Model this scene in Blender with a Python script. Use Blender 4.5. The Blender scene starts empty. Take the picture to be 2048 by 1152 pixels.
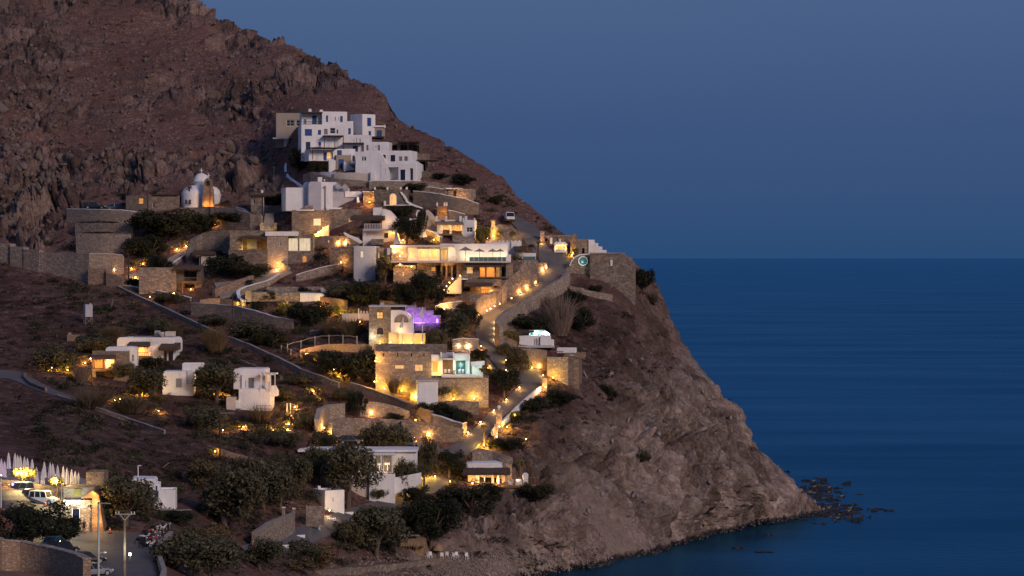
import bpy, bmesh, math, random
import numpy as np
from mathutils import Vector, Matrix

random.seed(7)
rng = np.random.default_rng(11)
R = math.radians
scene = bpy.context.scene
COL = scene.collection

# ------------------------------------------------------------------ camera
F = 5690.0            # focal length in photo pixels (photo is 2048 wide)
CAMZ = 51.0           # metres above the sea
HOR = 516.0           # photo row of the horizon
cam_d = bpy.data.cameras.new('camera')
cam = bpy.data.objects.new('camera', cam_d)
COL.objects.link(cam)
cam.location = (0, 0, CAMZ)
cam.rotation_euler = (R(90), 0, 0)
cam_d.sensor_width = 36.0
cam_d.lens = F / 2048.0 * 36.0
cam_d.shift_y = -(576 - HOR) / 2048.0
cam_d.clip_start = 1.0
cam_d.clip_end = 400000.0
scene.camera = cam

# ------------------------------------------------------------------ sky and afterglow
world = bpy.data.worlds.new('World')
scene.world = world
world.use_nodes = True
wt = world.node_tree
sky = wt.nodes.new('ShaderNodeTexSky')          # the sun has just gone down behind the camera
sky.sky_type = 'NISHITA'
sky.sun_disc = False
sky.sun_elevation = R(3)
sky.sun_rotation = R(150)
tc = wt.nodes.new('ShaderNodeTexCoord')
sx = wt.nodes.new('ShaderNodeSeparateXYZ')
wt.links.new(tc.outputs['Generated'], sx.inputs[0])
dusk = wt.nodes.new('ShaderNodeValToRGB')       # dusk blue by height above the horizon
el = dusk.color_ramp.elements
STOPS = [(0.0, (0.0175, 0.069, 0.180)), (0.045, (0.031, 0.080, 0.206)), (0.09, (0.053, 0.104, 0.240)), (0.35, (0.10, 0.15, 0.32)), (1.0, (0.06, 0.10, 0.26))]
while len(el) < len(STOPS):
    el.new(0.5)
for e, (p, c) in zip(el, STOPS):
    e.position = p; e.color = (c[0], c[1], c[2], 1)
wt.links.new(sx.outputs[2], dusk.inputs[0])
bg = wt.nodes['Background']
wt.links.new(dusk.outputs[0], bg.inputs['Color'])
bg.inputs['Strength'].default_value = 1.0
bg2 = wt.nodes.new('ShaderNodeBackground')
wt.links.new(sky.outputs[0], bg2.inputs['Color'])
bg2.inputs['Strength'].default_value = 0.006
ads = wt.nodes.new('ShaderNodeAddShader')
wt.links.new(bg.outputs[0], ads.inputs[0]); wt.links.new(bg2.outputs[0], ads.inputs[1])
wt.links.new(ads.outputs[0], wt.nodes['World Output'].inputs['Surface'])
sun_d = bpy.data.lights.new('afterglow', 'SUN')
sun_d.energy = 1.95
sun_d.angle = R(16)
sun_d.color = (1.0, 0.77, 0.66)
sun = bpy.data.objects.new('afterglow', sun_d)
COL.objects.link(sun)
sun.rotation_euler = (R(90 - 22), 0, R(36))     # light comes from behind the camera, right
scene.view_settings.view_transform = 'Standard'
scene.view_settings.look = 'None'
scene.view_settings.exposure = 0.0
scene.view_settings.gamma = 1.0
scene.view_settings.use_curve_mapping = False
scene.cycles.use_denoising = True
scene.cycles.max_bounces = 6
scene.cycles.diffuse_bounces = 3
scene.cycles.transparent_max_bounces = 8
scene.cycles.sample_clamp_indirect = 4.0
scene.render.film_transparent = False

# ------------------------------------------------------------------ photo <-> place
def P(px, py, D):
    """the place seen at photo pixel (px, py) at distance D in front of the camera"""
    return Vector(((px - 1024.0) / F * D, D, CAMZ - (py - HOR) / F * D))

def zof(py, D):
    return CAMZ - (py - HOR) / F * D

# ------------------------------------------------------------------ materials
def nodes_of(m):
    m.use_nodes = True
    t = m.node_tree
    return t, t.nodes, t.links, t.nodes['Principled BSDF']

def ramp(N, L, src, stops):
    r = N.new('ShaderNodeValToRGB')
    e = r.color_ramp.elements
    while len(e) < len(stops):
        e.new(0.5)
    for el, (p, c) in zip(e, stops):
        el.position = p
        el.color = (c[0], c[1], c[2], 1)
    L.new(src, r.inputs[0])
    return r.outputs[0]

def tex_noise(N, L, co, scale, detail=4, rough=0.55, dist=0.0):
    n = N.new('ShaderNodeTexNoise')
    n.inputs['Scale'].default_value = scale
    n.inputs['Detail'].default_value = detail
    n.inputs['Roughness'].default_value = rough
    n.inputs['Distortion'].default_value = dist
    if co is not None:
        L.new(co, n.inputs['Vector'])
    return n.outputs['Fac']

def mixc(N, L, fac, a, b, mode='MIX'):
    m = N.new('ShaderNodeMix')
    m.data_type = 'RGBA'
    m.blend_type = mode
    for sock, v in ((0, fac), (6, a), (7, b)):
        if isinstance(v, (int, float)):
            m.inputs[sock].default_value = v
        elif isinstance(v, tuple):
            m.inputs[sock].default_value = (v[0], v[1], v[2], 1)
        else:
            L.new(v, m.inputs[sock])
    return m.outputs[2]

def math_n(N, L, op, a, b=None):
    m = N.new('ShaderNodeMath')
    m.operation = op
    for i, v in enumerate((a, b)):
        if v is None:
            continue
        if isinstance(v, (int, float)):
            m.inputs[i].default_value = v
        else:
            L.new(v, m.inputs[i])
    return m.outputs[0]

def bump(N, L, B, h, strength, dist):
    b = N.new('ShaderNodeBump')
    b.inputs['Strength'].default_value = strength
    b.inputs['Distance'].default_value = dist
    L.new(h, b.inputs['Height'])
    L.new(b.outputs[0], B.inputs['Normal'])

def geo_pos(N):
    return N.new('ShaderNodeNewGeometry').outputs['Position']

MATS = {}
def mat_noise(name, c1, c2, scale=0.6, rough=0.85, bmp=0.0, bscale=4.0, spec=0.3, streak=0.0):
    """plain painted or natural surface: two tones mixed by noise at two scales"""
    m = bpy.data.materials.new(name)
    t, N, L, B = nodes_of(m)
    co = geo_pos(N)
    n1 = tex_noise(N, L, co, scale, 6, 0.65)
    c = ramp(N, L, n1, [(0.3, c1), (0.7, c2)])
    n2 = tex_noise(N, L, co, scale * 7, 4, 0.6)
    c = mixc(N, L, math_n(N, L, 'MULTIPLY', n2, 0.28), c, tuple(v * 0.55 for v in c1))
    if streak:      # rain streaks and grime on plaster
        mp = N.new('ShaderNodeMapping'); mp.inputs['Scale'].default_value = (1.6, 1.6, .16)
        L.new(co, mp.inputs['Vector'])
        c = mixc(N, L, math_n(N, L, 'MULTIPLY', ramp(N, L, tex_noise(N, L, mp.outputs[0], 1.0, 5, .65), [(.5, (0, 0, 0)), (.72, (1, 1, 1))]), streak), c, tuple(v * .6 for v in c1))
    L.new(c, B.inputs['Base Color'])
    B.inputs['Roughness'].default_value = rough
    B.inputs['Specular IOR Level'].default_value = spec
    if bmp:
        bump(N, L, B, tex_noise(N, L, co, bscale, 5, 0.6), bmp, 0.1)
    MATS[name] = m
    return m

def mat_stone(name, c1, c2, c3, scale=2.6, mortar=(0.16, 0.13, 0.11)):
    """dry-laid fieldstone: each cell its own tone, recessed dark joints"""
    m = bpy.data.materials.new(name)
    t, N, L, B = nodes_of(m)
    co = geo_pos(N)
    mp = N.new('ShaderNodeMapping')
    mp.inputs['Scale'].default_value = (1, 1, 1.7)
    L.new(co, mp.inputs['Vector'])
    jn = N.new('ShaderNodeTexNoise'); jn.inputs['Scale'].default_value = 2.0
    L.new(mp.outputs[0], jn.inputs['Vector'])
    av = N.new('ShaderNodeVectorMath'); av.operation = 'MULTIPLY_ADD'
    av.inputs[1].default_value = (0.25, 0.25, 0.25)
    L.new(jn.outputs['Color'], av.inputs[0]); L.new(mp.outputs[0], av.inputs[2])
    v1 = N.new('ShaderNodeTexVoronoi'); v1.inputs['Scale'].default_value = scale
    L.new(av.outputs[0], v1.inputs['Vector'])
    v2 = N.new('ShaderNodeTexVoronoi'); v2.feature = 'DISTANCE_TO_EDGE'; v2.inputs['Scale'].default_value = scale
    L.new(av.outputs[0], v2.inputs['Vector'])
    sep = N.new('ShaderNodeSeparateColor'); L.new(v1.outputs['Color'], sep.inputs[0])
    c = ramp(N, L, sep.outputs[0], [(0.0, c1), (0.5, c2), (0.95, c3)])
    big = tex_noise(N, L, co, 0.35, 4, 0.6)
    c = mixc(N, L, math_n(N, L, 'MULTIPLY', big, 0.5), c, tuple(v * 0.5 for v in c2))
    oi = N.new('ShaderNodeObjectInfo')
    c = mixc(N, L, ramp(N, L, oi.outputs['Random'], [(0.1, (.55, .55, .55)), (0.6, (0, 0, 0))]), c, tuple(v * 0.55 for v in c2))
    c = mixc(N, L, ramp(N, L, oi.outputs['Random'], [(0.6, (0, 0, 0)), (1.0, (.35, .35, .35))]), c, c3)
    edge = ramp(N, L, v2.outputs['Distance'], [(0.0, (0, 0, 0)), (0.09, (1, 1, 1))])
    c = mixc(N, L, edge, mortar, c)
    L.new(c, B.inputs['Base Color'])
    B.inputs['Roughness'].default_value = 0.95
    B.inputs['Specular IOR Level'].default_value = 0.15
    h = math_n(N, L, 'ADD', math_n(N, L, 'MINIMUM', v2.outputs['Distance'], 0.16), math_n(N, L, 'MULTIPLY', tex_noise(N, L, co, 9, 4), 0.1))
    bump(N, L, B, h, 0.9, 0.25)
    MATS[name] = m
    return m

def mat_emit(name, c, strength, c2=None, scale=1.5):
    m = bpy.data.materials.new(name)
    t, N, L, B = nodes_of(m)
    B.inputs['Base Color'].default_value = (c[0] * .5, c[1] * .5, c[2] * .5, 1)
    B.inputs['Emission Strength'].default_value = strength
    if c2:
        mp = N.new('ShaderNodeMapping'); mp.inputs['Scale'].default_value = (2.2, 1, .5)
        L.new(geo_pos(N), mp.inputs['Vector'])
        n = tex_noise(N, L, mp.outputs[0], scale, 4, 0.65)
        L.new(ramp(N, L, n, [(0.32, tuple(v * .35 for v in c)), (0.48, c), (0.66, c2)]), B.inputs['Emission Color'])
    else:
        B.inputs['Emission Color'].default_value = (c[0], c[1], c[2], 1)
    MATS[name] = m
    return m

def mat_leaf(name, c1, c2, c3):
    """foliage: tone differs from leaf to leaf and from tree to tree"""
    m = bpy.data.materials.new(name)
    t, N, L, B = nodes_of(m)
    co = geo_pos(N)
    gi = N.new('ShaderNodeNewGeometry')
    oi = N.new('ShaderNodeObjectInfo')
    n = tex_noise(N, L, co, 0.7, 3, 0.6)
    f = math_n(N, L, 'ADD', math_n(N, L, 'MULTIPLY', gi.outputs['Random Per Island'], 0.55), math_n(N, L, 'MULTIPLY', n, 0.5))
    c = ramp(N, L, f, [(0.15, c1), (0.5, c2), (0.9, c3)])
    c = mixc(N, L, math_n(N, L, 'MULTIPLY', oi.outputs['Random'], 0.45), c, tuple(v * 0.6 for v in c2))
    c = mixc(N, L, ramp(N, L, oi.outputs['Random'], [(.55, (0, 0, 0)), (1.0, (.5, .5, .5))]), c, (c3[0] * 1.05, c3[1] * .85, c3[2] * .6))      # some plants drier than others
    L.new(c, B.inputs['Base Color'])
    B.inputs['Roughness'].default_value = 0.8
    B.inputs['Specular IOR Level'].default_value = 0.2
    MATS[name] = m
    return m

mat_noise('whitewash', (0.66, 0.645, 0.63), (0.82, 0.81, 0.80), 0.4, 0.9, 0.25, 3.0, 0.3, 0.3)
mat_noise('cream_plaster', (0.50, 0.42, 0.36), (0.60, 0.52, 0.45), 0.5, 0.9, 0.2, 3.0, 0.3, 0.35)
mat_noise('taupe_plaster', (0.30, 0.25, 0.20), (0.36, 0.30, 0.25), 0.5, 0.9, 0.2, 3.0)
mat_noise('grey_or_shade_plaster', (0.37, 0.37, 0.41), (0.47, 0.46, 0.50), 0.6, 0.9, 0.2, 3.0)  # grey plaster; on the big white building this grey is painted shade
mat_stone('fieldstone', (0.15, 0.11, 0.085), (0.26, 0.20, 0.155), (0.40, 0.32, 0.26), 1.7)
mat_stone('fieldstone_pale', (0.22, 0.17, 0.135), (0.34, 0.27, 0.21), (0.48, 0.40, 0.32), 1.9)
mat_stone('fieldstone_dark', (0.10, 0.08, 0.065), (0.17, 0.135, 0.11), (0.27, 0.22, 0.18), 1.8)
mat_stone('stacked_stone', (0.20, 0.13, 0.09), (0.32, 0.21, 0.145), (0.42, 0.30, 0.21), 2.6)
mat_noise('blue_paint', (0.012, 0.05, 0.20), (0.02, 0.075, 0.27), 1.0, 0.5)
mat_noise('navy_paint', (0.008, 0.016, 0.06), (0.012, 0.026, 0.09), 1.0, 0.5)
mat_noise('grey_paint', (0.17, 0.17, 0.18), (0.24, 0.24, 0.25), 1.0, 0.6)
mat_noise('dark_wood', (0.035, 0.024, 0.018), (0.07, 0.045, 0.032), 2.0, 0.8)
mat_noise('warm_wood', (0.16, 0.085, 0.045), (0.26, 0.15, 0.08), 2.0, 0.7)
mat_noise('grey_wood', (0.22, 0.19, 0.17), (0.34, 0.30, 0.27), 2.0, 0.8)
mat_noise('thatch', (0.075, 0.052, 0.042), (0.15, 0.105, 0.082), 3.0, 1.0, 0.8, 14.0, 0.05)
mat_noise('straw_pale', (0.26, 0.17, 0.10), (0.40, 0.28, 0.17), 3.0, 1.0, 0.8, 14.0, 0.05)
mat_noise('asphalt', (0.085, 0.08, 0.083), (0.145, 0.135, 0.135), 0.25, 0.8, 0.15, 20.0)
mat_noise('asphalt_dark', (0.05, 0.05, 0.056), (0.085, 0.083, 0.09), 0.3, 0.75, 0.15, 20.0)
mat_noise('concrete', (0.22, 0.19, 0.17), (0.32, 0.28, 0.25), 0.5, 0.9, 0.2, 6.0)
mat_noise('earth', (0.16, 0.10, 0.07), (0.26, 0.18, 0.13), 0.5, 1.0, 0.5, 4.0, 0.05)
mat_noise('metal_grey', (0.25, 0.25, 0.26), (0.34, 0.34, 0.35), 1.0, 0.45)
mat_noise('dark_metal', (0.02, 0.02, 0.022), (0.035, 0.034, 0.034), 1.0, 0.5)
mat_noise('black_rubber', (0.012, 0.012, 0.012), (0.02, 0.02, 0.02), 2.0, 0.7)
mat_noise('canvas_pale', (0.62, 0.58, 0.56), (0.72, 0.69, 0.67), 2.0, 0.9)
mat_noise('canvas_grey', (0.20, 0.17, 0.155), (0.28, 0.24, 0.22), 2.0, 0.9)
mat_noise('bark', (0.09, 0.065, 0.05), (0.16, 0.12, 0.095), 3.0, 1.0, 0.6, 8.0, 0.05)
mat_noise('terracotta', (0.36, 0.15, 0.08), (0.45, 0.2, 0.11), 2.0, 0.8)
mat_noise('red_paint', (0.30, 0.02, 0.02), (0.40, 0.035, 0.03), 2.0, 0.5)
mat_noise('orange_plastic', (0.55, 0.09, 0.02), (0.62, 0.12, 0.03), 2.0, 0.5)
mat_noise('glass_dark', (0.012, 0.016, 0.022), (0.025, 0.03, 0.038), 0.5, 0.12, 0, 1, 0.5)
mat_noise('glass_teal', (0.07, 0.15, 0.165), (0.11, 0.20, 0.215), 0.5, 0.1, 0, 1, 0.5)
mat_noise('pool_water', (0.08, 0.20, 0.26), (0.10, 0.25, 0.31), 0.3, 0.06, 0.08, 1.5, 0.5)
mat_emit('lit_warm', (1.0, 0.50, 0.13), 0.75, (1.0, 0.74, 0.38), 1.1)
mat_emit('lit_pale', (1.0, 0.80, 0.50), 0.6, (0.45, 0.50, 0.38), 0.9)
mat_emit('lit_amber', (1.0, 0.44, 0.10), 0.55, (0.6, 0.2, 0.05), 1.0)
mat_emit('bulb_warm', (1.0, 0.60, 0.18), 30.0)
mat_emit('bulb_white', (0.95, 1.0, 0.80), 40.0)
mat_emit('strip_violet', (0.35, 0.15, 1.0), 4.0)
mat_leaf('leaf_olive', (0.026, 0.026, 0.015), (0.064, 0.060, 0.034), (0.125, 0.112, 0.064))
mat_leaf('leaf_dark', (0.006, 0.008, 0.005), (0.016, 0.020, 0.010), (0.042, 0.044, 0.022))
mat_leaf('leaf_dry', (0.05, 0.036, 0.022), (0.10, 0.075, 0.045), (0.16, 0.12, 0.07))
mat_leaf('leaf_scrub', (0.012, 0.008, 0.006), (0.026, 0.018, 0.013), (0.052, 0.037, 0.026))
mat_leaf('leaf_reed', (0.10, 0.068, 0.052), (0.17, 0.118, 0.09), (0.26, 0.19, 0.145))
mat_leaf('leaf_yellow', (0.07, 0.065, 0.018), (0.13, 0.115, 0.03), (0.2, 0.17, 0.05))

# ------------------------------------------------------------------ object helpers
def tag(o, label=None, cat=None, group=None, kind=None):
    if label: o['label'] = label
    if cat: o['category'] = cat
    if group: o['group'] = group
    if kind: o['kind'] = kind
    return o

def link_mesh(name, me, mat, parent=None, loc=None):
    o = bpy.data.objects.new(name, me)
    COL.objects.link(o)
    if mat is not None:
        me.materials.append(MATS[mat] if isinstance(mat, str) else mat)
    if parent is not None:
        o.parent = parent
    if loc is not None:
        o.location = loc
    return o

def empty(name, loc, rz=0.0, label=None, cat=None, group=None):
    o = bpy.data.objects.new(name, None)
    o.empty_display_size = 0.5
    COL.objects.link(o)
    o.location = loc
    o.rotation_euler = (0, 0, rz)
    return tag(o, label, cat, group)

class MB:
    """collects verts and faces of one mesh"""
    def __init__(s):
        s.v = []; s.f = []
    def quad(s, a, b, c, d):
        n = len(s.v); s.v += [a, b, c, d]; s.f.append((n, n + 1, n + 2, n + 3))
    def box(s, x0, y0, z0, x1, y1, z1):
        n = len(s.v)
        s.v += [(x0, y0, z0), (x1, y0, z0), (x1, y1, z0), (x0, y1, z0), (x0, y0, z1), (x1, y0, z1), (x1, y1, z1), (x0, y1, z1)]
        s.f += [tuple(n + i for i in q) for q in ((3, 2, 1, 0), (4, 5, 6, 7), (0, 1, 5, 4), (1, 2, 6, 5), (2, 3, 7, 6), (3, 0, 4, 7))]
    def tube(s, pts, radii, sides=7, cap=True):
        rings = []
        up0 = Vector((0.13, 0.21, 1)).normalized()
        pts = [Vector(p) for p in pts]
        for i, p in enumerate(pts):
            d = (pts[min(i + 1, len(pts) - 1)] - pts[max(i - 1, 0)])
            d = d.normalized() if d.length > 1e-9 else Vector((0, 0, 1))
            a = d.cross(up0)
            if a.length < 0.05: a = d.cross(Vector((1, 0.1, 0)))
            a.normalize(); b = d.cross(a)
            r = radii[i] if isinstance(radii, (list, tuple)) else radii
            n = len(s.v)
            for k in range(sides):
                t = 2 * math.pi * k / sides
                s.v.append(tuple(p + a * (r * math.cos(t)) + b * (r * math.sin(t))))
            rings.append(n)
        for i in range(len(rings) - 1):
            for k in range(sides):
                k2 = (k + 1) % sides
                s.f.append((rings[i] + k, rings[i] + k2, rings[i + 1] + k2, rings[i + 1] + k))
        if cap:
            s.f.append(tuple(rings[0] + k for k in range(sides))[::-1])
            s.f.append(tuple(rings[-1] + k for k in range(sides)))
    def lathe(s, prof, sides=16, c=(0, 0, 0), a0=0.0, a1=2 * math.pi):
        full = abs(a1 - a0 - 2 * math.pi) < 1e-6
        cols = sides if full else sides + 1
        n0 = len(s.v)
        for (r, z) in prof:
            for k in range(cols):
                t = a0 + (a1 - a0) * k / sides
                s.v.append((c[0] + r * math.cos(t), c[1] + r * math.sin(t), c[2] + z))
        for i in range(len(prof) - 1):
            for k in range(sides):
                k2 = (k + 1) % cols
                s.f.append((n0 + i * cols + k, n0 + i * cols + k2, n0 + (i + 1) * cols + k2, n0 + (i + 1) * cols + k))
    def prism(s, poly, y0, y1):
        """outline in x,z pushed from y0 to y1"""
        n = len(s.v); k = len(poly)
        s.v += [(x, y0, z) for x, z in poly] + [(x, y1, z) for x, z in poly]
        s.f.append(tuple(range(n, n + k)))
        s.f.append(tuple(range(n + 2 * k - 1, n + k - 1, -1)))
        for i in range(k):
            j = (i + 1) % k
            s.f.append((n + i, n + k + i, n + k + j, n + j))
    def mesh(s, name, smooth=False):
        me = bpy.data.meshes.new(name)
        me.from_pydata([tuple(v) for v in s.v], [], s.f)
        if smooth:
            me.polygons.foreach_set('use_smooth', [True] * len(me.polygons))
        me.update()
        return me
    def build(s, name, mat, parent=None, loc=None, smooth=False, bevel=0.0, fix=True):
        me = s.mesh(name, smooth)
        if fix:
            bm = bmesh.new(); bm.from_mesh(me)
            bmesh.ops.recalc_face_normals(bm, faces=bm.faces)
            bm.to_mesh(me); bm.free()
        o = link_mesh(name, me, mat, parent, loc)
        if bevel:
            b = o.modifiers.new('soft_edge', 'BEVEL')
            b.width = bevel; b.segments = 2; b.limit_method = 'ANGLE'; b.angle_limit = R(50)
        return o

def copy_tree(o, parent=None, loc=None, rz=None, label=None, scale=None):
    c = o.copy(); COL.objects.link(c)
    if parent is not None: c.parent = parent
    if loc is not None: c.location = loc
    if rz is not None: c.rotation_euler = (0, 0, rz)
    if scale is not None: c.scale = scale
    if label: c['label'] = label
    for ch in list(o.children):
        copy_tree(ch, c)
    return c

# ------------------------------------------------------------------ noise in numpy
PERM = rng.permutation(1024).astype(np.int64)
PERM2 = np.concatenate([PERM, PERM, PERM])
GR = rng.normal(size=(1024, 3)); GR /= np.linalg.norm(GR, axis=1)[:, None]
JIT = rng.random((1024, 3))
def _h(i, j, k):
    return PERM2[(PERM2[(PERM2[i & 1023] + j) & 1023] + k) & 1023]
def perlin(p):
    i = np.floor(p).astype(np.int64); f = p - i
    u = f * f * f * (f * (f * 6 - 15) + 10)
    out = np.zeros(len(p))
    for dx in (0, 1):
        for dy in (0, 1):
            for dz in (0, 1):
                g = GR[_h(i[:, 0] + dx, i[:, 1] + dy, i[:, 2] + dz)]
                d = (g * (f - np.array([dx, dy, dz]))).sum(1)
                w = (u[:, 0] if dx else 1 - u[:, 0]) * (u[:, 1] if dy else 1 - u[:, 1]) * (u[:, 2] if dz else 1 - u[:, 2])
                out += w * d
    return out
def fbm(p, oct=4, rough=0.5, ridged=False):
    a = 1.0; out = np.zeros(len(p)); tot = 0
    for o in range(oct):
        n = perlin(p * (2.03 ** o) + 17.3 * o)
        out += a * ((1 - 2 * np.abs(n) * 1.4) if ridged else n * 1.6)
        tot += a; a *= rough
    return out / tot
def worley(p):
    i = np.floor(p).astype(np.int64); f = p - i
    f1 = np.full(len(p), 9.0); f2 = np.full(len(p), 9.0); idc = np.zeros(len(p), np.int64)
    for dx in (-1, 0, 1):
        for dy in (-1, 0, 1):
            for dz in (-1, 0, 1):
                hh = _h(i[:, 0] + dx, i[:, 1] + dy, i[:, 2] + dz)
                d = ((JIT[hh] + np.array([dx, dy, dz]) - f) ** 2).sum(1)
                closer = d < f1
                f2 = np.where(closer, f1, np.minimum(f2, d))
                idc = np.where(closer, hh, idc)
                f1 = np.where(closer, d, f1)
    return np.sqrt(f1), np.sqrt(f2), idc

# ------------------------------------------------------------------ the hill: distances read off sizes of doors, cars and people
def wl(px, py, amp, tone, scrub):
    return (px, py, CAMZ * F / (py - HOR), amp, tone, scrub)
# px, py, distance, roughness (m), cliff tone 0..1, scrub 0..1
CP = [
 (-300, -260, 800, 2.5, 0, .3), (0, -170, 770, 2.5, 0, .3), (200, -60, 750, 2.5, 0, .3), (380, 5, 735, 2.6, 0, .2),
 (-300, 100, 690, 2.0, 0, .3), (0, 100, 700, 2.0, 0, .4), (200, 110, 702, 2.0, 0, .4), (350, 120, 700, 2.2, 0, .3), (500, 80, 715, 2.8, .1, .2),
 (0, 250, 665, 2.6, .15, .3), (200, 250, 668, 1.8, .0, .4), (400, 250, 660, 1.8, 0, .3), (560, 110, 700, 2.6, .1, .2), (650, 150, 690, 2.6, .1, .2),
 (520, 200, 668, 2.6, .1, .2), (640, 205, 650, 2.0, 0, .3), (760, 190, 660, 2.2, .1, .2), (820, 250, 640, 1.6, 0, .3), (920, 302, 625, 1.8, .05, .3), (1010, 362, 615, 2.2, .1, .2),
 (1060, 412, 605, 1.6, .1, .2), (1110, 452, 596, 1.4, .1, .2), (1140, 474, 590, 1.0, .1, .2),
 (0, 380, 640, 3.4, .2, .2), (120, 390, 637, 3.6, .2, .2), (250, 350, 640, 3.2, .2, .2), (380, 330, 638, 2.2, .1, .3), (480, 330, 636, 3.2, .2, .2), (540, 300, 640, 1.8, .1, .3),
 (60, 460, 620, 3.2, .2, .2), (-200, 470, 620, 2.5, .2, .2), (200, 405, 625, .8, .1, .3), (400, 405, 618, .5, .1, .3),
 (600, 260, 628, .5, 0, .3), (700, 230, 638, .6, 0, .3), (700, 300, 616, .3, 0, .3), (850, 330, 612, .5, 0, .4), (950, 380, 604, .9, .1, .3),
 (700, 380, 600, .25, 0, .3), (850, 420, 592, .3, 0, .3), (1000, 430, 596, .4, .1, .2),
 (0, 560, 578, .6, 0, .8), (150, 500, 602, .6, .1, .4), (250, 480, 603, .8, .2, .3), (300, 530, 588, .5, .1, .5), (450, 440, 606, .3, 0, .4), (500, 540, 578, .25, 0, .4),
 (650, 480, 586, .2, 0, .3), (800, 490, 577, .2, 0, .3), (950, 490, 577, .15, 0, .3), (1080, 500, 580, .15, 0, .2), (1180, 508, 582, .3, .2, .2), (1262, 520, 584, .4, .4, .3),
 (-200, 620, 560, .6, 0, .9), (100, 650, 545, .6, 0, .9), (300, 640, 552, .5, 0, .8), (450, 620, 556, .3, 0, .5), (650, 600, 558, .25, 0, .5), (800, 580, 556, .2, 0, .4), (900, 560, 558, .2, 0, .3),
 (1000, 600, 556, .15, 0, .3), (1110, 545, 570, .15, .1, .3), (1150, 590, 560, .6, .2, .9), (1250, 570, 572, .8, .3, .7), (1312, 585, 584, 1.2, .4, .6),
 (0, 745, 500, .4, 0, .7), (200, 740, 506, .3, 0, .7), (400, 720, 517, .4, 0, .8), (550, 720, 520, .4, 0, .8), (700, 690, 527, .25, 0, .5), (850, 690, 525, .2, 0, .4), (960, 680, 527, .15, 0, .3),
 (1060, 690, 528, .2, .1, .4), (1150, 700, 534, .8, .25, .95), (1220, 680, 545, 1.8, .35, .95), (1300, 690, 562, 2.2, .5, .7), (1362, 688, 582, 1.6, .55, .5),
 (-200, 850, 440, .5, 0, .9), (50, 850, 440, .5, 0, .9), (250, 850, 458, .5, 0, .9), (450, 840, 477, .5, 0, .8), (600, 830, 487, .4, 0, .7), (750, 830, 493, .2, 0, .5), (850, 800, 500, .2, 0, .4), (950, 820, 499, .15, 0, .3),
 (1060, 780, 508, .2, .1, .3), (1110, 800, 505, 1.0, .3, .9), (1200, 800, 518, 2.2, .55, .7), (1300, 800, 536, 2.5, .75, .4), (1400, 742, 576, .8, .9, .2), (1380, 800, 552, 1.7, 1, .1), (1436, 790, 572, .7, 1, .1),
 (60, 918, 400, .4, 0, .9), (-200, 940, 388, .4, 0, .8), (40, 960, 365, .05, 0, .3), (140, 975, 362, .05, 0, .3), (300, 940, 415, .5, 0, .9), (450, 920, 438, .5, 0, .8), (600, 900, 461, .4, 0, .7), (700, 900, 470, .2, 0, .4), (850, 890, 482, .15, 0, .3), (940, 880, 485, .15, 0, .3),
 (1020, 870, 489, .6, .3, .6), (1100, 880, 492, 1.6, .5, .8), (1200, 900, 504, 2.4, 1, .2), (1300, 900, 518, 2.6, 1, .1), (1400, 900, 535, 2.6, 1, .1), (1500, 890, 557, .8, 1, .1), (1562, 940, 562, .6, 1, 0),
 (0, 1005, 346, .1, 0, .3), (100, 1005, 353, .05, 0, .3), (200, 1005, 364, .1, 0, .3), (300, 1010, 388, .3, 0, .7), (450, 1010, 412, .4, 0, .8), (600, 990, 443, .3, 0, .6), (720, 990, 457, .15, 0, .4), (850, 980, 465, .3, 0, .5), (960, 975, 470, .8, .4, .7),
 (1060, 980, 470, 2.4, .85, .6), (1150, 1000, 481, 2.0, 1, .1), (1300, 1000, 503, 2.2, 1, 0), (1450, 980, 530, 2.0, 1, 0), (1560, 1000, 548, .7, 1, 0),
 (0, 1070, 349, .0, 0, .3), (170, 1068, 350, .0, 0, .2), (300, 1068, 350, .0, 0, .2), (380, 1080, 362, .2, 0, .6), (480, 1090, 392, .2, 0, .6), (600, 1068, 420, .1, 0, .4), (700, 1060, 437, .3, 0, .6), (850, 1060, 446, .8, .5, .4), (980, 1060, 452, 2.4, .85, .3), (1080, 1070, 457, 2.8, 1, .1), (1200, 1075, 476, 1.6, 1, 0),
 (0, 1150, 305, .0, 0, .2), (170, 1150, 305, 0, 0, .2), (300, 1150, 305, 0, 0, .2), (-200, 1150, 300, 0, 0, .2), (400, 1150, 330, .2, 0, .6), (550, 1150, 385, .2, .1, .6), (700, 1150, 418, .3, .4, .3), (850, 1130, 440, .3, .6, .2), (950, 1130, 447, .3, .7, .1),
 (0, 1300, 246, 0, 0, .2), (400, 1300, 280, .2, 0, .6), (700, 1300, 355, .2, .5, .2), (-300, 1300, 240, 0, 0, .2),
 wl(1000, 1166, .3, .8, 0), wl(1060, 1150, 1.2, 1, 0), wl(1130, 1141, 1.8, 1, 0), wl(1230, 1124, .8, 1, 0), wl(1300, 1108, .8, 1, 0), wl(1400, 1074, .7, 1, 0), wl(1500, 1046, .5, 1, 0), wl(1580, 1036, .3, 1, 0), wl(1640, 1028, .15, 1, 0), wl(1670, 1022, .1, 1, 0),
]
CP = np.array(CP, float)
def _tps(pts, vals):
    n = len(pts)
    d = np.sqrt(((pts[:, None] - pts[None]) ** 2).sum(2))
    K = d * d * np.log(d + 1e-9) + np.eye(n) * 0.02
    Pm = np.c_[np.ones(n), pts]
    A = np.zeros((n + 3, n + 3)); A[:n, :n] = K; A[:n, n:] = Pm; A[n:, :n] = Pm.T
    b = np.zeros((n + 3, vals.shape[1])); b[:n] = vals
    return np.linalg.solve(A, b)
_cp = CP[:, :2] / 100.0
_w = _tps(_cp, CP[:, 2:3])
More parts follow.
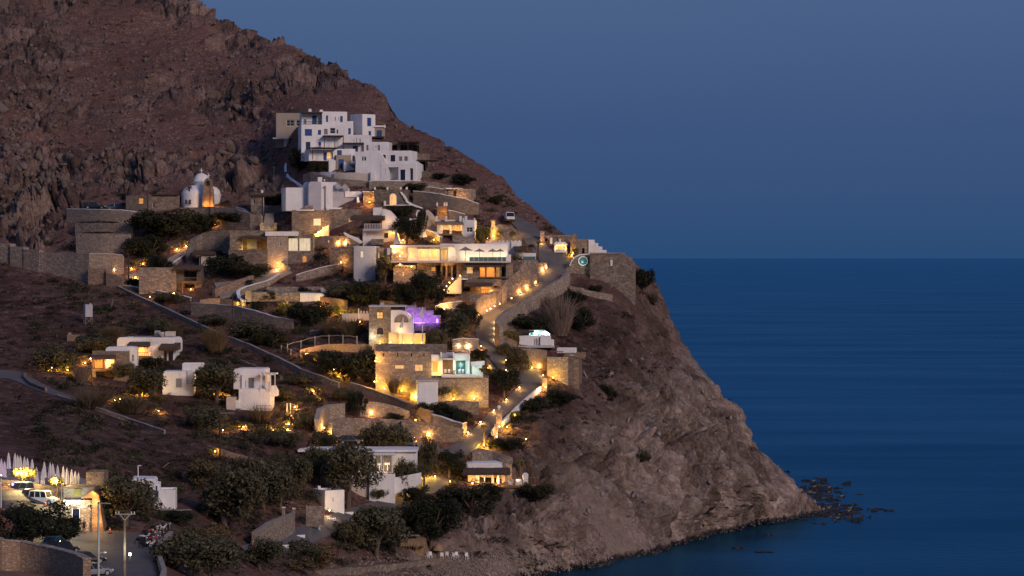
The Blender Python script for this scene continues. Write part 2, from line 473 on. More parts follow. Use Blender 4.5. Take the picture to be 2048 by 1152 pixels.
def depth_at(px, py):
    """distance of the hillside seen at photo pixels (arrays)"""
    q = np.c_[np.ravel(px), np.ravel(py)] / 100.0
    out = np.zeros(len(q))
    for s in range(0, len(q), 20000):
        qq = q[s:s + 20000]
        d2 = ((qq[:, None] - _cp[None]) ** 2).sum(2)
        K = 0.5 * d2 * np.log(d2 + 1e-12)
        out[s:s + 20000] = K @ _w[:-3, 0] + _w[-3, 0] + qq @ _w[-2:, 0]
    return out
def idw_at(px, py, cols):
    q = np.c_[np.ravel(px), np.ravel(py)] / 100.0
    out = np.zeros((len(q), len(cols)))
    for s in range(0, len(q), 20000):
        d2 = ((q[s:s + 20000, None] - _cp[None]) ** 2).sum(2)
        w = 1.0 / (d2 + 0.06) ** 2
        out[s:s + 20000] = (w @ CP[:, cols]) / w.sum(1)[:, None]
    return out
def gD(px, py):
    return float(depth_at([px], [py])[0])
def G(px, py, dz=0.0, dd=0.0):
    """the spot on the hill seen at a photo pixel"""
    p = P(px, py, gD(px, py) + dd); p.z += dz
    return p

SIL = np.array([(-320, -270), (0, -165), (200, -75), (330, -18), (370, 0), (410, 24), (460, 50), (520, 74), (570, 90), (620, 120), (660, 142), (720, 162), (768, 190), (800, 237), (850, 264),
  (920, 302), (970, 332), (1008, 358), (1026, 388), (1060, 412), (1110, 452), (1140, 474), (1180, 500), (1262, 520), (1290, 548), (1312, 582), (1340, 640), (1364, 688), (1400, 740), (1436, 788), (1470, 832), (1510, 890), (1562, 938), (1600, 978), (1640, 1016), (1672, 1032)], float)
BOT = np.array([(-320, 1310), (400, 1310), (700, 1310), (850, 1260), (1000, 1190), (1060, 1168), (1130, 1158), (1230, 1142), (1300, 1126), (1400, 1090), (1500, 1060), (1580, 1048), (1640, 1038), (1672, 1034)], float)
cols = np.unique(np.concatenate([np.arange(-320, 0, 12.0), np.arange(0, 1673, 2.2)]))
NR = 560
tt = np.linspace(0, 1, NR)
top = np.interp(cols, SIL[:, 0], SIL[:, 1]); bot = np.interp(cols, BOT[:, 0], BOT[:, 1])
PX = np.repeat(cols[None], NR, 0)
PY = top[None] + (bot - top)[None] * tt[:, None]
# distances on a coarse grid first, then smooth sampling of it
cg = np.arange(-340, 1701, 10.0); rg = np.arange(-300, 1331, 10.0)
CGX, CGY = np.meshgrid(cg, rg)
DG = depth_at(CGX, CGY).reshape(CGX.shape)
AG = idw_at(CGX, CGY, [3, 4, 5]).reshape(CGX.shape + (3,))
def bil(A, px, py):
    fx = np.clip((px + 340) / 10.0, 0, len(cg) - 1.001); fy = np.clip((py + 300) / 10.0, 0, len(rg) - 1.001)
    i = fx.astype(int); j = fy.astype(int); u = fx - i; v = fy - j
    if A.ndim == 3: u = u[..., None]; v = v[..., None]
    return (A[j, i] * (1 - u) + A[j, i + 1] * u) * (1 - v) + (A[j + 1, i] * (1 - u) + A[j + 1, i + 1] * u) * v
# keep the ground calm and bare under roads and house fronts
MASKG = np.zeros((410, 512), bool)
def mask_rect(x0, y0, x1, y1):
    MASKG[max(0, int((y0 + 300) / 4)):int((y1 + 300) / 4) + 1, max(0, int((x0 + 340) / 4)):int((x1 + 340) / 4) + 1] = True
ROADS = [[(1019, 432), (1060, 462), (1075, 495), (1108, 520), (1108, 545), (1068, 580), (1000, 625), (974, 650), (980, 690), (1020, 730), (1060, 760), (1040, 790), (980, 845), (920, 900), (800, 896)],
         [(885, 956), (820, 996), (720, 1028), (600, 1078), (500, 1112)], [(0, 752), (60, 765), (160, 808), (325, 863)], [(0, 1100), (160, 1110), (300, 1110)], [(0, 1010), (130, 1015)], [(0, 955), (160, 975)]]
rdist = np.full(CGX.shape, 1e9)
for rd in ROADS:
    for (xa, ya), (xb, yb) in zip(rd[:-1], rd[1:]):
        f_ = np.clip(((CGX - xa) * (xb - xa) + (CGY - ya) * (yb - ya)) / ((xb - xa) ** 2 + (yb - ya) ** 2), 0, 1)
        rdist = np.minimum(rdist, np.hypot(CGX - xa - f_ * (xb - xa), CGY - ya - f_ * (yb - ya)))
AG[..., 0] *= np.clip((rdist - 22) / 40, 0.02, 1)
DD = bil(DG, PX, PY)
DD = np.minimum.accumulate(DD, axis=0)
ATT = bil(AG, PX, PY)
# far side of the ridge, falling away behind the skyline
back = [(220, 230), (90, 80), (40, 30), (16, 9), (6, 2.2), (2, .5)]
rowsX, rowsD, rowsZ, rowsA = [], [], [], []
z0 = CAMZ - (PY[0] - HOR) / F * DD[0]
for dd, dz in back:
    rowsD.append(DD[0] + dd); rowsX.append((cols - 1024) / F * (DD[0] + dd)); rowsZ.append(np.maximum(z0 - dz, -12)); rowsA.append(ATT[0])
X = np.vstack(rowsX + [(PX - 1024) / F * DD])
Y = np.vstack(rowsD + [DD])
Z = np.vstack(rowsZ + [CAMZ - (PY - HOR) / F * DD])
AT = np.concatenate([np.array(rowsA), ATT], 0)
nb = len(back)
pos = np.stack([X, Y, Z], 2)
du = np.gradient(pos, axis=1); dv = np.gradient(pos, axis=0)
nrm = np.cross(du, -dv); nrm /= np.linalg.norm(nrm, axis=2)[..., None] + 1e-9
flip = (nrm[..., 1] > 0) & (nrm[..., 2] < 0)
nrm[flip] *= -1
p3 = pos.reshape(-1, 3)
amp = AT[..., 0].reshape(-1)
# tilted strata coordinates for the rock
th = R(28)
q3 = np.c_[p3[:, 0] * math.cos(th) + p3[:, 2] * math.sin(th), p3[:, 1], -p3[:, 0] * math.sin(th) + p3[:, 2] * math.cos(th)]
gul = np.c_[(p3[:, 0] + p3[:, 2]) * .72 / 6.0, p3[:, 1] / 14.0, (p3[:, 0] - p3[:, 2]) * .72 / 30.0]      # gullies running down the cliff
wob = np.c_[fbm(p3 / 9.0, 3), fbm(p3 / 9.0 + 31, 3), fbm(p3 / 9.0 + 77, 3)]
big = fbm(p3 / 22.0, 3, 0.5)
f1, f2, ia = worley((q3 + wob * 4.0) / np.array([8.0, 8.0, 14.0]))
g1, g2, ib = worley((q3 + wob * 2.0) / np.array([3.0, 3.0, 5.4]) + 50)
h1, h2, ic = worley((q3 + wob) / np.array([1.1, 1.1, 1.9]) + 90)
rid = fbm(p3 / 6.0, 4, 0.6, True)
e1, e2, e3 = f2 - f1, g2 - g1, h2 - h1
rock = (1.7 * (JIT[ia][:, 0] - 0.5) * np.minimum(1, e1 * 4) + 1.1 * (JIT[ib][:, 1] - 0.5) * np.minimum(1, e2 * 4) + 0.42 * (JIT[ic][:, 2] - 0.5) * np.minimum(1, e3 * 4)
        - 0.75 * np.exp(-e1 / 0.05) - 0.45 * np.exp(-e2 / 0.06) + 0.4 * rid)
tn = np.clip(AT[..., 1].reshape(-1), 0, 1)
om = fbm(p3 / 30.0 + 9, 3) * 1.3 + 0.35 * fbm(p3 / 8.0 + 4, 3) + (amp - 2.3) * 0.55
outc = np.clip(om * 2.2 + 0.45, 0, 1) * np.clip(amp - .3, 0, 1)         # rock outcrops standing out of the smoother scree
outc = outc * (1 - tn) + np.clip(.72 + 1.2 * fbm(p3 / 14.0 + 2, 3), .25, 1) * tn
scree = 0.22 * fbm(p3 / 3.0, 4, 0.6) + 0.10 * (JIT[ic][:, 0] - .5) * np.minimum(1, e3 * 4)
disp = amp * tn * 2.3 * (fbm(gul, 4, 0.55, True) - .3) + amp * (0.9 * big + scree + rock * outc * (1.15 + .75 * tn)) * 0.9 + np.clip(amp * 4, 0, 1) * 0.12 * fbm(p3 / 0.9, 3, 0.6)
# the smooth pale scree chute below the deck house
cx_, cy_ = PX.reshape(-1), PY.reshape(-1)
ft = np.clip(((cx_ - 1072) * 178 + (cy_ - 905) * 190) / (178 ** 2 + 190 ** 2), 0, 1)
cd = np.hypot(cx_ - 1072 - ft * 178, cy_ - 905 - ft * 190)
chute = np.zeros(len(p3)); chute[nb * len(cols):] = np.clip(1.4 - cd / (14 + 30 * ft), 0, 1)
disp = disp * (1 - .88 * chute) - .8 * chute
outc = outc * (1 - chute)
slab = 0.5 * JIT[ia][:, 1] + 0.3 * JIT[ib][:, 2] + 0.2 * JIT[ic][:, 0]
disp = disp.reshape(X.shape)
pos = pos + nrm * disp[..., None]
nr, nc = X.shape
vid = np.arange(nr * nc).reshape(nr, nc)
quads = np.stack([vid[:-1, :-1], vid[1:, :-1], vid[1:, 1:], vid[:-1, 1:]], 2).reshape(-1, 4)
me = bpy.data.meshes.new('hillside')
me.vertices.add(nr * nc); me.vertices.foreach_set('co', pos.reshape(-1).astype(np.float32))
me.loops.add(quads.size); me.loops.foreach_set('vertex_index', quads.reshape(-1).astype(np.int32))
me.polygons.add(len(quads)); me.polygons.foreach_set('loop_start', (np.arange(len(quads)) * 4).astype(np.int32))
me.update(calc_edges=True)
for nm, k in (('tone', 1), ('scrub', 2)):
    a = me.attributes.new(nm, 'FLOAT', 'POINT')
    a.data.foreach_set('value', np.clip(AT[..., k], 0, 1).reshape(-1).astype(np.float32))
for nm, arr in (('outcrop', outc), ('slab', slab), ('chute', chute)):
    a = me.attributes.new(nm, 'FLOAT', 'POINT')
    a.data.foreach_set('value', arr.astype(np.float32))
POSG = pos   # kept for scattering

m = bpy.data.materials.new('hillside_ground')
t, N, L, B = nodes_of(m)
co = geo_pos(N)
at = N.new('ShaderNodeAttribute'); at.attribute_name = 'tone'
asx = N.new('ShaderNodeAttribute'); asx.attribute_name = 'scrub'
n1 = tex_noise(N, L, co, 0.06, 6, 0.6); n2 = tex_noise(N, L, co, 0.9, 8, 0.7, 0.4); n3 = tex_noise(N, L, co, 0.22, 5, 0.6, 0.5)
soil = ramp(N, L, n2, [(0.25, (0.056, 0.030, 0.025)), (0.45, (0.165, 0.090, 0.072)), (0.6, (0.225, 0.138, 0.115)), (0.75, (0.33, 0.25, 0.215))])
soil = mixc(N, L, ramp(N, L, n1, [(0.4, (0, 0, 0)), (0.7, (.6, .6, .6))]), soil, (0.165, 0.074, 0.060))
vf = N.new('ShaderNodeTexVoronoi'); vf.inputs['Scale'].default_value = 1.25
L.new(co, vf.inputs['Vector'])
sv = N.new('ShaderNodeSeparateColor'); L.new(vf.outputs['Color'], sv.inputs[0])
fleck = math_n(N, L, 'MULTIPLY', math_n(N, L, 'GREATER_THAN', sv.outputs[0], 0.80), math_n(N, L, 'LESS_THAN', vf.outputs['Distance'], 0.42))
soil = mixc(N, L, math_n(N, L, 'MULTIPLY', fleck, 0.75), soil, (0.30, 0.235, 0.20))       # pale stones lying in the soil
cliff = ramp(N, L, n2, [(0.25, (0.065, 0.048, 0.042)), (0.42, (0.19, 0.148, 0.128)), (0.58, (0.29, 0.235, 0.21)), (0.75, (0.43, 0.375, 0.345))])
cliff = mixc(N, L, ramp(N, L, n3, [(0.42, (0, 0, 0)), (0.62, (.75, .75, .75))]), cliff, (0.105, 0.070, 0.054))
ao_ = N.new('ShaderNodeAttribute'); ao_.attribute_name = 'outcrop'
asl = N.new('ShaderNodeAttribute'); asl.attribute_name = 'slab'
soil = mixc(N, L, math_n(N, L, 'MULTIPLY', ao_.outputs['Fac'], 0.8), soil, ramp(N, L, n2, [(0.25, (0.06, 0.044, 0.040)), (0.45, (0.14, 0.108, 0.097)), (0.62, (0.22, 0.175, 0.158)), (0.78, (0.32, 0.265, 0.24))]))
tf = math_n(N, L, 'ADD', at.outputs['Fac'], math_n(N, L, 'MULTIPLY', math_n(N, L, 'SUBTRACT', n3, 0.5), 0.9))
tfr = ramp(N, L, tf, [(0.2, (0, 0, 0)), (0.75, (1, 1, 1))])
c = mixc(N, L, tfr, soil, cliff)
sl = ramp(N, L, asl.outputs['Fac'], [(0.25, (.46, .43, .42)), (0.5, (1.0, .97, .96)), (0.75, (1.55, 1.49, 1.45))])
c = mixc(N, L, math_n(N, L, 'MAXIMUM', ao_.outputs['Fac'], 0.25), c, mixc(N, L, 1.0, c, sl, 'MULTIPLY'))      # each slab of rock has its own tone
ach = N.new('ShaderNodeAttribute'); ach.attribute_name = 'chute'
c = mixc(N, L, math_n(N, L, 'MULTIPLY', ach.outputs['Fac'], .85), c, ramp(N, L, n2, [(0.3, (0.16, 0.115, 0.09)), (0.7, (0.28, 0.215, 0.175))]))
sf = math_n(N, L, 'MULTIPLY', asx.outputs['Fac'], ramp(N, L, tex_noise(N, L, co, 0.45, 6, 0.65), [(0.36, (0.3, 0.3, 0.3)), (0.52, (1, 1, 1))]))
c = mixc(N, L, math_n(N, L, 'MULTIPLY', sf, 0.92), c, (0.024, 0.015, 0.012))
spz = N.new('ShaderNodeSeparateXYZ'); L.new(co, spz.inputs[0])
wet = math_n(N, L, 'ADD', spz.outputs[2], math_n(N, L, 'MULTIPLY', n2, 2.2))
c = mixc(N, L, ramp(N, L, math_n(N, L, 'MULTIPLY', wet, .2), [(0.30, (0, 0, 0)), (0.46, (1, 1, 1))]), (0.022, 0.019, 0.018), c)      # wet, weed-dark rock at the waterline
L.new(c, B.inputs['Base Color'])
B.inputs['Roughness'].default_value = 1.0
B.inputs['Specular IOR Level'].default_value = 0.1
vb = N.new('ShaderNodeTexVoronoi'); vb.inputs['Scale'].default_value = 1.6
L.new(co, vb.inputs['Vector'])
hb = math_n(N, L, 'ADD', math_n(N, L, 'MULTIPLY', vb.outputs['Distance'], 0.7), tex_noise(N, L, co, 2.2, 8, 0.7))
bump(N, L, B, hb, 1.0, 0.3)
MATS['hillside_ground'] = m
hill = link_mesh('hillside', me, m)
tag(hill, 'brown rocky hillside dropping to a cliff above the sea', None, kind='structure')

# ------------------------------------------------------------------ sea
m = bpy.data.materials.new('sea_water')
t, N, L, B = nodes_of(m)
co = geo_pos(N)
mp = N.new('ShaderNodeMapping'); mp.inputs['Scale'].default_value = (0.004, 0.016, 1)
L.new(co, mp.inputs['Vector'])
ns = tex_noise(N, L, mp.outputs[0], 1.0, 5, 0.6)
mp2 = N.new('ShaderNodeMapping'); mp2.inputs['Scale'].default_value = (0.25, 0.5, 1)
L.new(co, mp2.inputs['Vector'])
nf = tex_noise(N, L, mp2.outputs[0], 1.0, 4, 0.6)
N.remove(B)
bp = N.new('ShaderNodeBump'); bp.inputs['Strength'].default_value = 0.6; bp.inputs['Distance'].default_value = 0.3
L.new(nf, bp.inputs['Height'])
df = N.new('ShaderNodeBsdfDiffuse'); L.new(ramp(N, L, ns, [(0.35, (0.004, 0.026, 0.062)), (0.65, (0.012, 0.052, 0.100))]), df.inputs['Color'])
gl = N.new('ShaderNodeBsdfGlossy'); gl.inputs['Color'].default_value = (0.12, 0.36, 0.52, 1)
L.new(ramp(N, L, ns, [(0.35, (.20, .20, .20)), (0.65, (.32, .32, .32))]), gl.inputs['Roughness'])
fr = N.new('ShaderNodeFresnel'); fr.inputs['IOR'].default_value = 1.33
mx = N.new('ShaderNodeMixShader')
for sh in (df, gl, fr): L.new(bp.outputs[0], sh.inputs['Normal'])
L.new(math_n(N, L, 'MULTIPLY', fr.outputs[0], math_n(N, L, 'ADD', math_n(N, L, 'MULTIPLY', ns, .4), .84)), mx.inputs[0]); L.new(df.outputs[0], mx.inputs[1]); L.new(gl.outputs[0], mx.inputs[2])
L.new(mx.outputs[0], N['Material Output'].inputs['Surface'])
MATS['sea_water'] = m
mb = MB()
SX = 160000
mb.quad((-SX, 380, 0), (SX, 380, 0), (SX, 320000, 0), (-SX, 320000, 0))
sea = mb.build('sea', 'sea_water'); tag(sea, kind='structure')

# ------------------------------------------------------------------ builders for houses, walls, roads
def thatch_mesh(w, d, h, shag=0.35, seed=0):
    """reed roof: a sloping mat with ragged strands hanging over its front edge"""
    r = random.Random(seed)
    mb = MB()
    n = max(6, int(w / 0.35))
    for i in range(n):
        a = -w / 2 + w * i / n; b = -w / 2 + w * (i + 1) / n
        t0 = h + r.uniform(-.05, .05)
        mb.quad((a, -.1, h * .45), (b, -.1, h * .45), (b, d, t0), (a, d, t0))
        mb.quad((a, -.1, h * .1), (b, -.1, h * .1), (b, -.1, h * .45), (a, -.1, h * .45))
        mb.quad((a, -.1, h * .1), (b, -.1, h * .1), (b, d, h * .2), (a, d, h * .2))
    k = int(w * 16)
    for i in range(k):
        x = r.uniform(-w / 2 - .1, w / 2 + .1); wd = r.uniform(.04, .10); L_ = r.uniform(.25, 1.0) * shag + h * .35
        y = -.12 - r.random() * .15; z = h * r.uniform(.3, .6); dx = r.uniform(-.12, .12)
        n0 = len(mb.v)
        mb.v += [(x, y, z), (x + wd, y, z), (x + dx + wd * .5, y - .12, z - L_)]
        mb.f.append((n0, n0 + 1, n0 + 2))
    for sx in (-w / 2, w / 2):
        mb.quad((sx, -.1, h * .1), (sx, -.1, h * .45), (sx, d, h), (sx, d, h * .2))
    return mb

class House:
    def __init__(s, name, label, cx, base, D=None, yaw=0.0, cat='house', group=None, dd=-0.6):
        s.cx, s.base = cx, base
        s.D = (gD(cx, base) + dd) if D is None else D
        s.s = F / s.D; s.c = math.cos(R(yaw))
        s.root = empty(name, P(cx, base, s.D), R(yaw), label, cat, group)
    def U(s, px): return (px - s.cx) / s.s / s.c
    def Z(s, py): return (s.base - py) / s.s
    def part(s, mb, name, mat, parent=None, **k):
        return mb.build(name, mat, parent or s.root, **k)
    def b(s, x0, y0, x1, y1, mat='whitewash', front=0.0, depth=6.0, ops=(), sink=0.0, rim=0.22, name='wall'):
        """a block of the house; front = metres behind the house front; ops = openings (x0, y0, x1, y1, style)"""
        mask_rect(x0 - 2, min(y0, y1), x1 + 2, y1 + 8)
        u0, u1, z0, z1 = s.U(x0), s.U(x1), s.Z(y1) - sink, s.Z(y0)
        mb = MB(); yf, yb = front, front + depth
        us = sorted({u0, u1} | {s.U(o[0]) for o in ops} | {s.U(o[2]) for o in ops})
        zs = sorted({z0, z1} | {s.Z(o[1]) for o in ops} | {s.Z(o[3]) for o in ops})
        us = [u for u in us if u0 - 1e-6 <= u <= u1 + 1e-6]; zs = [z for z in zs if z0 - 1e-6 <= z <= z1 + 1e-6]
        for i in range(len(us) - 1):
            for j in range(len(zs) - 1):
                um, zm = (us[i] + us[i + 1]) / 2, (zs[j] + zs[j + 1]) / 2
                if any(s.U(o[0]) < um < s.U(o[2]) and s.Z(o[3]) < zm < s.Z(o[1]) for o in ops):
                    continue
                mb.quad((us[i], yf, zs[j]), (us[i + 1], yf, zs[j]), (us[i + 1], yf, zs[j + 1]), (us[i], yf, zs[j + 1]))
        for o in ops:
            a, b_, c, d = s.U(o[0]), s.U(o[2]), max(s.Z(o[3]), z0), min(s.Z(o[1]), z1)
            rc = yf + (min(2.2, depth - .2) if 'open' in o[4] else 0.28)
            mb.quad((a, yf, c), (b_, yf, c), (b_, rc, c), (a, rc, c)); mb.quad((a, yf, d), (a, rc, d), (b_, rc, d), (b_, yf, d))
            mb.quad((a, yf, c), (a, rc, c), (a, rc, d), (a, yf, d)); mb.quad((b_, yf, c), (b_, yf, d), (b_, rc, d), (b_, rc, c))
            mb.quad((a, rc, c), (b_, rc, c), (b_, rc, d), (a, rc, d))
        def ngon(vs):
            n0 = len(mb.v); mb.v += vs; mb.f.append(tuple(range(n0, n0 + len(vs))))
        for u in (u0, u1): ngon([(u, yf, z) for z in zs] + [(u, yb, z1), (u, yb, z0)])
        mb.quad((u0, yb, z0), (u0, yb, z1), (u1, yb, z1), (u1, yb, z0)); ngon([(u, yf, z0) for u in us] + [(u1, yb, z0), (u0, yb, z0)])
        w = rim
        if w and u1 - u0 > 4 * w and depth > 4 * w:
            zi = z1 - w * 1.2
            a, b_, c, d = u0 + w, u1 - w, yf + w, yb - w
            ngon([(u, yf, z1) for u in us] + [(b_, c, z1), (a, c, z1)])
            for q in (((u1, yf), (u1, yb), (b_, d), (b_, c)), ((u1, yb), (u0, yb), (a, d), (b_, d)), ((u0, yb), (u0, yf), (a, c), (a, d))):
                mb.quad(*[(x, y, z1) for x, y in q])
            mb.quad((a, c, zi), (b_, c, zi), (b_, d, zi), (a, d, zi))
            for (x, y), (x2, y2) in (((a, c), (b_, c)), ((b_, c), (b_, d)), ((b_, d), (a, d)), ((a, d), (a, c))):
                mb.quad((x, y, zi), (x2, y2, zi), (x2, y2, z1), (x, y, z1))
        else:
            ngon([(u, yf, z1) for u in us] + [(u1, yb, z1), (u0, yb, z1)])
        me = mb.mesh(name)
        bm = bmesh.new(); bm.from_mesh(me); bmesh.ops.remove_doubles(bm, verts=bm.verts, dist=1e-4)
        bmesh.ops.recalc_face_normals(bm, faces=bm.faces); bm.to_mesh(me); bm.free()
        o_ = link_mesh(name, me, mat, s.root)
        if 'fieldstone' not in mat and 'stacked' not in mat and u1 - u0 > .8 and depth > .8:      # hand-plastered corners are never sharp
            bv = o_.modifiers.new('soft_edge', 'BEVEL'); bv.width = .10; bv.segments = 2; bv.limit_method = 'ANGLE'; bv.angle_limit = R(50)
        for o in ops:
            s.opening(o, yf, min(2.2, depth - .2))
        return o_
    def opening(s, o, yf, deep):
        a, b_, c, d = s.U(o[0]), s.U(o[2]), s.Z(o[3]), s.Z(o[1])
        st = o[4]; w, h = b_ - a, d - c
        door = 'door' in st
        nm = 'door' if door else 'window'
        y = yf + 0.20
        fr = 0.07
        col = {'blue': 'blue_paint', 'navy': 'navy_paint', 'grey': 'grey_paint', 'brown': 'dark_wood', 'red': 'warm_wood'}.get(st.split('_')[0])
        if 'open' in st:
            if 'lit' in st:       # a lit room seen through an opening
                mb = MB(); yb = yf + deep - .05
                mb.quad((a + .02, yb, c + .02), (b_ - .02, yb, c + .02), (b_ - .02, yb, d - .02), (a + .02, yb, d - .02))
                s.part(mb, 'lit_room', 'lit_amber' if 'amber' in st else 'lit_warm', fix=False)
            return
        if col:                                # closed shutters: two leaves with slats, or a plank door
            mb = MB(); n = 2 if w > 0.7 and not door else 1
            for k in range(n):
                l, r_ = a + w * k / n + .015, a + w * (k + 1) / n - .015
                mb.box(l, y, c + .02, l + .06, y + .05, d - .02); mb.box(r_ - .06, y, c + .02, r_, y + .05, d - .02)
                mb.box(l + .06, y, c + .02, r_ - .06, y + .05, c + .09); mb.box(l + .06, y, d - .09, r_ - .06, y + .05, d - .02)
                mb.box(l + .06, y + .02, c + .09, r_ - .06, y + .045, d - .09)
                ns = max(3, int(h / .16))
                for q in range(ns):
                    zz = c + .1 + (h - .22) * q / ns
                    mb.box(l + .06, y + .005, zz, r_ - .06, y + .02, zz + .06)
            sh = s.part(mb, nm, col)
            if door:
                mb = MB(); mb.tube([(b_ - .15, y - .04, c + h * .48), (b_ - .15, y - .04, c + h * .54)], .025, 5)
                s.part(mb, 'handle', 'metal_grey', sh)
            return
        mb = MB()
        mb.box(a, y - .02, c, a + fr, y + .06, d); mb.box(b_ - fr, y - .02, c, b_, y + .06, d)
        mb.box(a + fr, y - .02, c, b_ - fr, y + .06, c + fr); mb.box(a + fr, y - .02, d - fr, b_ - fr, y + .06, d)
        nv = max(1, round(w / .75))
        for k in range(1, nv):
            x = a + w * k / nv; mb.box(x - .03, y - .012, c + fr, x + .03, y + .05, d - fr)
        if h > .9 and not door and 'slim' not in st:
            mb.box(a + fr, y - .008, (c + d) / 2 - .025, b_ - fr, y + .04, (c + d) / 2 + .025)
        wf = s.part(mb, nm, 'whitewash' if 'white' in st else ('dark_wood' if 'wood' in st else 'canvas_pale'))
        mb = MB(); mb.box(a + fr, y + .02, c + fr, b_ - fr, y + .035, d - fr)
        pm = 'lit_pale' if 'pale' in st else ('lit_amber' if 'amber' in st else ('lit_warm' if 'lit' in st else ('glass_teal' if 'teal' in st else 'glass_dark')))
        s.part(mb, 'pane', pm, wf)
    def prof(s, pts, mat='whitewash', front=0.0, depth=6.0, name='wall', bevel=0.08, parent=None):
        """outline in photo pixels pushed back by depth"""
        mask_rect(min(x for x, y in pts) - 2, min(y for x, y in pts), max(x for x, y in pts) + 2, max(y for x, y in pts) + 8)
        mb = MB(); mb.prism([(s.U(x), s.Z(y)) for x, y in pts], front, front + depth)
        return s.part(mb, name, mat, parent, bevel=bevel)
    def arch(s, x0, y0, x1, y1, pane='lit_warm', trim='whitewash', front=0.0, name='window', tw=0.16, bars=True):
        """arched opening with a raised surround"""
        a, b_, c, d = s.U(x0), s.U(x1), s.Z(y1), s.Z(y0)
        r = (b_ - a) / 2; m_ = (a + b_) / 2; zc = max(c, d - r)
        def outl(e, low=0.0):
            rr = r + e
            return [(m_ - rr, c - low)] + [(m_ + rr * math.cos(math.pi - math.pi * k / 12), zc + (d - zc + e) / (1.0) * math.sin(math.pi * k / 12)) for k in range(13)] + [(m_ + rr, c - low)]
        out, inn = outl(tw), outl(0)
        mb = MB(); n = len(out)
        for i in range(n - 1):
            for y_ in (-.12,):
                mb.quad((out[i][0], front + y_, out[i][1]), (inn[i][0], front + y_, inn[i][1]), (inn[i + 1][0], front + y_, inn[i + 1][1]), (out[i + 1][0], front + y_, out[i + 1][1]))
            mb.quad((out[i][0], front - .12, out[i][1]), (out[i + 1][0], front - .12, out[i + 1][1]), (out[i + 1][0], front + .05, out[i + 1][1]), (out[i][0], front + .05, out[i][1]))
            mb.quad((inn[i][0], front - .12, inn[i][1]), (inn[i][0], front + .05, inn[i][1]), (inn[i + 1][0], front + .05, inn[i + 1][1]), (inn[i + 1][0], front - .12, inn[i + 1][1]))
        o = s.part(mb, name, trim)
        mb = MB(); mb.prism(inn, front - .03, front + .04)
        s.part(mb, 'pane', pane, o)
        if bars and b_ - a > .8:
            mb = MB(); mb.box(m_ - .03, front - .06, c, m_ + .03, front - .034, d - .05); mb.box(a, front - .055, zc - .03, b_, front - .034, zc + .03)
            s.part(mb, 'glazing_bar', 'dark_wood' if trim != 'whitewash' else 'whitewash', o)
        return o
    def slab(s, x0, y0, x1, y1, mat='whitewash', front=-1.5, depth=2.5, name='roof_slab'):
        mb = MB(); mb.box(s.U(x0), front, s.Z(y1), s.U(x1), front + depth, s.Z(y0))
        return s.part(mb, name, mat, bevel=0.04)
    def pergola(s, x0, y0, x1, ybase, front=-2.5, depth=2.5, mat='dark_wood', posts=(0, 1), cover=True, pm=None, name='pergola'):
        mb = MB(); u0, u1, z = s.U(x0), s.U(x1), s.Z(y0)
        mb.box(u0, front, z - .16, u1, front + .14, z); mb.box(u0, front + depth - .16, z - .16, u1, front + depth - .03, z)
        n = max(3, int((u1 - u0) / .6))
        for k in range(n + 1):
            x = u0 + .05 + (u1 - u0 - .1) * k / n; mb.box(x - .05, front - .2, z + .002, x + .05, front + depth - .05, z + .1)
        if cover: mb.box(u0 - .05, front - .1, z + .103, u1 + .05, front + depth - .02, z + .16)
        p = s.part(mb, name, mat)
        for f in posts:
            x = u0 + .08 + (u1 - u0 - .16) * f
            mb = MB(); mb.box(x - .07, front + .02, s.Z(ybase), x + .07, front + .13, z - .162)
            s.part(mb, 'post', pm or mat, p)
        return p
    def thatch(s, x0, y0, x1, y1, front=-1.6, depth=2.2, mat='thatch', shag=.5, seed=1):
        w = s.U(x1) - s.U(x0); h = max(.4, s.Z(y0) - s.Z(y1))
        mb = thatch_mesh(w, depth, h, shag, seed)
        return mb.build('thatch_roof', mat, s.root, ((s.U(x0) + s.U(x1)) / 2, front, s.Z(y1)), fix=False)
    def railing(s, x0, y0, x1, y1, front=-1.0, mat='dark_wood', step=.35, bw=.05, name='railing'):
        mb = MB(); u0, u1, z0, z1 = s.U(x0), s.U(x1), s.Z(y1), s.Z(y0)
        mb.box(u0, front, z1 - .08, u1, front + .08, z1); mb.box(u0, front + .01, z0, u1, front + .07, z0 + .07)
        n = max(2, int((u1 - u0) / step))
        for k in range(n + 1):
            x = u0 + bw / 2 + (u1 - u0 - bw) * k / n; mb.box(x - bw / 2, front + .015, z0 + .072, x + bw / 2, front + .065, z1 - .082)
        return s.part(mb, name, mat)
    def stairs(s, x0, y0, x1, y1, n=8, front=-1.5, depth=1.4, mat='whitewash', name='stairs'):
        """flight climbing from (x0, y0) at its foot to (x1, y1)"""
        mb = MB()
        for k in range(n):
            a = x0 + (x1 - x0) * k / n; b_ = x0 + (x1 - x0) * (k + 1) / n
            zt = s.Z(y0 + (y1 - y0) * (k + 1) / n)
            mb.box(min(s.U(a), s.U(b_)), front, s.Z(y0) - .6, max(s.U(a), s.U(b_)), front + depth, zt)
        return s.part(mb, name, mat)
    def merlons(s, xs, y0, y1, w=4.0, mat='whitewash', front=-.05, depth=.5):
        for x in xs:
            mb = MB(); mb.box(s.U(x - w / 2), front, s.Z(y1), s.U(x + w / 2), front + depth, s.Z(y0))
            s.part(mb, 'merlon', mat)
    def box(s, x0, y0, x1, y1, front, depth, mat, name, bevel=0.0, parent=None):
        mb = MB(); mb.box(s.U(x0), front, s.Z(y1), s.U(x1), front + depth, s.Z(y0))
        return s.part(mb, name, mat, parent, bevel=bevel)

